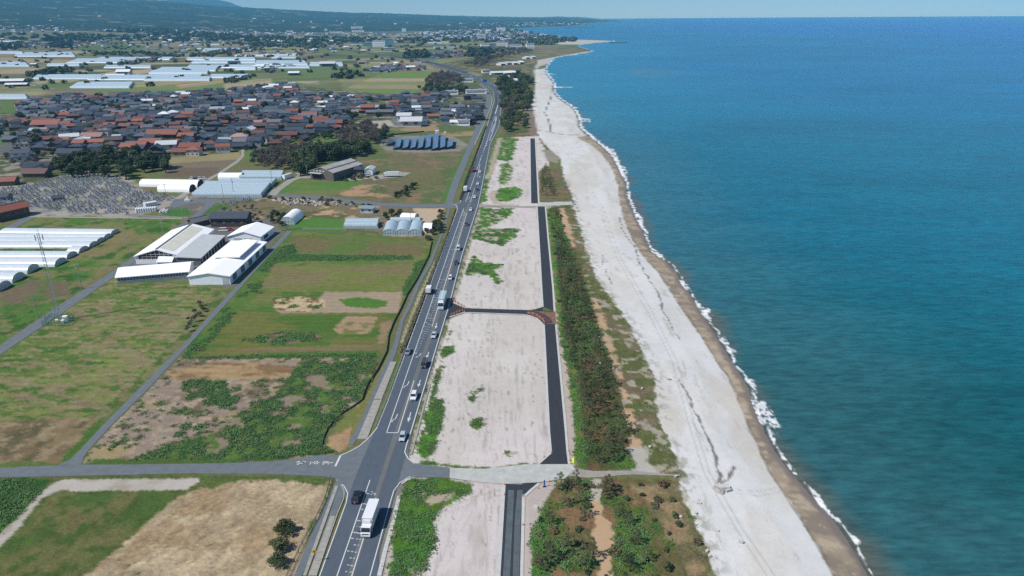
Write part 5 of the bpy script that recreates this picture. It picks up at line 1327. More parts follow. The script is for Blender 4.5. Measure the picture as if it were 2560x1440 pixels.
HTYPES = []
def windows_for(x0, x1, y0, z, n, face='y', w=1.5, h=1.1):
    out = []
    for i in range(n):
        t = x0+(x1-x0)*(i+0.5)/n
        out.append((t, y0, z, w, h, face))
    return out
def htype(fn): 
    wm, rm, gm = MB(), MB(), MB()
    wins = fn(wm, rm, gm)
    HTYPES.append((wm.mesh('house_wall'), rm.mesh('house_roof'), gm.mesh('ridge'), wins)); return len(HTYPES)-1
def t_two(W_, D_, gax):
    def fn(w, r, g):
        w.box((0, 0, 1.4), (W_, D_, 2.8))
        hip(r, -W_/2, W_/2, -D_/2, D_/2, 2.9, 0.75, 0.9, cut=2.2)
        a, b = W_*0.36, D_*0.36
        gwalls(w, -a, a, -b, b, 5.5, 1.5, None, gax, 2.6)
        gable(r, -a, a, -b, b, 5.5, 1.7, 0.8, axis=gax)
        if gax == 'x': ridge(g, (-a-.8, 0, 7.2), (a+.8, 0, 7.2))
        else: ridge(g, (0, -b-.8, 7.2), (0, b+.8, 7.2))
        return windows_for(-W_/2, W_/2, -D_/2, 1.4, 3)+windows_for(-a, a, -b, 4.6, 2)
    return fn
def t_one(W_, D_, h, rise, n=3):
    def fn(w, r, g):
        gwalls(w, -W_/2, W_/2, -D_/2, D_/2, h, rise)
        gable(r, -W_/2, W_/2, -D_/2, D_/2, h, rise, 0.7)
        ridge(g, (-W_/2-.7, 0, h+rise), (W_/2+.7, 0, h+rise))
        return windows_for(-W_/2, W_/2, -D_/2, h*0.55, n)
    return fn
def t_hip(W_, D_, h):
    def fn(w, r, g):
        w.box((0, 0, h/2), (W_, D_, h)); hip(r, -W_/2, W_/2, -D_/2, D_/2, h, 2.0, 0.8)
        s = (min(W_, D_)+1.6)/2
        if W_ > D_: ridge(g, (-W_/2-.8+s, 0, h+2), (W_/2+.8-s, 0, h+2))
        return windows_for(-W_/2, W_/2, -D_/2, h*0.3, 3)+windows_for(-W_/2, W_/2, -D_/2, h*0.75, 2)
    return fn
def t_ell(W_, D_):
    def fn(w, r, g):
        gwalls(w, -W_/2, W_/2, -D_/4, D_/2, 3.2, 1.9); gable(r, -W_/2, W_/2, -D_/4, D_/2, 3.2, 1.9, 0.8)
        gwalls(w, W_*0.08, W_*0.42, -D_/2, 0, 3.1, 1.3, None, 'y'); gable(r, W_*0.08, W_*0.42, -D_/2, D_*0.1, 3.1, 1.3, 0.7, axis='y')
        ridge(g, (-W_/2-.8, D_/8, 5.1), (W_/2+.8, D_/8, 5.1)); ridge(g, (W_*0.25, -D_/2-.7, 4.4), (W_*0.25, 0, 4.4))
        return windows_for(-W_/2, 0, -D_/4, 1.5, 2)+windows_for(W_*0.08, W_*0.42, -D_/2, 1.5, 1)
    return fn
for fn in (t_two(12, 9, 'x'), t_two(11, 9.5, 'y'), t_two(14, 9, 'x'), t_one(13, 7.5, 3.2, 1.9), t_one(9, 6, 3.0, 1.4, 2), t_one(16, 7, 4.4, 1.8, 4), t_hip(11, 8.5, 5.6), t_hip(12, 9, 3.2), t_ell(14, 11), t_ell(16, 12), t_one(11, 8, 5.6, 1.8, 3)): htype(fn)
WIN_MESH = {}
def win_part(parent, x, y, z, w, h, face):
    k = (w, h)
    if k not in WIN_MESH:
        a = MB(); a.box((0, 0, 0), (w, 0.10, h), M_GLASS); a.box((0, -0.03, 0), (0.07, 0.10, h+0.02), M_TRIM); a.box((0, -0.03, -h/2), (w+0.2, 0.14, 0.08), M_TRIM)
        WIN_MESH[k] = a.mesh('window')
    return put('window', WIN_MESH[k], parent, (x, y-0.03, z))
def house(t, x, y, rz, wallmat, roofmat, label, group, s=1.0, near=False, cat='house', sy=None):
    wm, rm, gm, wins = HTYPES[t]
    e = empty('house', (x, y, gz(x, y)), rz, label, cat, group)
    e.scale = (s, sy or s, s)
    for nm, me, mt in (('wall', wm, wallmat), ('roof', rm, roofmat)):
        o = put(nm, me, e)
        if not me.materials: me.materials.append(mt)
        o.material_slots[0].link = 'OBJECT'; o.material_slots[0].material = mt
        if nm == 'roof' and near: put('ridge', gm, o)
    if near:
        for wv in wins: win_part(e, *wv)
    return e
def pix(p):
    d = Vector((p[0], p[1], p[2] if len(p) > 2 else 0))-Vector((0, 0, CAM_H))
    f = d.dot(_F)
    return 1280+F_PX*d.dot(_R)/f, 720-F_PX*d.dot(_U)/f
ROOFN = {id(R_BLACK): 'black tiled', id(R_SLATE): 'slate blue tiled', id(R_GREY): 'grey tiled', id(R_RED): 'red tiled', id(R_RUST): 'dull red tiled', id(R_BROWN): 'brown tiled', id(R_WHITE): 'white roofed', id(R_BLUE): 'pale blue roofed', id(R_PINK): 'faded pink roofed'}
WALLN = {id(W_CREAM): 'cream', id(W_WHITE): 'white', id(W_WOOD): 'dark boarded', id(W_GREY): 'grey', id(W_BROWN): 'brown boarded'}
TYPEN = ['two-storey house', 'narrow two-storey house', 'broad two-storey house', 'low gabled house', 'small outbuilding', 'long barn', 'hip-roofed two-storey house', 'low hip-roofed house', 'L-shaped house', 'large L-shaped farmhouse', 'tall gabled house']
TAKEN = []
# large or striking ones seen singly: px, type, roof, wall, scale, rot, label
SPECIAL = [
 ((122,322),3,R_RED,W_WOOD,1.9,0.1,'big red tiled temple hall with steep roof near the left end of the village'),
 ((88,316),5,R_RED,W_WOOD,1.2,0.1,'long red wing attached left of the big red temple hall'),
 ((165,322),2,R_RED,W_WOOD,1.1,0.1,'red tiled annex right of the big red temple hall'),
 ((412,352),5,R_RED,W_WOOD,1.7,-0.05,'very long red tiled storehouse in the middle front of the village'),
 ((380,366),3,R_RED,W_CREAM,1.4,0.0,'red roofed hall left below the very long red storehouse'),
 ((470,356),2,R_RED,W_WOOD,1.25,0.05,'bright red house right of the very long red storehouse'),
 ((480,376),3,R_RED,W_WOOD,1.3,0.0,'red house below the bright red one at the front edge'),
 ((487,388),6,R_RED,W_WHITE,0.95,0.0,'red roofed white tall house on the front edge of the village'),
 ((455,388),4,R_RED,W_GREY,1.3,0.0,'low red roofed shed beside the white tall house at the front edge'),
 ((345,372),3,R_RED,W_WOOD,1.3,0.0,'red gable house with dark board wall at the front edge'),
 ((320,372),5,R_BLACK,W_WOOD,0.9,0.0,'dark open shed left of the red gable house at the front edge'),
 ((20,545),5,R_RED,W_BROWN,1.25,1.1,'orange red tiled building at the left edge below the cemetery'),
 ((15,462),3,R_RED,W_BROWN,1.1,0.2,'red tiled house at the left edge above the cemetery'),
 ((382,272),10,R_WHITE,W_WHITE,0.75,0.0,'white square tower house rising above the village roofs'),
 ((920,282),2,R_RED,W_WOOD,1.35,0.0,'red tiled grand house standing alone right of the village centre'),
 ((630,305),6,R_RED,W_CREAM,0.9,0.0,'bright red hip roofed house in the right half of the village'),
 ((775,292),3,R_RED,W_CREAM,1.2,0.1,'red roofed house near the right front of the village'),
 ((810,312),3,R_RED,W_WOOD,1.3,0.0,'pair of red gables, left one, at the village front right'),
 ((838,314),3,R_RED,W_WOOD,1.2,0.0,'pair of red gables, right one, at the village front right'),
 ((732,320),1,R_RED,W_WOOD,1.1,0.0,'tall red roofed house at the village front right'),
 ((790,326),5,R_RUST,W_WOOD,1.0,0.0,'long dull red roof at the village front right'),
 ((720,348),5,R_RUST,W_WOOD,1.15,0.0,'large dull red farmhouse at the foot of the village'),
 ((655,355),6,R_BLACK,W_WHITE,1.1,0.0,'tall black roofed white house at the foot of the village'),
 ((756,352),3,R_BROWN,W_BROWN,1.0,1.4,'brown gabled barn at the very foot of the village'),
 ((612,362),3,R_GREY,W_BROWN,1.3,0.05,'grey roofed brown barn beside the white arched shed'),
 ((570,358),5,R_BLUE,W_WOOD,0.9,0.0,'pale blue roofed workshop at the foot of the village'),
 ((640,268),3,R_RED,W_WOOD,1.4,0.0,'bright red roofed house, upper middle of the village'),
 ((600,264),2,R_RED,W_WOOD,1.1,0.0,'red roofed house just left of the upper middle red one'),
 ((100,335),5,R_BLUE,W_WHITE,1.0,0.0,'pale roofed white shed near the curve of the road at left'),
 ((235,350),3,R_PINK,W_WHITE,1.4,0.0,'faded pink roofed building in the left front of the village'),
 ((240,366),5,R_RED,W_WOOD,1.1,0.0,'long low red roof below the faded pink one'),
 ((176,352),4,R_WHITE,W_WHITE,1.6,0.5,'white canted roof in the left front of the village'),
 ((420,372),4,R_WHITE,W_WHITE,1.7,0.2,'white roofed workshop among the red roofs in front'),
 ((1012,304),10,R_WHITE,W_WHITE,1.3,0.0,'white two-storey block with flat pale roof near the highway'),
 ((1030,315),4,R_WHITE,W_WHITE,2.2,0.0,'long white low building in front of the white block'),
 ((1140,312),4,R_WHITE,W_WHITE,1.2,0.0,'small white house beside the highway junction'),
 ((580,562),5,R_BLACK,W_WOOD,1.2,0.0,'black tiled two-storey farmhouse above the farmyard'),
 ((895,436),6,R_BLACK,W_BROWN,0.8,0.0,'small two-storey office with black roof beside the grey shed'),
 ((498,562),4,R_GREY,W_BROWN,1.0,0.9,'small grey roofed shed above the big white barn'),
 ((60,400),2,R_BLACK,W_WHITE,1.2,0.1,'black tiled house in the thicket at the far left'),
 ((95,425),9,R_BLACK,W_WHITE,1.1,0.1,'large black tiled farmhouse left of the dark grove'),
 ((180,395),5,R_BLACK,W_CREAM,1.2,0.0,'long black roof peeping over the dark grove'),
 ((95,442),3,R_RUST,W_BROWN,1.2,0.0,'dull red roof between bare trees left of the grove'),
 ((147,500),4,R_BLACK,W_GREY,0.7,0.4,'tiny dark roofed shrine hut in the middle of the cemetery'),
 ((8,500),4,R_BLACK,W_GREY,1.0,0.0,'dark roofed hut at the left edge of the cemetery'),
]
for (px, t, rm, wm, s, rz, lb) in SPECIAL:
    p = G(*px); TAKEN.append((p.x, p.y, 7*s))
    o = house(t, p.x, p.y, rz, wm, rm, lb, 'village houses', s, True)
vil = [(-40,318),(60,300),(45,262),(170,240),(225,246),(330,238),(560,232),(600,222),(700,214),(735,214),(742,236),(860,240),(905,248),(985,240),(1085,240),(1175,236),(1212,262),(1200,300),(1165,314),(1060,312),(1000,318),(985,290),(880,288),(860,308),(845,330),(780,338),(700,362),(640,372),(590,378),(520,388),(300,390),(215,384),(120,378),(60,372),(20,352),(110,340),(60,328),(-40,330)]
VP = [tuple(G(a, b)[:2]) for a, b in vil]
HR_ = random.Random(11)
cand = []
xs = [p[0] for p in VP]; ys = [p[1] for p in VP]
base_pts = []
for _ in range(60000):
    x, y = HR_.uniform(min(xs), max(xs)), HR_.uniform(min(ys), max(ys))
    if not inside(VP, x, y): continue
    if any((x-a)**2+(y-b)**2 < (c+4.2)**2 for a, b, c in TAKEN): continue
    if vnoise(np.array([x]), np.array([y]), 34, 55)[0] < (0.46 if x > -230 and pix((x, y))[0] > 870 else 0.16): continue
    md = 13.0+max(0, (y-700))*0.004
    if any(abs(x-a) < md and (x-a)**2+((y-b)*0.95)**2 < md*md for a, b in base_pts): continue
    base_pts.append((x, y))
base_pts.sort(key=lambda p: p[1])

def pick_house(x, y, r):
    px, py = pix((x, y))
    red = 0.12
    if px < 560 and py > 300: red = 0.33
    elif px < 300: red = 0.2
    elif 560 < px < 720 and py < 285: red = 0.22
    elif px > 880: red = 0.03
    u = r.random()
    if u < red: rm = r.choice((R_RED, R_RED, R_RUST, R_BROWN))
    elif u < red+0.05: rm = r.choice((R_WHITE, R_BLUE, R_PINK))
    else: rm = r.choice((R_BLACK, R_BLACK, R_BLACK, R_BLACK, R_SLATE, R_GREY))
    t = r.choice((0, 0, 1, 1, 2, 2, 3, 4, 5, 6, 7, 8, 9, 10))
    wm = r.choice((W_CREAM, W_WHITE, W_WOOD, W_GREY, W_BROWN, W_WOOD))
    rz = 0.1+r.gauss(0, 0.12)+(pi/2 if r.random() < 0.22 else 0)
    return t, rm, wm, rz
NH = 300-len(SPECIAL)-18
rows = [base_pts[i:i+16] for i in range(0, min(NH, len(base_pts)), 16)]
OR = ['front', 'second', 'third', 'fourth', 'fifth', 'sixth', 'seventh', 'eighth', 'ninth', 'tenth', 'eleventh', 'twelfth', 'thirteenth', 'fourteenth', 'fifteenth', 'sixteenth', 'seventeenth', 'eighteenth', 'nineteenth', 'twentieth']
nput = 0
for k, row in enumerate(rows):
    for j, (x, y) in enumerate(sorted(row)):
        if nput >= NH: break
        nput += 1
        t, rm, wm, rz = pick_house(x, y, HR_)
        lb = f'{ROOFN[id(rm)]} {TYPEN[t]}, {WALLN[id(wm)]} walls, {OR[j]} from left, {OR[min(k, 19)]} village row'
        if j == 0: lb = f'{ROOFN[id(rm)]} {TYPEN[t]}, {WALLN[id(wm)]} walls, leftmost, {OR[min(k, 19)]} village row'
        house(t, x, y, rz, wm, rm, lb, 'village houses', HR_.uniform(0.9, 1.2), k < 3)
# the farthest houses of the village and the hamlets on the plain: one mass of roofs
def roofs_mass(name, pts, seed, label, white=0.08, red=0.15, s0=0.8, s1=1.1, flatr=False):
    r = random.Random(seed); mb = MB()
    hv = []
    for x, y in pts:
        t = r.choice((0, 1, 2, 3, 5, 6, 8, 9))
        wm, rm, gm, _ = HTYPES[t]
        u = r.random()
        rmat = r.choice((R_WHITE, R_BLUE, R_WHITE)) if u < white else (r.choice((R_RED, R_RUST)) if u < white+red else r.choice((R_BLACK, R_BLACK, R_SLATE, R_GREY)))
        wmat = r.choice((W_CREAM, W_WHITE, W_WHITE, W_GREY, W_WOOD))
        rz = r.gauss(0.1, 0.15)+(pi/2 if r.random() < 0.3 else 0); s = r.uniform(s0, s1); z0 = gz(x, y)
        for me, mt in ((wm, wmat), (rm, rmat)):
            vs = [(x+(v.co.x*cos(rz)-v.co.y*sin(rz))*s, y+(v.co.x*sin(rz)+v.co.y*cos(rz))*s, z0+v.co.z*s) for v in me.vertices]
            mb.add(vs, [tuple(p.vertices) for p in me.polygons], mt)
    o = mb.build(name); tag(o, label, kind='stuff')
rest = base_pts[NH:]
roofs_mass('far_village_roofs', rest, 21, 'mass of dark roofs at the far side of the village', 0.06, 0.12)
for i, (q, n, d, lb, w_, rd) in enumerate([
  ([(910,176),(990,160),(1010,168),(1068,172),(1066,178),(1000,176),(930,186)], 46, 11, 'small hamlet above the green field beside the bypass', 0.12, 0.25),
  ([(640,168),(700,160),(740,168),(700,176),(650,176)], 12, 15, 'farm hamlet right of the plastic greenhouses', 0.3, 0.1),
  ([(1068,134),(1150,130),(1160,144),(1080,146)], 46, 13, 'red and dark hamlet left of the dark wood', 0.1, 0.4),
  ([(0,112),(50,104),(120,100),(240,108),(230,120),(110,124),(0,124)], 60, 20, 'hamlet around the upper left woods', 0.15, 0.3),
  ([(250,90),(420,90),(540,98),(520,104),(330,100)], 50, 22, 'scattered far hamlet in the middle of the plain', 0.25, 0.1),
  ([(0,66),(120,64),(200,72),(180,82),(40,84),(0,80)], 70, 26, 'far hamlet at the foot of the hills, left', 0.5, 0.05),
  ([(200,74),(420,76),(640,82),(900,84),(1060,86),(1050,90),(640,90),(400,84)], 420, 20, 'long far town at the foot of the hills', 0.45, 0.05),
  ([(480,70),(700,74),(700,82),(500,80)], 60, 24, 'far town roofs left of centre at the hill foot', 0.35, 0.03),
  ([(1050,80),(1180,74),(1290,78),(1350,88),(1410,95),(1400,100),(1330,102),(1240,104),(1120,100),(1050,94)], 700, 17, 'dense roofs of the far coastal town', 0.6, 0.04),
  ([(1240,98),(1340,94),(1430,99),(1400,106),(1340,114),(1260,114)], 150, 16, 'dark roofs of the headland quarter', 0.12, 0.06),
  ([(1180,56),(1300,56),(1440,58),(1470,61),(1400,65),(1330,67),(1200,66)], 120, 60, 'houses above the far bay', 0.6, 0.02)]):
    roofs_mass('far_roofs', scatter(q, n, d, 60+i, 40), 70+i, lb, w_, rd, 0.9, 1.5 if i > 7 else 1.2)
# larger pale buildings of the far town and the plain, each on its own
M_FW = mat('far white wall', (0.85,0.85,0.85), 0.8, noise=0.05); M_FG = mat('far grey wall', (0.33,0.36,0.38), 0.8, noise=0.05); M_FT = mat('teal wall', (0.15,0.30,0.34), 0.7, noise=0.05); M_FB = mat('pale blue wall', (0.22,0.36,0.52), 0.7, noise=0.05); M_DARK = mat('dark opening', (0.03,0.03,0.035), 0.9)
def block(name, px, w, d, h, wm, lb, cat='building', rf=None, nw=4, rz=0.08, z=0):
    p = G(*px)
    if px[1] < 101 and name == 'town_building': w, d, h = w*0.75, d*0.8, h*0.62
    e = empty(name, p, rz, lb, cat, 'large pale buildings')
    a = MB(); a.box((0, 0, h/2), (w, d, h)); a.build('wall', wm, e)
    b = MB(); b.box((0, 0, h+0.3), (w+0.8, d+0.8, 0.6)); b.box((w*0.2, d*0.1, h+1.4), (w*0.18, d*0.25, 1.6)); b.build('roof', rf or M_FG, e)
    for fl in range(max(1, min(3, int(h/4)))):
        g = MB(); g.box((0, -d/2-0.02, h*(fl+0.55)/max(1, min(3, int(h/4)))), (w*0.86, 0.12, 1.3)); g.build('window_band', M_GLASS, e)
    return e
for px, w, d, h, wm, lb in [
  ((948,118),44,26,22,M_FW,'tall white factory block beside the teal one on the plain'), ((968,117),40,26,26,M_FT,'teal and white factory tower on the plain'), ((925,116),50,22,10,M_FT,'low teal factory wing left of the white block'), ((895,114),46,20,8,M_FW,'low white shed at the left end of the factory'),
  ((975,127),34,18,9,M_FG,'grey gabled store in front of the teal factory tower'), ((1110,122),70,18,6,M_FW,'long pale single-storey building on the plain right of the factory'),
  ((1218,118),48,26,11,M_FW,'white building with dark end by the seaside wood'), ((1232,118),24,24,12,M_FG,'dark fronted cube joined to the white seaside building'), ((1252,113),50,22,9,M_FW,'low white building right of the dark fronted cube'), ((1285,117),56,20,7,M_FW,'long white seaside building near the spit'), ((1325,121),26,18,14,M_FW,'white seaside block with stepped roof, rightmost near the spit'), ((1312,113),22,16,12,M_FW,'small white tower house behind the stepped seaside block'),
  ((1115,98),120,36,12,M_FW,'long white factory of the far town with bright roof'), ((1070,95),60,30,14,M_FW,'white factory left of the long bright one'), ((1150,96),60,34,16,M_FW,'white block right of the long bright factory'), ((1230,99),28,24,40,M_FB,'slim pale blue tower in the far town'), ((1241,100),36,24,24,M_FW,'white slab right of the pale blue tower'), ((1204,99),44,26,20,M_FW,'white block left of the pale blue tower'),
  ((1200,91),90,40,22,M_FW,'broad white hall behind the pale blue tower'), ((1300,90),150,40,14,M_FG,'very long greyish hall at the right of the far town'), ((1264,88),70,30,18,M_FW,'white hall in the upper right of the far town'), ((1248,79),40,26,40,M_FW,'left of two white high-rises at the back of the far town'), ((1258,79),36,26,40,M_FW,'right of two white high-rises at the back of the far town'), ((1315,84),30,20,26,M_FW,'white tower near the far town beach'),
  ((893,72),120,60,30,M_FW,'white roofed arena on the rise behind the far town'), ((895,80),110,40,20,M_FW,'white terraced block below the arena'), ((840,82),110,50,14,M_FW,'wide white hall left of the arena'), ((1010,79),40,26,34,M_FW,'white stepped tower right of the arena'), ((1080,88),26,26,26,M_FW,'white cylindrical looking silo block on the plain'), ((950,83),150,40,10,M_FG,'long pink grey school block right of the arena'),
  ((725,80),60,34,16,M_FW,'white gabled hall in the long far town'), ((815,78),26,26,26,M_FW,'small white tower in the long far town'), ((1160,72),60,40,24,M_FG,'pinkish block at the back of the far town')]:
    block('town_building', px, w, d, h, wm, lb)
# large pale sheds on the plain (gabled)
def shed(px, w, d, h, rise, rm, wm, lb, rz=0.1, name='farm_shed', grp='pale sheds on the plain'):
    p = G(*px); e = empty(name, p, rz, lb, 'shed', grp)
    a = MB(); gwalls(a, -w/2, w/2, -d/2, d/2, h, rise); a.build('wall', wm, e)
    b = MB(); gable(b, -w/2, w/2, -d/2, d/2, h, rise, 0.8, 0.25); b.build('roof', rm, e)
    c = MB(); c.box((0, -d/2-0.02, h*0.45), (w*0.7, 0.12, h*0.7)); c.build('door', M_DARK, e)
    return e
for px, w, d, h, rs_, rm, wm, lb in [((311,186),26,16,6,4,R_WHITE,W_WHITE,'white steep roofed shed among the greenhouses'), ((290,192),34,10,4,1.5,R_WHITE,W_GREY,'long pale shed left below the white steep one'), ((34,210),40,14,6,3,R_WHITE,W_WOOD,'long pale roofed barn at the left edge, rear one'), ((44,216),34,10,4,2,R_WHITE,W_WOOD,'lower pale barn in front of the rear one at left'), ((736,188),20,14,5,2.5,R_WHITE,W_BROWN,'pale roofed barn in the fields above the village'),
  ((85,164),14,9,4,1.5,R_WHITE,W_WOOD,'small pale roofed hut between the left greenhouses'), ((675,222),12,7,4,1.2,R_WHITE,W_WHITE,'left of two small white sheds behind the village'), ((686,220),14,8,5,1.4,R_WHITE,W_WHITE,'right of two small white sheds behind the village'), ((820,166),34,20,7,4,R_WHITE,W_GREY,'pale gabled shed at the end of the greenhouses'), ((905,160),20,14,5,2.5,R_PINK,W_WHITE,'pinkish house left of the bypass hamlet'), ((412,109),16,12,5,3,R_WHITE,W_WHITE,'white hut on the far plain'),
  ((586,161),26,16,5,3,R_BLACK,W_WHITE,'dark roofed shed among the right greenhouses'), ((648,171),22,14,5,2.5,R_WHITE,W_WHITE,'white barn at the foot of the right greenhouses'), ((690,108),36,22,7,4,R_WHITE,W_GREY,'pale bridge-side barn on the far plain')]:
    shed(px, w, d, h, rs_, rm, wm, lb)
for px, w, d, lb, rz in [((1190,234),30,12,'long white roadside shop with dark front by the highway bend',0.05), ((1128,236),20,9,'grey flat shed near the roadside shop',0), ((1170,205),18,14,'white shop beside the highway where it bends',0), ((1160,313),12,8,'green and white shop by the highway junction',0), ((1215,182),16,9,'dark open store below the white coastal sheds',0.2)]:
    e = block('roadside_shop', px, w, d, 5, M_FW, lb, 'shop', rz=rz)
for px, w, d, lb in [((1252,163),11,24,'first from the left of four white roofed coastal cabins'), ((1267,161),11,24,'second from the left of four white roofed coastal cabins'), ((1283,161),11,24,'third from the left of four white roofed coastal cabins'), ((1299,159),11,24,'rightmost of four white roofed coastal cabins'), ((1315,147),11,22,'left of two white roofs behind the coastal cabins'), ((1330,146),11,22,'right of two white roofs behind the coastal cabins'),
                     ((1255,186),46,12,'long white roofed works behind the coastal belt'), ((1280,186),34,14,'broad white roof right of the long white works'), ((1262,198),14,9,'white hut below the long white works'), ((1283,206),12,10,'cream house at the edge of the coastal belt')]:
    shed(px, w, d, 4, 2.4, R_WHITE, W_WHITE, lb, 0.5 if 'cabin' in lb else 0.3, 'coastal_shed', 'white sheds by the coast')

wood([(-200,110),(300,100),(700,112),(1000,110),(1200,112),(1100,135),(1000,165),(880,180),(640,205),(300,225),(-200,235)], 'hedgerow_bushes', 420, 7, 6, L_FARW, 80, 'scattered bushes and hedgerow trees over the far plain')
wood([(-200,84),(300,88),(700,92),(1180,96),(1150,108),(700,106),(200,100),(-200,100)], 'hedgerow_bushes', 420, 14, 9, L_FARW, 81, 'scattered dark bushes on the farthest fields')
wood([(1050,78),(1180,72),(1290,76),(1350,86),(1420,98),(1330,108),(1240,108),(1100,102)], 'town_trees', 260, 14, 9, L_FARW, 82, 'dark trees among the roofs of the far town')
roofs_mass('far_roofs', scatter([(-200,96),(400,100),(900,96),(1150,104),(900,130),(640,150),(300,120),(-200,130)], 150, 40, 90, 40), 91, 'small sheds and houses dotted over the far plain', 0.5, 0.06, 0.8, 1.3)
roofs_mass('far_roofs', scatter([(0,30),(300,20),(640,40),(1000,55),(1250,60),(1200,72),(640,70),(0,62)], 34, 150, 92, 40), 93, 'few pale roofs and clearings on the wooded slope', 0.8, 0.02, 1.2, 2.2)
# ------------------------------------------------------------------ plastic tunnels and greenhouses
def film_mat(name, col, rough=0.3, ribs=1.6, amt=0.25):
    m = bpy.data.materials.new(name); m.use_nodes = True
    nt = m.node_tree; N = nt.nodes; L = nt.links; b = N['Principled BSDF']
    tc = N.new('ShaderNodeTexCoord'); sp = N.new('ShaderNodeSeparateXYZ'); L.new(tc.outputs['Object'], sp.inputs[0])
    m1 = N.new('ShaderNodeMath'); m1.operation = 'MULTIPLY'; m1.inputs[1].default_value = 1/ribs; L.new(sp.outputs[0], m1.inputs[0])
    fr = N.new('ShaderNodeMath'); fr.operation = 'FRACT'; L.new(m1.outputs[0], fr.inputs[0])
    gt = N.new('ShaderNodeMath'); gt.operation = 'LESS_THAN'; gt.inputs[1].default_value = 0.14; L.new(fr.outputs[0], gt.inputs[0])
    nz = N.new('ShaderNodeTexNoise'); nz.inputs['Scale'].default_value = 0.7; nz.inputs['Detail'].default_value = 5; L.new(tc.outputs['Object'], nz.inputs['Vector'])
    f = N.new('ShaderNodeMath'); f.operation = 'MULTIPLY_ADD'; f.inputs[1].default_value = -amt; f.inputs[2].default_value = 0.95; L.new(gt.outputs[0], f.inputs[0])
    g = N.new('ShaderNodeMath'); g.operation = 'MULTIPLY_ADD'; g.inputs[1].default_value = 0.35; g.inputs[2].default_value = -0.17; L.new(nz.outputs[0], g.inputs[0])
    h = N.new('ShaderNodeMath'); h.operation = 'ADD'; L.new(f.outputs[0], h.inputs[0]); L.new(g.outputs[0], h.inputs[1])
    sc = N.new('ShaderNodeVectorMath'); sc.operation = 'SCALE'; sc.inputs[0].default_value = col; L.new(h.outputs[0], sc.inputs['Scale'])
    L.new(sc.outputs[0], b.inputs['Base Color']); b.inputs['Roughness'].default_value = rough; b.inputs['Specular IOR Level'].default_value = 0.6
    bp = N.new('ShaderNodeBump'); bp.inputs['Strength'].default_value = 0.25; bp.inputs['Distance'].default_value = 0.2
    L.new(nz.outputs[0], bp.inputs['Height']); L.new(bp.outputs[0], b.inputs['Normal'])
    return m
F_BLUE = film_mat('clear film', (0.62,0.68,0.71), 0.3, 1.5, 0.16)
F_GLAS = film_mat('greenhouse film', (0.42,0.52,0.57), 0.25, 1.2, 0.25)
F_WHITE = film_mat('white film', (0.88,0.88,0.88), 0.5, 2.0, 0.04)
F_FAR = film_mat('far film', (0.44,0.55,0.61), 0.35, 3.0, 0.18)
F_END = mat('end film', (0.46,0.52,0.54), 0.4, noise=0.15, scale=1.5)
M_STEEL = mat('galvanised steel', (0.42,0.44,0.45), 0.4, 0.6, noise=0.08)
def arch(mb, x0, x1, yc, w, h, m, n=9, z0=0.0, closed=True, nx=1):
    pts = [(yc-w/2*cos(pi*i/n), z0+h*sin(pi*i/n)**0.8) for i in range(n+1)]
    k = nx+1
    vs = [(x0+(x1-x0)*j/nx, y, z) for j in range(k) for y, z in pts]
    fs = []
    for j in range(nx):
        for i in range(n):
            a = j*(n+1)+i
            fs.append((a, a+1, a+n+2, a+n+1))
    mb.add(vs, fs, m)
def arch_end(mb, x, yc, w, h, m, n=9, z0=0.0, flip=False):
    pts = [(x, yc-w/2*cos(pi*i/n), z0+h*sin(pi*i/n)**0.8) for i in range(n+1)]
    f = tuple(range(n+1)); mb.add(pts, [f if not flip else tuple(reversed(f))], m)
def tunnel(name, a_px, b_px, w, h, fm, lb, grp='plastic tunnels', frames=True, cat='tunnel', door=True, shift=0.0):
    """tunnel from a to b (photo pixels at the base line's middle)"""
    a, b = G(*a_px), G(*b_px); d = b-a; Ln = d.length; rz = atan2(d.y, d.x)
    e = empty(name, a, rz, lb, cat, grp)
    c = MB(); arch(c, 0, Ln, 0, w, h, fm, 11, nx=max(2, int(Ln/8))); c.build('cover', fm, e, smooth=True)
    for xx, fl in ((0.03, False), (Ln-0.03, True)):
        q = MB(); arch_end(q, xx, 0, w*0.99, h*0.99, None, 11, flip=fl); q.build('end_wall', F_END if fm is not F_WHITE else M_DARK if door is None else F_END, e)
        if frames:
            s = MB(); xo = xx+(0.06 if fl else -0.06)
            pts = [(xo, -w/2*cos(pi*i/10), h*sin(pi*i/10)**0.8) for i in range(11)]
            for p, q2 in zip(pts, pts[1:]): s.tube(p, q2, 0.05, 0.05, 4, M_STEEL, False)
            for t in (-0.3, -0.1, 0.1, 0.3): s.tube((xo, t*w, 0), (xo, t*w, h*0.9), 0.035, 0.035, 4, M_STEEL, False)
            s.tube((xo, -w*0.44, h*0.45), (xo, w*0.44, h*0.45), 0.035, 0.035, 4, M_STEEL, False)
            s.build('end_frame', M_STEEL, e)
    return e
T_L = ['topmost of the left plastic tunnels, above the gap', 'second left plastic tunnel from the top', 'third left plastic tunnel from the top', 'fourth left plastic tunnel from the top', 'bare ended tunnel just above the gap between the left tunnels', 'first left plastic tunnel below the gap', 'second left plastic tunnel below the gap', 'third left plastic tunnel below the gap', 'fourth left plastic tunnel below the gap', 'bottom left plastic tunnel, mostly out of frame']
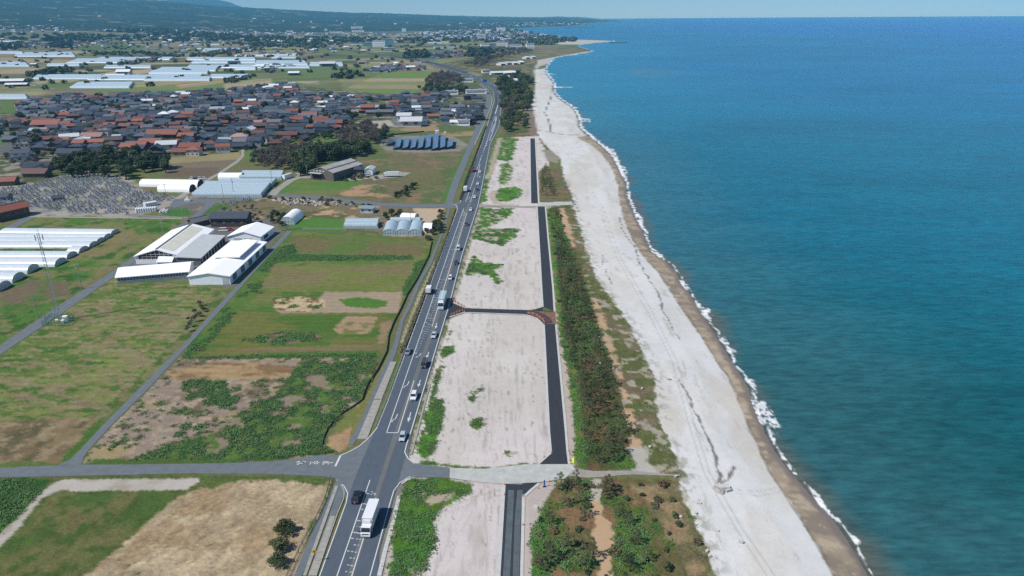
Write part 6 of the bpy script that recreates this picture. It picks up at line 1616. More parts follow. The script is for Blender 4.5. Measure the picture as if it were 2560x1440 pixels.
for i, (xe, ye, w, h) in enumerate(((288,584,8.0,2.2), (270,595,8.0,2.2), (252,605,8.0,2.2), (234,615,8.0,2.2), (210,627,8.0,2.2), (180,642,8.4,2.5), (152,660,8.8,2.8), (84,678,8.2,3.3), (48,700,8.2,3.3), (12,722,8.2,3.3))):
    if i == 4: tunnel('plastic_tunnel', (xe, ye), (xe-30, ye-0.3), w, h, F_BLUE, T_L[i], 'left plastic tunnels')
    else: tunnel('plastic_tunnel', (xe, ye), (-420, ye+2-0.6*i if i else ye), w, h, F_BLUE, T_L[i], 'left plastic tunnels') if i else tunnel('plastic_tunnel', (xe, ye), (12, ye-3), w, h, F_BLUE, T_L[i], 'left plastic tunnels')
tunnel('white_tunnel', (358,463), (502,465), 9, 4.2, F_WHITE, 'long white tunnel above the shorter one beside the cemetery', 'white tunnels', door=None)
tunnel('white_tunnel', (403,476), (482,477), 9, 4.2, F_WHITE, 'shorter white tunnel below the long one beside the cemetery', 'white tunnels', door=None)
tunnel('white_tunnel', (551,446), (608,446), 8, 4.0, F_WHITE, 'white tunnel at the top corner of the glasshouses', 'white tunnels')
tunnel('arched_shed', (718,562), (742,541), 8, 4.5, F_WHITE, 'white arched shed alone between the farm and the waste ground', 'white tunnels')
tunnel('store_tent', (1006,549), (1042,551), 8, 3.8, F_WHITE, 'white store tent above the three rounded greenhouses', 'white tunnels')
tunnel('dome_tent', (1060,576), (1082,576), 8, 4.0, F_WHITE, 'small white dome tent among dark trees by the highway', 'white tunnels')
def multispan(name, x0, x1, yb, yt, span, h, fm, lb, grp='greenhouse blocks', ends=True, z0=0.0, slant=0.0, cat='greenhouse'):
    """block of joined tunnels seen between px columns x0..x1 and rows yt..yb; barrels run left-right"""
    a, b = G(x0, yb), G(x1, yb); t = G(x0+slant, yt)
    d = b-a; Ln = d.length; rz = atan2(d.y, d.x)
    depth = max(span, (t-a).length*abs(sin(atan2(t.y-a.y, t.x-a.x)-rz)))
    sh = (t-a).dot(d.normalized())/depth
    n = max(1, int(round(depth/span))); sp = depth/n
    e = empty(name, a, rz, lb, cat, grp)
    c = MB(); w = MB()
    for i in range(n):
        o = sh*sp*(i+0.5)
        arch(c, o, Ln+o, sp*(i+0.5), sp, h*0.45, fm, 6, z0=h*0.55)
        for xx, fl in ((o, False), (Ln+o, True)): arch_end(w, xx, sp*(i+0.5), sp, h*0.45, None, 6, h*0.55, fl)
    c.build('roof', fm, e, smooth=False)
    X0, X1 = 0, Ln; s2 = sh*depth
    w.add([(X0, 0, 0), (X1, 0, 0), (X1+s2, depth, 0), (X0+s2, depth, 0), (X0, 0, h*0.57), (X1, 0, h*0.57), (X1+s2, depth, h*0.57), (X0+s2, depth, h*0.57)], [(0, 1, 5, 4), (1, 2, 6, 5), (2, 3, 7, 6), (3, 0, 4, 7)])
    w.build('wall', fm if fm is F_GLAS else F_END, e)
    return e
multispan('greenhouse_block', 482, 655, 494, 462, 5.5, 3.2, F_GLAS, 'big block of shiny bluish greenhouses beside the farm road', slant=38)
multispan('greenhouse_block', 540, 680, 468, 456, 5.5, 3.2, F_GLAS, 'second block of shiny greenhouses behind the big one', slant=16)
multispan('greenhouse_block', 600, 705, 450, 435, 5.5, 3.2, F_GLAS, 'rear block of shiny greenhouses near the grey shed', slant=10)
multispan('greenhouse_block', 862, 945, 572, 556, 6, 3.0, F_GLAS, 'low grey blue greenhouse in the green strip below the crossing road', slant=6)
multispan('greenhouse_block', 976, 1050, 560, 556, 5, 3.0, F_GLAS, 'flat greenhouse joining the backs of the three rounded ones', slant=2)
for i, (x, lb) in enumerate(((973,'left of three rounded greenhouses by the highway'), (1005,'middle of three rounded greenhouses by the highway'), (1037,'right of three rounded greenhouses by the highway'))):
    tunnel('rounded_greenhouse', (x, 590), (x+7, 566), 7.2, 3.6, F_GLAS, lb, 'rounded greenhouses')
FARG = [(-60,60,136,129,0),(40,190,144,133,6),(-60,75,168,157,0),(120,200,166,161,3),(168,345,159,149,28),(235,425,151,145,20),(85,255,200,190,12),(262,378,172,166,6),(222,380,202,191,22),(178,325,222,209,20),(-80,72,250,241,0),(362,500,197,188,16),(374,520,186,178,10),(465,640,152,146,6),(480,640,160,154,6),(468,640,172,165,8),(392,540,180,171,14),(362,525,204,195,12),(527,622,197,189,4),(507,635,130,124,6),(588,660,142,139,4),(640,770,164,154,2),(645,775,172,166,2),(775,858,166,158,3),(590,640,176,173,2),(660,740,140,136,6),(680,740,147,144,6),(0,55,106,103,0),(455,500,114,112,0),(510,550,114,112,0),(1068,1105,109,107,0)]
for i, (x0, x1, yb, yt, sl) in enumerate(FARG):
    multispan('plastic_greenhouses', x0, x1, yb, yt, 8 if yb > 150 else 11, 3.6, F_FAR, 'pale plastic greenhouse block on the plain', 'plastic greenhouse blocks on the plain', slant=sl)
# ------------------------------------------------------------------ the white farm and other large sheds
M_WROOF = mat('white sheet metal', (0.9,0.9,0.89), 0.5, noise=0.015, scale=0.3); M_CROOF = mat('cream roof light', (0.66,0.64,0.53), 0.5, noise=0.06, scale=0.3); M_GROOF = mat('grey sheet metal', (0.47,0.50,0.50), 0.5, noise=0.05, scale=0.3)
M_OLDR = mat('weathered grey sheet', (0.36,0.36,0.33), 0.7, noise=0.18, scale=0.25); M_WWALL = mat('white sheet wall', (0.84,0.87,0.89), 0.6, noise=0.05, scale=0.6); M_BWALL = mat('brown grey boards', (0.13,0.11,0.10), 0.9, noise=0.2, scale=0.6); M_FRAME = mat('dark steel frame', (0.16,0.16,0.17), 0.6)
def barn(name, fl, fr, br, eave, rise, rm, wm, lb, axis='d', ov=0.6, cat='barn', grp=None, parts=(), th=0.3, dy=0.0, wh=None):
    """building given by three eave corners in the photo (front left, front right, back right)"""
    A_, B_, C_ = G(*fl, eave), G(*fr, eave), G(*br, eave)
    u = (B_-A_); W_ = u.length; u.normalize(); v = Vector((-u.y, u.x, 0)); D_ = abs((C_-B_).dot(v)); sk = (C_-B_).dot(u)
    e = empty(name, (A_.x, A_.y, 0), atan2(u.y, u.x), lb, cat, grp)
    if abs(sk) > 1.0:       # follow the true diagonal: rotate so that depth runs along C-B
        vv = (C_-B_).normalized(); uu = Vector((vv.y, -vv.x, 0)); W_ = abs((B_-A_).dot(uu)); D_ = (C_-B_).length
        e.rotation_euler = (0, 0, atan2(uu.y, uu.x)); e.location = (B_.x-uu.x*W_, B_.y-uu.y*W_, 0)
    i = ov*0.8
    w = MB(); r = MB()
    if axis == 'd':
        gwalls(w, i, W_-i, i, D_-i, eave, rise*0.96, None, 'y'); gable(r, i, W_-i, i, D_-i, eave, rise, i, th, axis='y', dy=dy)
    elif axis == 'w':
        gwalls(w, i, W_-i, i, D_-i, eave, rise*0.96, None, 'x'); gable(r, i, W_-i, i, D_-i, eave, rise, i, th, dy=dy)
    else:
        w.box((W_/2, D_/2, eave/2), (W_-2*i, D_-2*i, eave)); 
        r.add([(0, 0, eave+rise), (W_, 0, eave), (W_, D_, eave), (0, D_, eave+rise), (0, 0, eave+rise-th), (W_, 0, eave-th), (W_, D_, eave-th), (0, D_, eave+rise-th)], [(0, 1, 2, 3), (7, 6, 5, 4), (0, 4, 5, 1), (1, 5, 6, 2), (2, 6, 7, 3), (3, 7, 4, 0)])
    w.build('wall', wm, e); ro = r.build('roof', rm, e)
    return e, W_, D_, ro, i
# big open-fronted barn
e, W_, D_, ro, i = barn('cattle_barn', (345,632), (453,638), (536,572), 4.0, 3.0, M_WROOF, M_WWALL, 'largest white barn with cream roof light and open framed gable facing the camera')
k = MB(); nq = 14
s_ = 3.0/(W_/2-i)
k.add([(W_*0.54, D_*0.06, 4.0+3.0-(W_*0.04)*s_+0.06), (W_*0.80, D_*0.06, 4.0+3.0-(W_*0.30)*s_+0.06), (W_*0.80, D_*0.92, 4.0+3.0-(W_*0.30)*s_+0.06), (W_*0.54, D_*0.92, 4.0+3.0-(W_*0.04)*s_+0.06)], [(0, 1, 2, 3)]); k.build('roof_light', M_CROOF, ro)
k = MB(); k.box((W_*0.49, D_/2, 4.0+3.0-0.12), (0.9, D_*0.99, 0.5)); k.build('ridge_vent', M_FRAME, ro)
k = MB(); k.add([(i+1.5, i-0.03, 2.4), (W_-i-3.5, i-0.03, 2.4), (W_-i-3.5, i-0.03, 4.1), (W_/2, i-0.03, 6.4), (i+1.5, i-0.03, 4.1)], [(0, 1, 2, 3, 4)]); k.build('gable_opening', M_DARK, e)
k = MB()
for t in range(9): 
    x = i+1.5+(W_-2*i-5)*t/8; hh = 4.1+2.2*(1-abs(x-W_/2)/(W_/2-i)); k.box((x, i-0.12, (2.4+hh)/2), (0.14, 0.14, hh-2.4))
k.box((W_/2-1, i-0.12, 3.4), (W_-2*i-5, 0.14, 0.14)); k.box((W_/2-1, i-0.12, 4.5), (W_-2*i-5, 0.14, 0.14)); k.build('gable_frame', M_TRIM, e)
# lean-to on its right
e, W_, D_, ro, i = barn('lean_to_barn', (454,632), (502,645), (564,588), 3.6, 0.9, M_GROOF, M_FRAME, 'grey roofed open barn leaning against the largest white one', axis='m')
k = MB()
for t in range(9): k.box((W_-0.1, D_*(t+0.5)/9, 1.7), (0.3, 0.3, 3.4))
k.build('post', M_TRIM, e)
k = MB(); k.box((W_+0.0-i+0.03, D_/2, 1.4), (0.1, D_*0.94, 2.4)); k.build('side_opening', M_DARK, e)
# long low barn in front
e, W_, D_, ro, i = barn('long_barn', (299,677), (473,678), (486,652), 3.4, 1.9, M_WROOF, M_WWALL, 'long low white barn with a glazed front, lowest on the left of the farm', axis='w')
k = MB(); k.box((W_/2, i-0.05, 2.3), (W_*0.96, 0.1, 1.6)); k.build('window_band', mat('barn glazing', (0.10,0.13,0.19), 0.3, noise=0.2, scale=1.5), e)
k = MB()
for t in range(24): k.box((W_*0.03+W_*0.94*t/23, i-0.12, 2.3), (0.16, 0.1, 1.8))
k.box((W_/2, i-0.12, 3.15), (W_*0.96, 0.1, 0.12)); k.build('mullions', M_TRIM, e)
k = MB(); k.box((W_/2, i-0.08, 0.6), (W_*0.98, 0.15, 1.2)); k.build('plinth', M_CONC, e)
# long diagonal barn with stepped roofs
e, W_, D_, ro, i = barn('diagonal_barn', (456,699), (575,690), (668,604), 4.0, 1.4, M_WROOF, M_WWALL, 'longest white barn running diagonally beside the farm lane')
k = MB(); k.box((W_*0.5, D_*0.66, 5.75), (W_*0.7, D_*0.5, 0.5)); k.build('raised_roof', M_WROOF, ro)
k = MB()
for t in range(5): k.box((W_-i+0.03, D_*(0.12+0.2*t), 1.8), (0.12, D_*0.09, 2.8))
k.build('side_opening', M_FRAME, e)
k = MB(); k.box((W_*0.87, i-0.05, 1.6), (W_*0.14, 0.12, 3.0)); k.build('door', M_GROOF, e)
# small house-like sheds of the farm
e, W_, D_, ro, i = barn('farm_office', (580,581), (652,591), (686,566), 3.6, 2.4, M_WROOF, M_WWALL, 'white gabled farm office above the longest white barn', axis='d')
k = MB(); k.box((W_*0.3, i-0.05, 1.4), (W_*0.22, 0.12, 2.2)); k.box((W_*0.6, i-0.05, 1.4), (W_*0.22, 0.12, 2.2)); k.build('shutter', M_TRIM, e)
k = MB(); k.box((W_-i+0.04, D_*0.4, 1.6), (0.1, D_*0.3, 1.6)); k.build('window', M_GLASS, e)
e, W_, D_, ro, i = barn('milking_shed', (392,655), (430,655), (436,640), 3.2, 0.6, M_WROOF, M_FRAME, 'small white flat roof between the largest barn and the long low one', axis='m')
# large weathered shed by the solar field with annexes
e, W_, D_, ro, i = barn('grey_warehouse', (779,424), (833,432), (908,409), 6.0, 3.2, M_OLDR, M_BWALL, 'large weathered grey roofed warehouse in front of the dark tree belt')
k = MB(); k.box((W_*0.3, i-0.05, 2.2), (W_*0.36, 0.15, 4.2)); k.build('door', M_DARK, e)
k = MB(); k.box((W_*0.3, i-1.2, 4.8), (W_*0.5, 2.6, 0.2)); k.build('canopy', M_GROOF, e)
k = MB()
for t in range(4): k.box((W_*(0.2+0.13*t), i-0.05, 6.3), (W_*0.07, 0.1, 0.9))
k.build('gable_window', M_TRIM, e)
k = MB(); k.box((W_*0.75, D_/2, 7.9), (0.5, D_, 0.25)); k.build('roof_step', M_FRAME, ro)
e, W_, D_, ro, i = barn('white_annex', (908,424), (932,424), (944,416), 4.0, 1.2, M_GROOF, M_WWALL, 'white walled annex right of the two-storey office', axis='d')
k = MB(); k.box((W_*0.5, i-0.05, 1.6), (W_*0.4, 0.1, 2.6)); k.build('door', M_GROOF, e)
e, W_, D_, ro, i = barn('site_cabin', (902,518), (933,522), (940,514), 2.8, 0.3, mat('blue grey cabin roof', (0.22,0.29,0.33), 0.6), mat('cream cabin wall', (0.50,0.53,0.50), 0.7), 'small pale site cabin with blue grey roof beside the crossing road', axis='m')
for t in (0.2, 0.7):
    k = MB(); k.box((W_*t, i-0.05, 1.7), (W_*0.14, 0.12, 0.9)); k.build('window', M_GLASS, e)
# ------------------------------------------------------------------ solar field
M_PANEL = mat('solar glass', (0.035,0.075,0.16), 0.2, noise=0.15, scale=0.8, spec=0.7)
M_PANELL = mat('panel frame', (0.4,0.45,0.5), 0.4)
SOL = [((974,365),(979,354),7), ((991,375),(998,350),8), ((1011,375.5),(1018,349),8), ((1030,375.5),(1035,349.5),8), ((1048,375.5),(1054,345),8), ((1067,374.5),(1071,342),8), ((1086,377),(1089,339),8), ((1104,374.5),(1106,345),8), ((1122,373),(1126,355),8)]
SN = ['leftmost and shortest', 'second from the left', 'third from the left', 'fourth from the left', 'middle', 'sixth from the left', 'longest, seventh from the left', 'eighth from the left', 'rightmost']
for (a, b, w), nm in zip(SOL, SN):
    p, q = G(*a), G(*b); d = q-p; Ln = d.length; rz = atan2(d.y, d.x)
    e = empty('solar_array', p, rz, f'blue solar array, {nm} in the field of nine', 'solar panels', 'solar arrays')
    w = 6.2
    k = MB(); k.add([(0, w/2, 0.7), (Ln, w/2, 0.7), (Ln, -w/2, 3.1), (0, -w/2, 3.1), (0, w/2, 0.6), (Ln, w/2, 0.6), (Ln, -w/2, 3.0), (0, -w/2, 3.0)], [(3, 2, 1, 0), (4, 5, 6, 7), (0, 1, 5, 4), (1, 2, 6, 5), (2, 3, 7, 6), (3, 0, 4, 7)]); k.build('panel', M_PANEL, e)
    k = MB()
    for t in range(1, max(2, int(Ln/2.2))): 
        x = Ln*t/max(2, int(Ln/2.2)); k.add([(x-.04, w/2, 0.73), (x+.04, w/2, 0.73), (x+.04, -w/2, 3.13), (x-.04, -w/2, 3.13)], [(3, 2, 1, 0)])
    k.build('panel_frame', M_PANELL, e)
    k = MB()
    for t in range(max(2, int(Ln/5))):
        x = Ln*(t+0.5)/max(2, int(Ln/5)); k.box((x, w*0.3, 0.45), (0.1, 0.1, 0.9)); k.box((x, -w*0.3, 1.2), (0.1, 0.1, 2.4))
    k.build('support', M_STEEL, e)
for px, s, lb in (((1093,335),3.2,'white inverter cabinet behind the longest solar array'), ((1113,335),2.0,'smaller pale cabinet right of the inverter cabinet')):
    e = empty('inverter_cabinet', G(*px), 0, lb, 'cabinet'); k = MB(); k.box((0, 0, s*0.55), (s, s*0.7, s*1.1)); k.build('body', M_WWALL, e); k = MB(); k.box((0, -s*0.36, s*0.5), (s*0.8, 0.08, s*0.9)); k.build('door', M_TRIM, e)
# net fence round the solar field
def fence(px, h, pm, lb, sp=4, net=None, name='fence', solid=True, pr=0.05):
    P = [G(*p) for p in px]; Ln = sum((b-a).length for a, b in zip(P, P[1:])); n = max(2, int(Ln/sp)+1); Q = rs(P, n); c = Q[0]
    e = empty(name, (c.x, c.y, 0), 0, lb, 'fence')
    k = MB()
    for a, b in zip(Q, Q[1:]):
        a2, b2 = a-c, b-c; d = (b2-a2); m = (a2+b2)/2
        if solid: k.box((m.x, m.y, h/2), (d.length, 0.06, h), None, atan2(d.y, d.x))
        else:
            for z in (h*0.35, h*0.65, h*0.95): k.box((m.x, m.y, z), (d.length, 0.05, 0.07), None, atan2(d.y, d.x))
    k.build('mesh_panel' if solid else 'rail', net or pm, e)
    for q in Q[:60]:
        k = MB(); k.box((q.x-c.x, q.y-c.y, h*0.53), (pr*2, pr*2, h*1.06)); k.build('post', pm, e)
    return e
M_GREENF = mat('dark green netting', (0.05,0.085,0.045), 0.8, noise=0.2, scale=2); M_TEAL = mat('teal fence', (0.02,0.20,0.15), 0.6)
M_DKP = mat('dark post', (0.09,0.085,0.08), 0.8)
fence([(942,354),(985,338),(1060,330)], 1.2, M_DKP, 'dark low fence behind the solar field')
fence([(1080,604),(1072,640),(1058,668),(1042,700),(1018,738),(1003,772),(984,808),(972,840),(967,880),(945,925),(918,965),(906,1000)], 0.7, M_DKP, 'dark netting fence between the long green field and the walkway', 3.2, M_GREENF, pr=0.03)
fence([(906,1000),(892,1012),(862,1030),(838,1050),(818,1075),(808,1100),(806,1118)], 0.55, M_DKP, 'low dark retaining boards round the straw corner by the walkway', 2, mat('retaining board', (0.10,0.09,0.08), 0.9, noise=0.2))
fence([(828,1196),(815,1245),(790,1300),(762,1350),(738,1400),(715,1450)], 1.0, M_DKP, 'dark post fence between the straw field and the near walkway', 2.5, solid=False)
fence([(312,540),(470,547)], 1.0, M_STEEL, 'low grey block wall at the foot of the cemetery', 8, M_CONC, 'wall')
fence([(482,495.5),(652,488)], 0.8, M_STEEL, 'low pale fence in front of the big shiny greenhouse block', 8, solid=False)
fence([(705,577),(735,572),(870,573),(960,574)], 0.6, M_STEEL, 'low pale block wall above the long green field', 10, M_CONC, 'wall')
# guard rail between highway and walkway
fence([(1151,500),(1165,455),(1186,395)], 0.8, M_STEEL, 'steel guard rail along the hedge of the highway', 5, solid=False, name='guard_rail')
fence([(938,1068),(972,985),(1014,868),(1050,772),(1100,638),(1138,527)], 0.75, M_STEEL, 'steel guard rail on the left verge of the highway', 4, solid=False, name='guard_rail')
# ------------------------------------------------------------------ mast, poles
def pole(px, h, lb, arm=True, trafo=False, name='utility_pole', tilt=0.0):
    e = empty(name, G(*px), tilt, lb, 'pole', 'utility poles')
    k = MB(); k.tube((0, 0, -0.3), (0, 0, h), 0.17, 0.11, 6, None); k.build('shaft', M_CONC, e)
    if arm:
        k = MB(); k.box((0, 0, h-0.5), (1.9, 0.12, 0.12)); k.box((0, 0, h-1.5), (1.5, 0.12, 0.12)); k.build('crossarm', M_STEEL, e)
        for x in (-0.8, 0, 0.8):
            k = MB(); k.tube((x, 0, h-0.45), (x, 0, h-0.15), 0.07, 0.05, 5, None); k.build('insulator', M_TRIM, e)
    if trafo:
        k = MB(); k.tube((0.3, 0, h-3.2), (0.3, 0, h-2.2), 0.3, 0.3, 8, None); k.build('transformer', M_STEEL, e)
POL = [((205,722),11,1,0,'pole on the left road verge right of the mast'), ((95,796),10,1,0,'pole left of the mast across the farm road'), ((117,812),6,0,0,'short thin pole beside the fenced mast base'), ((325,640),11,1,0,'pole beside the farm road below the tunnels'), ((409,590),12,1,1,'pole with transformer halfway along the farm road'), ((461,566),12,1,1,'pole with crossarms beside the white barn roof'), ((480,535),11,0,0,'slim pole by the wrapped bales'), ((418,504),11,1,0,'pole at the right rim of the cemetery'),
       ((585,492),12,1,1,'tall pole in front of the shiny greenhouses'), ((559,497),9,0,0,'slim pole left of the tall greenhouse pole'), ((682,468),11,1,0,'pole at the right end of the greenhouses'), ((769,447),10,1,0,'pole near the grey warehouse entrance'), ((814,492),10,1,0,'pole at the right end of the green paddock'), ((950,508),11,1,0,'pole in the rough field above the crossing road'), ((957,563),9,1,1,'pole between the low greenhouse and the rounded ones'), ((883,487),8,0,0,'slim pole on the concrete strip'),
       ((676,560),9,0,0,'pole behind the white farm office'), ((1175,372),9,1,0,'pole on the verge of the service road'), ((1028,560),7,0,0,'pole behind the rounded greenhouses'), ((305,466),9,1,0,'pole in the paddock left of the long white tunnel')]
for p, h, a, t, lb in POL: pole(p, h, lb, bool(a), bool(t))
vr = random.Random(77)
for i in range(34):
    x, y = base_pts[int(len(base_pts)*(i+0.5)/34)]; px, py = pix((x+6, y))
    pole((px, py), vr.uniform(10, 13), f'utility pole among village roofs, {OR[i % 12]} from the left in the {OR[i//12]} batch from the front', True, i % 3 == 0)
for i, (px, py) in enumerate(((545,225),(600,218),(660,206),(340,222),(420,232),(60,225),(1000,232),(1085,228),(1160,232),(1196,292),(1206,262),(640,148),(505,190),(240,214),(760,196),(1236,200))):
    pole((px, py), 12, f'lone utility pole on the open plain, number {["one","two","three","four","five","six","seven","eight","nine","ten","eleven","twelve","thirteen","fourteen","fifteen","sixteen"][i]} counted along the lanes', True)
# lattice mast with its fenced base
mp_ = G(150, 800)
e = empty('radio_mast', mp_, 0.2, 'tall steel lattice radio mast beside the left farm road', 'mast')
Hm = 34
k = MB()
for s1, s2 in ((-1, -1), (1, -1), (0, 1)):
    k.tube((s1*0.75, s2*0.6, 0), (s1*0.35, s2*0.3, Hm), 0.09, 0.06, 5, M_STEEL)
k.build('leg', M_STEEL, e)
k = MB()
for i in range(26):
    z0, z1 = Hm*i/26, Hm*(i+1)/26; f0, f1 = 1-0.52*i/26, 1-0.52*(i+1)/26
    c0 = [(-0.75*f0, -0.6*f0, z0), (0.75*f0, -0.6*f0, z0), (0, 0.6*f0, z0)]; c1 = [(-0.75*f1, -0.6*f1, z1), (0.75*f1, -0.6*f1, z1), (0, 0.6*f1, z1)]
    for j in range(3): k.tube(c0[j], c1[(j+1) % 3], 0.04, 0.04, 3, M_STEEL, False); k.tube(c1[j], c1[(j+1) % 3], 0.04, 0.04, 3, M_STEEL, False)
k.build('bracing', M_STEEL, e)
k = MB(); k.box((-1.3, 0, Hm-2), (0.25, 0.25, 2.2)); k.box((1.0, 0.4, Hm-2), (0.25, 0.25, 2.0)); k.box((0, -0.9, Hm-5), (0.3, 0.2, 1.6)); k.tube((0, 0, Hm), (0, 0, Hm+3.2), 0.05, 0.03, 4, None); k.box((0, 0, Hm-2), (2.6, 0.1, 0.1)); k.box((0, 0, Hm-4), (2.2, 0.1, 0.1)); k.build('antenna', M_STEEL, e)
fence([(107,815),(172,816),(188,797),(128,794),(107,815)], 1.8, M_TEAL, 'teal mesh fence around the radio mast base', 1.2, solid=False)
for px, s, lb in (((165,804),(1.6,1.2,2.2),'white equipment cabinet, tall one beside the mast'), ((158,808),(1.0,0.8,1.2),'small white equipment box beside the tall cabinet'), ((143,805),(0.9,0.6,1.0),'small grey box left of the mast foot')):
    e = empty('equipment_cabinet', G(*px), 0.2, lb, 'cabinet'); k = MB(); k.box((0, 0, s[2]/2+0.1), s); k.build('body', M_WWALL, e); k = MB(); k.box((0, -s[1]/2-0.02, s[2]/2), (s[0]*0.8, 0.05, s[2]*0.8)); k.build('door', M_TRIM, e)
# ------------------------------------------------------------------ cemetery
M_GRAN = mat('grey granite', (0.19,0.215,0.24), 0.35, noise=0.2, scale=3, rnd=0.35, spec=0.5); M_PLOT = mat('plot stone', (0.42,0.42,0.41), 0.6, noise=0.15, scale=2, rnd=0.25)
GRAVES = []
for v in range(3):
    h = (0.8, 1.0, 0.65)[v]
    a = MB(); a.box((0, 0, 0.25), (1.9, 2.1, 0.5)); a.box((0, -0.95, 0.55), (1.7, 0.16, 0.18)); a.box((-0.9, 0, 0.6), (0.14, 2.0, 0.25)); a.box((0.9, 0, 0.6), (0.14, 2.0, 0.25))
    b = MB(); b.box((0, 0.45, 0.7), (1.0, 0.9, 0.4)); b.box((0, 0.45, 1.05), (0.7, 0.65, 0.3)); b.box((0, 0.45, 1.2+h/2), (0.46, 0.46, h), taper=0.92); b.box((0, -0.3, 0.75), (0.4, 0.3, 0.5))
    m = MB(); m.add(a.v, a.f, M_PLOT); m.add(b.v, b.f, M_GRAN); GRAVES.append(m.mesh('gravestone'))
cem = [(-30,478),(60,466),(120,450),(180,440),(250,434),(300,446),(318,460),(350,478),(430,492),(425,502),(370,508),(330,520),(325,540),(240,536),(150,528),(60,520),(-30,512)]
CP_ = [tuple(G(a, b)[:2]) for a, b in cem]; cr_ = random.Random(91); cp = []
_bx = sum(p[0] for p in CP_)/len(CP_); _by = sum(p[1] for p in CP_)/len(CP_)
for rr_ in range(-30, 31):
    yy = rr_*3.7+(rr_//3)*2.2
    for cc_ in range(-60, 61):
        xx = cc_*2.75+(cc_//9)*2.4+cr_.uniform(-.3, .3)
        if cr_.random() < 0.14: continue
        qx, qy = _bx+xx*cos(0.16)-yy*sin(0.16), _by+xx*sin(0.16)+yy*cos(0.16)+cr_.uniform(-.3, .3)
        if inside(CP_, qx, qy): cp.append((qx, qy))

cp = [p for p in cp if not (abs(pldist(np.array([p[0]]), np.array([p[1]]), [tuple(G(a, b)[:2]) for a, b in [(0,492),(120,495),(220,500),(300,500)]])[0]) < 1.8)]
cp.sort(key=lambda p: p[1])
gr_ = random.Random(9)
for i, (x, y) in enumerate(cp[:292]):
    s = gr_.uniform(0.8, 1.15); rz = 0.16+gr_.choice((0, 0, pi, pi/2))+gr_.gauss(0, 0.05)
    o = put('gravestone', gr_.choice(GRAVES), None, (x, y, 0), rz, s); tag(o, 'grey granite family grave with pillar stone among the packed cemetery rows', 'gravestone', 'gravestones of the cemetery')
mb = MB()
for x, y in cp[292:]:
    me = gr_.choice(GRAVES); s = gr_.uniform(0.8, 1.1); rz = 0.25+gr_.choice((0, pi))
    mats_ = list(me.materials)
    for mi, mt in enumerate(mats_):
        fs = [tuple(p.vertices) for p in me.polygons if p.material_index == mi]
        mb.add([(x+(v.co.x*cos(rz)-v.co.y*sin(rz))*s, y+(v.co.x*sin(rz)+v.co.y*cos(rz))*s, v.co.z*s) for v in me.vertices], fs, mt)
o = mb.build('far_gravestones'); tag(o, 'mass of grey gravestones at the back of the cemetery', kind='stuff')
for i, (x, y) in enumerate(scatter([(540,506),(560,500),(610,500),(628,496),(618,508),(560,516)], 12, 2.3, 92)):
    o = put('gravestone', GRAVES[i % 3], None, (x, y, 0), 0.3, 0.9); tag(o, 'grave in the small separate plot right of the bale yard', 'gravestone', 'small grave plot')
# ------------------------------------------------------------------ wrapped silage bales
bm_ = MB(); n = 14
for z, r0, r1 in ((0.0, 0.56, 0.62), (0.08, 0.62, 0.63), (1.12, 0.63, 0.56)): bm_.tube((0, 0, z), (0, 0, {0.0: 0.08, 0.08: 1.12, 1.12: 1.2}[z]), r0, r1, n, None, cap=(z != 0.08))
BALE = bm_.mesh('bale', mat('white bale wrap', (0.74,0.76,0.77), 0.35, noise=0.06, scale=3), True)
def bales(p0, p1, nx, ny, nz, lb, grp):
    a, b = G(*p0), G(*p1); d = (b-a).normalized(); s = Vector((-d.y, d.x, 0))
    for k_ in range(nz):
        for i in range(nx):
            for j in range(ny):
                if 0 < i < nx-1 and 0 < j < ny-1 and k_ < nz-1: continue
                p = a+d*(i*1.24)+s*(j*1.24); o = put('silage_bale', BALE, None, (p.x, p.y, k_*1.2), 0.3*i); tag(o, lb, 'bale', grp)
bales((342,532), (382,529), 9, 3, 2, 'white wrapped bale in the larger stack at the cemetery corner', 'larger bale stack')
bales((366,518), (392,513), 6, 3, 2, 'white wrapped bale in the smaller stack behind the larger one', 'smaller bale stack')
for i, (x, y) in enumerate(((401,532),(405,529),(409,531),(413,529),(417,531),(420,528),(411,526))):
    o = put('silage_bale', BALE, None, G(x, y), i, 1.0); tag(o, 'loose white bale in the low heap right of the stacks', 'bale', 'loose bales')
for i, (x, y, z) in enumerate(((465,503,0),(470,503,0),(475,503,0),(470,502,1.2))):
    p = G(x, y); o = put('silage_bale', BALE, None, (p.x, p.y, z), i, 1.1); tag(o, 'white bale in the small pile in front of the shiny greenhouses', 'bale', 'small bale pile')
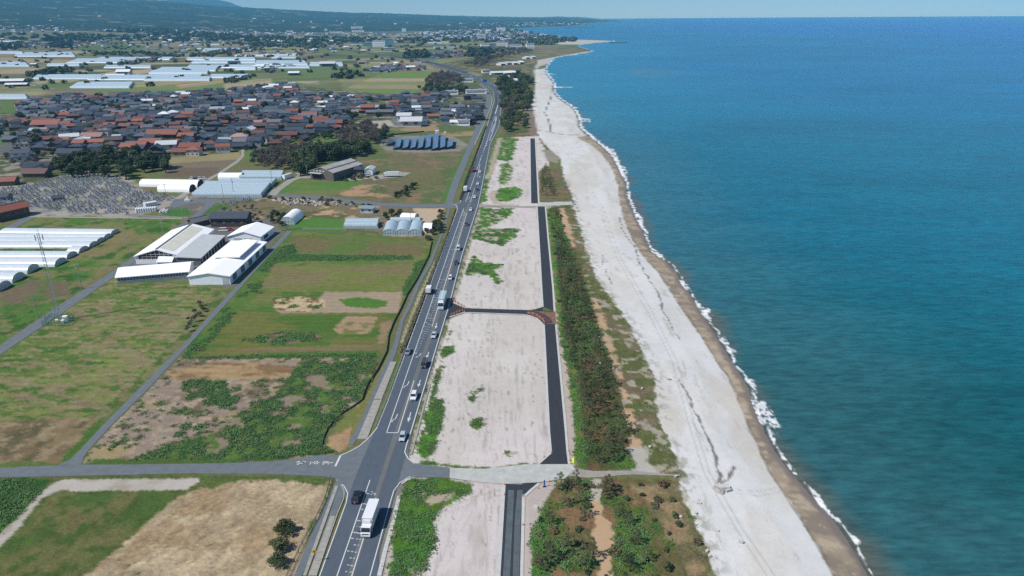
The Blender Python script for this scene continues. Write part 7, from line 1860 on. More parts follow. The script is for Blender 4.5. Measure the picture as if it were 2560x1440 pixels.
# rocks of the rubble strip
def rock_mesh(seed):
    r = random.Random(seed); b = bmesh.new(); bmesh.ops.create_icosphere(b, subdivisions=2, radius=0.7)
    for v in b.verts: v.co *= r.uniform(0.75, 1.2)
    for v in b.verts: v.co.z *= 0.6
    me = bpy.data.meshes.new('rock'); b.to_mesh(me); b.free(); me.materials.append(M_ROCK); return me
M_ROCK = mat('rubble stone', (0.34,0.31,0.28), 0.9, noise=0.25, scale=1.5, rnd=0.3)
ROCKS = [rock_mesh(i) for i in range(4)]
for i, (x, y) in enumerate(scatter([(675,500),(740,497),(800,503),(870,508),(880,513),(800,514),(720,512)], 70, 1.9, 93)):
    o = put('rock', ROCKS[i % 4], None, (x, y, 0.1), i, random.uniform(0.7, 2.1)); tag(o, 'pale grey boulder on the rubble strip below the crossing road', 'rock', 'boulders of the rubble strip')
for i, (x, y, s) in enumerate(((1800,1224,2.0),(1806,1220,1.6),(1795,1212,1.4),(1803,1229,1.2))):
    p = G(x, y); o = put('rock', ROCKS[i % 4], None, (p.x, p.y, -0.1), i, s); tag(o, ['largest dark boulder of the washed out drain on the beach', 'second boulder touching the largest one at the drain', 'boulder above the washed out drain on the beach', 'lowest small boulder at the washed out drain'][i], 'rock')
o = MB(); o.box((0, 0, 0.35), (2.6, 1.4, 0.9)); o.box((0.9, -0.9, 0.2), (1.4, 0.5, 0.5), rz=0.4); ob = o.build('concrete_outlet', M_CONCW, None, loc=G(1809, 1221)); tag(ob, 'pale broken concrete outlet beside the drain on the beach', 'outlet')
for i, (x, y) in enumerate(((1672,948),(1605,972),(1625,1118),(1747,1259),(1740,1284),(1702,1293),(1791,1328),(1768,1378),(1774,1390),(1852,1355),(1498,844),(1500,910),(1340,1268),(1690,1192))):
    p = G(x, y); k = MB(); k.box((0, 0, 0.2), (0.7+0.3*(i % 3 == 0), 0.5, 0.4), rz=i); ob = k.build('white_flotsam', M_CONCW, None, loc=(p.x, p.y, 0.0 if x < 1700 else -0.05)); tag(ob, 'small white piece of flotsam washed up along the dune and beach', 'flotsam', 'flotsam on the dune edge')
# ------------------------------------------------------------------ vehicles (front towards +Y of their own frame)
def paint_mat(n, c): return mat(n, c, 0.3, noise=0.02, spec=0.5, coat=0.5)
P_WHITE = paint_mat('white car paint', (0.72,0.73,0.74)); P_BLACK = paint_mat('black car paint', (0.012,0.012,0.018)); P_SILV = paint_mat('silver car paint', (0.42,0.47,0.52)); P_GREY = paint_mat('grey car paint', (0.20,0.24,0.29)); P_NAVY = paint_mat('dark blue car paint', (0.03,0.04,0.09)); P_RED = paint_mat('red car paint', (0.5,0.03,0.025)); P_PURP = paint_mat('maroon car paint', (0.10,0.04,0.07)); P_LBLUE = paint_mat('pale blue car paint', (0.50,0.60,0.64)); P_DGREY = paint_mat('charcoal car paint', (0.045,0.05,0.06))
M_TYRE = mat('tyre', (0.02,0.02,0.02), 0.9); M_RIM = mat('wheel rim', (0.4,0.4,0.42), 0.35, 0.7); M_CARG = mat('car glass', (0.02,0.028,0.035), 0.08, spec=0.8, noise=0.02); M_LAMP = mat('headlamp', (0.75,0.77,0.8), 0.15, spec=0.8); M_TAIL = mat('tail lamp', (0.4,0.02,0.02), 0.25); M_BLK = mat('black plastic', (0.025,0.025,0.027), 0.6); M_PLATE = mat('plate', (0.7,0.7,0.68), 0.6)
def ring_loft(mb, secs):
    n = len(secs[0]); vs = [p for s in secs for p in s]
    fs = []
    for k in range(len(secs)-1):
        for i in range(n): a = k*n; fs.append((a+i, a+(i+1) % n, a+n+(i+1) % n, a+n+i))
    fs += [tuple(range(n-1, -1, -1)), tuple(range((len(secs)-1)*n, len(secs)*n))]
    mb.add(vs, fs)
_wm = MB(); _wm.tube((-0.1, 0, 0), (0.1, 0, 0), 0.32, 0.32, 14); WHEEL = _wm.mesh('tyre', M_TYRE)
_wm = MB(); _wm.tube((-0.115, 0, 0), (0.115, 0, 0), 0.19, 0.19, 10); RIM = _wm.mesh('rim', M_RIM)
def wheels(e, W_, ys, r=0.32, wmul=1.0):
    for y in ys:
        for s in (-1, 1):
            w = put('wheel', WHEEL, e, (s*(W_/2-0.12), y, r), None, (wmul, r/0.32, r/0.32)); put('rim', RIM, w)
def car(kind, paintm, lb, p, rz, grp='cars on the highway', name='car'):
    #        L    W    H    hood  wf    wr    belt
    sp = {'sedan': (4.6, 1.76, 1.42, 1.25, 0.55, 0.65, 0.9, 0.75), 'hatch': (4.0, 1.7, 1.5, 0.95, 0.6, 0.35, 0.92, 0.15), 'kei': (3.4, 1.48, 1.68, 0.5, 0.5, 0.2, 0.95, 0.05), 'van': (4.8, 1.8, 1.95, 0.35, 0.55, 0.15, 1.1, 0.03), 'suv': (4.6, 1.84, 1.68, 1.05, 0.55, 0.4, 1.02, 0.15)}[kind]
    L_, W_, H_, hood, wf, wr, belt, trunk = sp
    e = empty(name, p, rz, lb, 'car' if kind != 'van' else 'van', grp)
    y0, y1 = -L_/2, L_/2
    def sec(y, w, zb, zt, tw=0.9):
        h = W_/2*w
        return [(-h*0.96, y, zb), (-h, y, zb+0.25), (-h, y, (zb+zt)/2+0.1), (-h*tw, y, zt), (h*tw, y, zt), (h, y, (zb+zt)/2+0.1), (h, y, zb+0.25), (h*0.96, y, zb)]
    b = MB()
    ring_loft(b, [sec(y0, 0.86, 0.38, belt*0.86), sec(y0+0.15, 0.96, 0.22, belt), sec(y0+trunk+0.3, 1.0, 0.2, belt+0.02), sec(y1-hood-0.1, 1.0, 0.2, belt), sec(y1-hood*0.45, 0.98, 0.2, belt-0.1), sec(y1-0.12, 0.92, 0.24, belt-0.22), sec(y1, 0.80, 0.34, belt-0.32)])
    # cabin posts and roof
    ca, cb = y0+trunk+0.12, y1-hood; ta, tb = ca+wr, cb-wf
    wt, wb = W_/2*0.74, W_/2*0.90
    th = 0.07
    b.add([(-wt, ta, H_-th), (wt, ta, H_-th), (wt, tb, H_-th), (-wt, tb, H_-th), (-wt*0.93, ta+0.1, H_), (wt*0.93, ta+0.1, H_), (wt*0.93, tb-0.1, H_), (-wt*0.93, tb-0.1, H_)], [(3, 2, 1, 0), (4, 5, 6, 7), (0, 1, 5, 4), (1, 2, 6, 5), (2, 3, 7, 6), (3, 0, 4, 7)])
    for s in (-1, 1):
        for (yb, yt) in ((ca, ta), (cb, tb), ((ca+cb)/2-0.05, (ta+tb)/2-0.05)):
            b.tube((s*wb, yb, belt-0.02), (s*wt, yt, H_-th*0.7), 0.05, 0.04, 4)
    b.build('body', paintm, e, smooth=False)
    g = 0.02
    def quad(nm, pts, m): 
        k = MB(); k.add(pts, [tuple(range(len(pts)))]); k.build(nm, m, e)
    quad('windscreen', [(wb-g, cb, belt), (-wb+g, cb, belt), (-wt+g, tb, H_-th), (wt-g, tb, H_-th)][::-1], M_CARG)
    quad('rear_window', [(-wb+g, ca, belt), (wb-g, ca, belt), (wt-g, ta, H_-th), (-wt+g, ta, H_-th)][::-1], M_CARG)
    for s in (-1, 1):
        q = [(s*(wb-g*0.5), ca, belt), (s*(wb-g*0.5), cb, belt), (s*(wt-g*0.5), tb, H_-th), (s*(wt-g*0.5), ta, H_-th)]
        quad('side_window', q if s > 0 else q[::-1], M_CARG)
        k = MB(); k.box((s*W_*0.33, y1-0.06, belt-0.36), (0.34, 0.16, 0.15)); k.build('headlight', M_LAMP, e)
        k = MB(); k.box((s*W_*0.36, y0+0.04, belt-0.2), (0.26, 0.12, 0.2)); k.build('tail_light', M_TAIL, e)
        k = MB(); k.box((s*(W_/2+0.06), cb-0.1, belt+0.05), (0.16, 0.12, 0.14)); k.build('mirror', paintm, e)
    k = MB(); k.box((0, y1-0.03, belt-0.5), (W_*0.6, 0.1, 0.16)); k.build('grille', M_BLK, e)
    k = MB(); k.box((0, y0+0.02, belt-0.42), (0.34, 0.08, 0.16)); k.build('number_plate', M_PLATE, e)
    wheels(e, W_, (y0+0.8, y1-0.85))
    return e
def truck(lb, p, rz, L_=8.2, W_=2.35, H_=3.4, cabm=None, boxm=None, roofm_=None, name='box_truck', grp=None, stripe=None, heavy=False):
    e = empty(name, p, rz, lb, 'truck', grp)
    cabm = cabm or P_WHITE; boxm = boxm or P_WHITE
    cl = 2.0 if not heavy else 2.4; y1 = L_/2; yb = y1-cl-0.25; hc = 2.35 if not heavy else 2.9
    k = MB(); k.box((0, (-L_/2+yb)/2, 1.0+(H_-1.0)/2), (W_, yb+L_/2, H_-1.0)); bx = k.build('cargo_box', boxm, e)
    if roofm_: k = MB(); k.box((0, (-L_/2+yb)/2, H_+0.02), (W_-0.02, yb+L_/2-0.02, 0.05)); k.build('box_roof', roofm_, bx)
    if stripe: k = MB(); k.box((0, (-L_/2+yb)/2, H_+0.06), (0.35, yb+L_/2-0.1, 0.04)); k.build('roof_stripe', stripe, bx)
    k = MB(); k.box((0, (-L_/2+yb)/2, H_-0.09), (W_+0.05, yb+L_/2+0.05, 0.08)); k.box((W_/2, (-L_/2+yb)/2, 1.05), (0.06, yb+L_/2, 0.1)); k.box((-W_/2, (-L_/2+yb)/2, 1.05), (0.06, yb+L_/2, 0.1)); k.build('box_frame', M_STEEL if not heavy else boxm, bx)
    cw = W_*0.92/2
    def s(y, zb, zt, w=1.0): return [(-cw*w, y, zb), (-cw*w, y, zt), (cw*w, y, zt), (cw*w, y, zb)]
    k = MB(); ring_loft(k, [s(yb+0.2, 0.5, hc), s(y1-0.75, 0.5, hc, 0.97), s(y1-0.18, 0.5, 1.45), s(y1, 0.5, 1.25, 0.97), s(y1, 0.5, 0.7, 0.95)]); k.build('cab', cabm, e)
    k = MB(); dz = (hc-1.45)
    k.add([(-cw*0.88, y1-0.70, hc-0.12), (cw*0.88, y1-0.70, hc-0.12), (cw*0.92, y1-0.20, 1.52), (-cw*0.92, y1-0.20, 1.52)], [(0, 3, 2, 1)])
    for i in range(len(k.v)): k.v[i] = (k.v[i][0], k.v[i][1]+0.05, k.v[i][2]+0.03)
    k.build('windscreen', M_CARG, e)
    for sd in (-1, 1):
        k = MB(); k.box((sd*(cw+0.005), y1-0.95, 1.75), (0.03, 0.8, 0.6)); k.build('side_window', M_CARG, e)
        k = MB(); k.box((sd*cw*0.8, y1+0.02, 0.85), (0.3, 0.08, 0.2)); k.build('headlight', M_LAMP, e)
        k = MB(); k.box((sd*(cw+0.22), y1-0.1, 1.8), (0.12, 0.1, 0.4)); k.build('mirror', M_BLK, e)
        k = MB(); k.box((sd*W_*0.4, -L_/2-0.03, 0.85), (0.3, 0.08, 0.15)); k.build('tail_light', M_TAIL, e)
    k = MB(); k.box((0, y1+0.03, 0.62), (cw*1.9, 0.14, 0.28)); k.build('bumper', M_WHITEP if cabm is P_WHITE else M_BLK, e)
    k = MB(); k.box((0, y1+0.012, 1.08), (cw*1.4, 0.04, 0.22)); k.build('grille', M_BLK, e)
    if not heavy: k = MB(); k.box((0, yb+0.05, H_-0.7), (W_*0.7, 0.5, 0.7)); k.build('cooling_unit', P_WHITE, e)
    else: k = MB(); k.box((0, yb+0.6, hc+0.25), (cw*1.7, 0.9, 0.5), None, 0, 0.85); k.build('wind_deflector', cabm, e)
    k = MB(); k.box((0, -0.2, 0.75), (0.9, L_-0.8, 0.3)); k.build('chassis', M_BLK, e)
    wheels(e, W_, (-L_/2+1.6, y1-1.1) if not heavy else (-L_/2+1.3, -L_/2+2.5, y1-1.3), 0.45, 1.5)
    return e
M_WHITEP = mat('white plastic', (0.6,0.6,0.6), 0.5)
def heading(px, dpx):
    a, b = G(*px), G(px[0]+dpx[0], px[1]+dpx[1]); d = b-a; return atan2(-d.x, d.y)
def along(x, y, sgn):
    """heading along the highway at a photo pixel: sgn +1 away, -1 towards the camera"""
    P = [G(a, b) for a, b in [(879,1340),(960,1130),(1010,970),(1060,830),(1105,700),(1135,600),(1172,500),(1190,440),(1212,360),(1232,300),(1244,250),(1232,218),(1205,201),(1150,183),(1100,168),(1050,154)]]
    p = G(x, y); best = min(range(len(P)-1), key=lambda i: ((P[i]+P[i+1])/2-p).length); d = (P[best+1]-P[best])*sgn
    return atan2(-d.x, d.y)
def C_(kind, pm, x, y, sgn, lb, z=0.035): 
    p = G(x, y); return car(kind, pm, lb, (p.x, p.y, z), along(x, y, sgn))
C_('suv', P_BLACK, 893, 1247, 1, 'black car driving away left of the white box truck')
C_('hatch', P_SILV, 1007, 1096, -1, 'silver hatchback just above the junction, coming towards the camera')
C_('suv', P_WHITE, 1035, 994, -1, 'white car behind the silver one, below the black van')
C_('van', P_DGREY, 1061, 914, -1, 'black boxy van between the lane arrows')
C_('sedan', P_GREY, 1020, 882, 1, 'blue grey car driving away alone in the left lane')
C_('sedan', P_SILV, 1085, 841, -1, 'silver car below the large grey topped lorry')
C_('kei', P_WHITE, 1126, 698, -1, 'small white car above the large grey topped lorry')
C_('hatch', P_NAVY, 1140, 660, -1, 'dark blue car above the small white one')
C_('van', P_LBLUE, 1146, 624, -1, 'pale van with bluish roof on the right lane')
C_('hatch', P_PURP, 1166, 563, -1, 'dark maroon car between the pale van and the crossing')
C_('sedan', P_WHITE, 1177, 526, -1, 'white car just below the crossing road')
C_('sedan', P_WHITE, 1186.5, 494, -1, 'white car just above the crossing road')
C_('sedan', P_NAVY, 1192.5, 476, -1, 'dark car third above the crossing road')
C_('sedan', P_WHITE, 1194.5, 461, -1, 'white car behind the dark one above the crossing')
C_('sedan', P_WHITE, 1200, 431, -1, 'white car level with the red truck')
C_('kei', P_WHITE, 1216, 365, -1, 'lone white car level with the near end of the fresh asphalt')
C_('kei', P_RED, 1241, 236, 1, 'red car in the highway bend')
for i, (x, y, pm, s, lb) in enumerate(((1250,239,P_DGREY,-1,'dark car beside the red one in the bend'), (1248,231,P_WHITE,-1,'white car behind the dark one in the bend'), (1244,222,P_WHITE,-1,'first white car of the queue above the bend'), (1238,215,P_WHITE,-1,'second white car of the queue above the bend'), (1229,210,P_SILV,-1,'silver car of the queue above the bend'), (1205,202,P_WHITE,1,'white car leaving past the blue sign'), (1196,198,P_NAVY,1,'dark car beside the blue sign'), (1178,191,P_WHITE,-1,'white car on the straight beyond the bend'), (1150,181.5,P_WHITE,-1,'white car farther along the bypass'), (1120,172,P_SILV,1,'silver car far along the bypass'), (1085,162,P_WHITE,-1,'tiny white car far along the bypass'))):
    C_('sedan', pm, x, y, s, lb)
truck('white refrigerated box truck nearest the camera, coming up the right lane', (G(921,1326).x+0.15, G(921,1312).y, 0.035), along(925, 1300, -1), 9.0, 2.3, 3.5)
truck('large lorry with blue grey roof and white stripe beside the new side road', G(1106,762), along(1104, 755, -1), 11.5, 2.45, 3.7, P_WHITE, mat('lorry grey side', (0.40,0.46,0.50), 0.5), mat('lorry blue grey roof', (0.33,0.45,0.50), 0.5), 'lorry', None, M_WHITEP, True)
truck('small white box van driving away in the left lane below the large lorry', G(1073,731), along(1072, 731, 1), 6.0, 2.0, 2.8, name='box_truck')
truck('white box truck driving away beside the hedge above the crossing', G(1164,478), along(1164, 478, 1), 7.5, 2.3, 3.2)
e = truck('red dump truck driving away beside the hedge', G(1182,428), along(1182, 428, 1), 8.0, 2.4, 2.6, P_RED, P_RED, M_BLK, 'dump_truck')
truck('white semi truck parked on the gravel right of the grey warehouse', G(978,442), pi/2+0.02, 11.5, 2.45, 3.6, name='lorry', heavy=True)
k_e = empty('cargo_container', G(719,446), 1.2, 'white cargo container standing beside the shiny greenhouses', 'container')
k = MB(); k.box((0, 0, 1.6), (9, 2.6, 3.0)); k.build('body', P_WHITE, k_e); k = MB(); k.box((-4.52, 0, 1.6), (0.08, 2.3, 2.7)); k.build('door', M_WWALL, k_e)
for x, y, kind, pm, rz, lb in ((560,578,'van',P_WHITE,-1.5,'white minivan parked in the farmyard'), (574,576,'sedan',P_RED,-1.5,'dark red car parked behind the white minivan'), (746,436,'kei',P_WHITE,-1.5,'small white pickup like car left of the grey warehouse'), (899,440,'hatch',P_SILV,-1.4,'silver car parked below the two-storey office, left one'), (920,440,'van',P_WHITE,-1.4,'white car parked below the two-storey office, right one'), (886,440,'kei',P_DGREY,-1.4,'dark car parked under the two-storey office'),
                           (480,448,'kei',P_WHITE,-1.5,'leftmost of the cars parked behind the long white tunnel'), (491,448,'sedan',P_NAVY,-1.5,'dark car parked behind the long white tunnel'), (500,448,'kei',P_WHITE,-1.5,'white small car right of the dark one behind the tunnel'), (511,448,'kei',P_WHITE,-1.5,'rightmost white car behind the long white tunnel'), (489,659,'hatch',P_BLACK,0.4,'dark car hidden between the white barns'), (970,562,'hatch',P_DGREY,0.0,'dark car between the low and the rounded greenhouses')):
    car(kind, pm, lb, G(x, y), rz, 'parked cars')
e = empty('tractor', G(583,563), 0.3, 'small white tractor in front of the black tiled farmhouse', 'tractor')
k = MB(); k.box((0, 0.9, 1.0), (0.9, 1.8, 0.7)); k.build('bonnet', P_WHITE, e); k = MB(); k.box((0, -0.4, 1.7), (1.2, 1.3, 1.5), None, 0, 0.85); k.build('cab', M_CARG, e); k = MB(); k.box((0, -0.4, 2.5), (1.3, 1.4, 0.12)); k.build('cab_roof', P_WHITE, e); wheels(e, 1.9, (-0.8,), 0.7, 1.8); wheels(e, 1.5, (1.3,), 0.4, 1.2)

# ------------------------------------------------------------------ signs and roadworks
M_YEL = mat('yellow sign', (0.75,0.42,0.01), 0.5, noise=0.02); M_BLKS = mat('sign black', (0.02,0.02,0.02), 0.6); M_ORG = mat('orange plastic', (0.60,0.25,0.15), 0.5, noise=0.05); M_BLUES = mat('blue sign', (0.02,0.12,0.42), 0.5, noise=0.02); M_LIME = mat('lime board', (0.62,0.75,0.02), 0.5)
e = empty('warning_sign', G(789,1405), 0.0, 'yellow diamond crossroads sign on a pole beside the near walkway', 'road sign')
k = MB(); k.tube((0, 0, 0), (0, 0, 3.3), 0.045, 0.045, 6); k.build('post', M_STEEL, e)
sg = MB(); sg.add([(0, -0.08, 2.1), (0.62, -0.08, 2.72), (0, -0.08, 3.34), (-0.62, -0.08, 2.72), (0, -0.05, 2.1), (0.62, -0.05, 2.72), (0, -0.05, 3.34), (-0.62, -0.05, 2.72)], [(0, 1, 2, 3), (7, 6, 5, 4), (0, 4, 5, 1), (1, 5, 6, 2), (2, 6, 7, 3), (3, 7, 4, 0)])
s_o = sg.build('plate', M_YEL, e); k = MB(); k.box((0, -0.10, 2.72), (0.52, 0.02, 0.11)); k.box((0, -0.105, 2.72), (0.11, 0.02, 0.62)); k.build('cross_symbol', M_BLKS, s_o)
e = empty('round_sign', G(1067,992), 0.0, 'round dark backed road sign on the right kerb beside the white car', 'road sign')
k = MB(); k.tube((0, 0, 0), (0, 0, 2.9), 0.04, 0.04, 6); k.build('post', M_STEEL, e); k = MB(); k.tube((0, -0.06, 2.5), (0, -0.02, 2.5), 0.42, 0.42, 16); k.box((0, -0.04, 1.85), (0.6, 0.04, 0.3)); k.build('plate', M_DKP, e)
e = empty('gantry_sign', G(1219,212), 0.15, 'blue direction board hanging over the highway bend', 'road sign')
k = MB(); k.tube((0, 0, 0), (0, 0, 7), 0.18, 0.14, 6); k.tube((0, 0, 6.6), (-6, 0, 6.9), 0.1, 0.08, 5); k.build('post', M_STEEL, e); k = MB(); k.box((-4.5, -0.15, 6.3), (7, 0.12, 4.2)); k.build('board', M_BLUES, e)
e = empty('information_post', G(1361,1217), 0.1, 'dark blue upright post board beside the gravel crossing', 'sign'); k = MB(); k.box((0, 0, 0.95), (0.32, 0.12, 1.9)); k.build('board', M_BLUES, e); k = MB(); k.box((0, 0, 0.05), (0.7, 0.5, 0.1)); k.build('foot', M_BLK, e)
o = MB(); o.box((0, 0, 0.12), (0.5, 2.2, 0.2)); ob = o.build('lime_board', M_LIME, None, loc=G(1433,1152)); tag(ob, 'bright lime board lying at the right corner of the fresh asphalt', 'board'); ob.rotation_euler = (0, 0, -0.05)
def barrier(x, y, rz, lb, grp):
    e = empty('road_barrier', G(x, y), rz, lb, 'barrier', grp)
    for z in (0.45, 0.85): k = MB(); k.box((0, 0, z), (1.4, 0.06, 0.11)); k.build('rail', M_ORG, e)
    for s in (-1, 1): k = MB(); k.box((s*0.62, 0, 0.5), (0.08, 0.4, 1.0), None, 0, 0.6); k.build('leg', M_ORG, e)
    k = MB(); k.box((0, 0, 0.65), (0.3, 0.07, 0.1)); k.build('reflector', M_WHITEP, e)
_cm = MB(); _cm.box((0, 0, 0.03), (0.45, 0.45, 0.06)); _cm.tube((0, 0, 0.06), (0, 0, 0.75), 0.18, 0.04, 8); CONE = _cm.mesh('traffic_cone', M_ORG)
_cm = MB(); _cm.tube((0, 0, 0.38), (0, 0, 0.52), 0.125, 0.095, 8); CBAND = _cm.mesh('band', M_WHITEP)
def cone(x, y, lb, grp):
    e = empty('traffic_cone', G(x, y), 0, lb, 'cone', grp); put('body', CONE, e); put('band', CBAND, e)
BN = ['first', 'second', 'third', 'fourth', 'fifth', 'sixth']
for i, (x, y) in enumerate(((1134,753),(1142,758),(1150,763),(1157,767))): barrier(x, y, -0.6, f'orange barrier on the upper side of the new side road mouth, {BN[i]} from the highway', 'upper mouth barriers')
for i, (x, y) in enumerate(((1132,788),(1139,785),(1146,782),(1153,779))): barrier(x, y, 0.5, f'orange barrier on the lower side of the new side road mouth, {BN[i]} from the highway', 'lower mouth barriers')
for i, (x, y) in enumerate(((1322,786),(1332,787),(1342,791),(1350,796),(1357,801),(1360,807))): barrier(x, y, -0.3-0.2*i, f'orange barrier around the rusty plate curve, {BN[i]} from the left', 'curve barriers')
for x, y, lb in ((1163,771,'cone at the upper left corner of the side road'), (1161,780,'cone at the lower left corner of the side road'), (1327,774,'cone before the rusty plate'), (1389,782,'cone right of the rusty plate, upper'), (1390,796,'cone right of the rusty plate, middle'), (1391,808,'cone right of the rusty plate, lower'),
                (1378,1132,'cone on the slanted left edge of the fresh asphalt, upper'), (1360,1143,'cone on the slanted left edge of the fresh asphalt, lower'), (1334,1160,'cone left of the fresh asphalt mouth'), (1421,1128,'cone on the right edge of the fresh asphalt'), (1424,1152,'cone beside the lime board'), (1426,1160,'cone at the right corner of the fresh asphalt'),
                (1261,1212,'cone at the left corner of the lower asphalt'), (1261,1238,'cone on the left edge of the lower asphalt'), (1372,1204,'cone right of the dark blue post'), (1345,1221,'cone left of the dark blue post'), (1308,1241,'cone at the bend of the lower asphalt edge'), (1307,1313,'cone on the right edge of the lower asphalt')): cone(x, y, 'orange '+lb, 'traffic cones')
# bridge of the bypass and the groyne in the bay
e = empty('road_bridge', G(968,148), 0.5, 'concrete underpass portal carrying the bypass', 'bridge')
k = MB(); k.box((0, 0, 5), (40, 10, 1.2)); k.build('deck', M_CONC, e)
for s in (-1, 1): k = MB(); k.box((s*14, 0, 2.4), (6, 10, 4.6)); k.build('abutment', M_CONC, e)
e = empty('road_bridge', G(1060,157), 0.5, 'small concrete bridge of the bypass above the hamlet', 'bridge'); k = MB(); k.box((0, 0, 4.4), (18, 10, 1.0)); k.build('deck', M_CONC, e); k = MB(); k.box((-7, 0, 2), (3, 10, 4)); k.build('abutment', M_CONC, e)
e = empty('road_bridge', G(695,114), 0.1, 'grey overbridge on the plain left of the bypass', 'bridge'); k = MB(); k.box((0, 0, 7), (70, 9, 1.6)); k.build('deck', M_CONC, e); k = MB(); k.box((-30, 0, 3), (10, 9, 6)); k.build('abutment', M_CONC, e); k = MB(); k.box((30, 0, 3), (10, 9, 6)); k.build('abutment', M_CONC, e)
for px, w, lb in (((1452,68.5),260,'dark breakwater line in the far bay'), ((1547,107.5),70,'dark reef of blocks off the end of the sand spit')):
    p = flat(*px, SEA_Z); k = MB(); r_ = random.Random(3)
    for i in range(26): k.box((w*(i/25-0.5), r_.uniform(-9, 9), 0.6), (w/22, 7, r_.uniform(1.5, 3.5)), None, r_.uniform(0, 1))
    ob = k.build('breakwater', M_DKP, None, loc=p); tag(ob, lb, 'breakwater')
k = MB(); k.box((0, 0, 0.3), (26, 1.6, 1.4)); ob = k.build('groyne', M_CONC, None, loc=G(1325,172.5)); tag(ob, 'pale concrete jetty stub at the top of the beach', 'groyne')
# distant mountains beyond the sea horizon's end of the land
def far_ridge(name, prof, dist, lb):
    P0 = []
    for x, y in prof:
        e_, a_ = elev(x, y); P0.append((dist*sin(a_), dist*cos(a_), CAM_H+dist*math.tan(e_)))
    k = MB(); n = len(P0); vs = []
    for x, y, z in P0: vs += [(x*0.96, y*0.96, 0), (x, y, z), (x*1.06, y*1.06, 0)]
    k.add(vs, [(3*i+j, 3*i+j+1, 3*i+j+4, 3*i+j+3) for i in range(n-1) for j in (0, 1)])
    o = k.build(name, mat('far forest', (0.05,0.08,0.07), 0.95, noise=0.2, scale=0.002)); tag(o, lb, kind='structure')
far_ridge('hills', [(1290,47),(1320,45),(1345,43),(1365,42.5),(1385,41.5),(1400,41),(1420,42.5),(1440,42),(1460,43),(1478,45),(1500,48)], 17800, 'faint mountain beyond the headland')
far_ridge('hills', [(350,10),(410,1),(450,-4),(510,-5),(550,0),(575,6),(592,13),(620,22)], 17500, 'faint mountain behind the left slope')

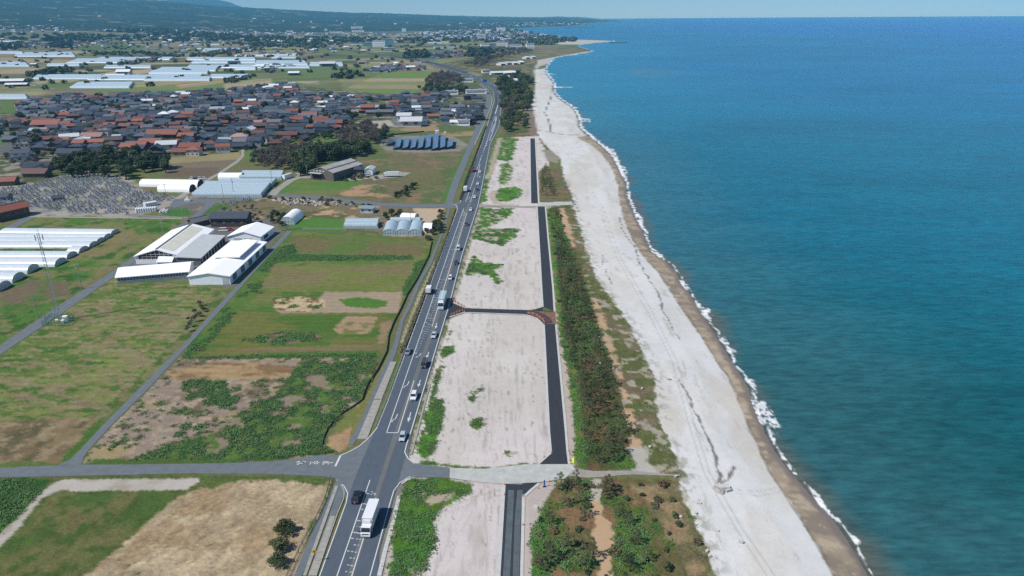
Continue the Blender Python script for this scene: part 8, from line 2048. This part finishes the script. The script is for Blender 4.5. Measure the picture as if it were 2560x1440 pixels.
# ------------------------------------------------------------------ labels of look-alikes: each gets its place among its neighbours
ORDW = ['first', 'second', 'third', 'fourth', 'fifth', 'sixth', 'seventh', 'eighth', 'ninth', 'tenth', 'eleventh', 'twelfth', 'thirteenth', 'fourteenth', 'fifteenth', 'sixteenth', 'seventeenth', 'eighteenth', 'nineteenth', 'twentieth']
ORDW += ['twenty-'+w for w in ORDW[:9]]+['thirtieth']
SHORT = {'pines of the long windbreak strip': 'pine of the windbreak', 'coastal belt trees': 'green tree of the coastal belt', 'grove behind the cemetery': 'dark evergreen behind the cemetery', 'gravestones of the cemetery': 'grey grave in the cemetery', 'boulders of the rubble strip': 'boulder of the rubble strip',
 'evergreens behind the grey shed': 'dark evergreen behind the grey warehouse', 'bare trees left of the grey shed': 'leafless tree left of the warehouse', 'bushes in the lower scrub': 'bush in the lower scrub', 'undergrowth bushes of the windbreak': 'bush under the windbreak pines', 'garden trees of the village': 'garden tree among village roofs',
 'pines at the far end of the windbreak': 'small pine at the windbreak far end', 'pines on the knoll': 'pine on the grassy knoll', 'bare trees left of the grove': 'leafless tree left of the grove', 'trees left of the grove': 'tree among houses beside the grove', 'bare trees on the mound': 'leafless tree on the mound', 'dark trees on the mound': 'dark tree on the mound',
 'trees at the village foot': 'yellowish tree at the village foot', 'bare wood beside the highway bend': 'leafless tree beside the highway bend', 'trees below the wooded rise': 'tree below the wooded rise', 'bare coastal trees': 'leafless tree of the coastal belt', 'long wood towards the headland': 'leafless tree in the headland wood',
 'trees by the white dome tent': 'bushy tree by the white dome tent', 'trees by the store tent': 'dark tree left of the store tent', 'bush clump in the rough field': 'dark bush below the solar field', 'hedge in front of the grey shed': 'bush in front of the grey warehouse', 'scrub on the rubble strip': 'scrub bush on the rubble strip', 'bare trees behind the farmyard': 'bare tree behind the farmyard',
 'trees left of the arched shed': 'dark tree left of the arched shed', 'thicket beside the farm lane': 'bare thicket tree beside the farm lane', 'small bare trees by the lane': 'small bare tree by the lane', 'bare trees by the white shed': 'bare tree by the white shed', 'larger bale stack': 'white bale of the larger stack', 'smaller bale stack': 'white bale of the smaller stack',
 'loose bales': 'loose white bale beside the stacks', 'small bale pile': 'white bale before the shiny greenhouses', 'small grave plot': 'grave in the small plot', 'flotsam on the dune edge': 'white flotsam piece on the beach edge'}
same = {}
for o in list(SC.objects):
    if o.parent is None and o.get('label') and o.get('group'): same.setdefault((o['group'], o['label']), []).append(o)
for (g, lb), obs in same.items():
    if len(obs) < 2: continue
    base = SHORT.get(g) or ' '.join(lb.split()[:8])
    n = len(obs); k = max(2, min(28, int(math.ceil(sqrt(n*1.2)))))
    while n > k*29: k += 1
    if g.endswith('bale stack'):
        obs.sort(key=lambda o: (o.location.z, o.location.y)); k = 9 if g[0] == 'l' else 6
    else: obs.sort(key=lambda o: o.location.y)
    for r_i in range(0, n, k):
        row = sorted(obs[r_i:r_i+k], key=lambda o: o.location.x)
        for j, o in enumerate(row):
            rw = 'front row' if r_i == 0 else ORDW[min(r_i//k, 28)]+' row back'
            o['label'] = f'{base}, {ORDW[min(j, 28)]} from left in the {rw}' if j else f'{base}, leftmost in the {rw}'
# ------------------------------------------------------------------ haze: one closed box of thin air round everything
hz = MB()
hz.box((0, 8500, 350-6), (36000, 24000, 724))
hzo = hz.build('haze'); tag(hzo, kind='stuff')
hzo['label'] = 'thin blue haze over the far land and sea'
hm = bpy.data.materials.new('haze air'); hm.use_nodes = True
hm.node_tree.nodes.clear()
pv = hm.node_tree.nodes.new('ShaderNodeVolumePrincipled')
pv.inputs['Color'].default_value = (0.20, 0.66, 1.0, 1)
pv.inputs['Density'].default_value = 6.5e-5
pv.inputs['Anisotropy'].default_value = -0.2
mo_ = hm.node_tree.nodes.new('ShaderNodeOutputMaterial')
hm.node_tree.links.new(pv.outputs[0], mo_.inputs['Volume'])
hzo.data.materials.append(hm)
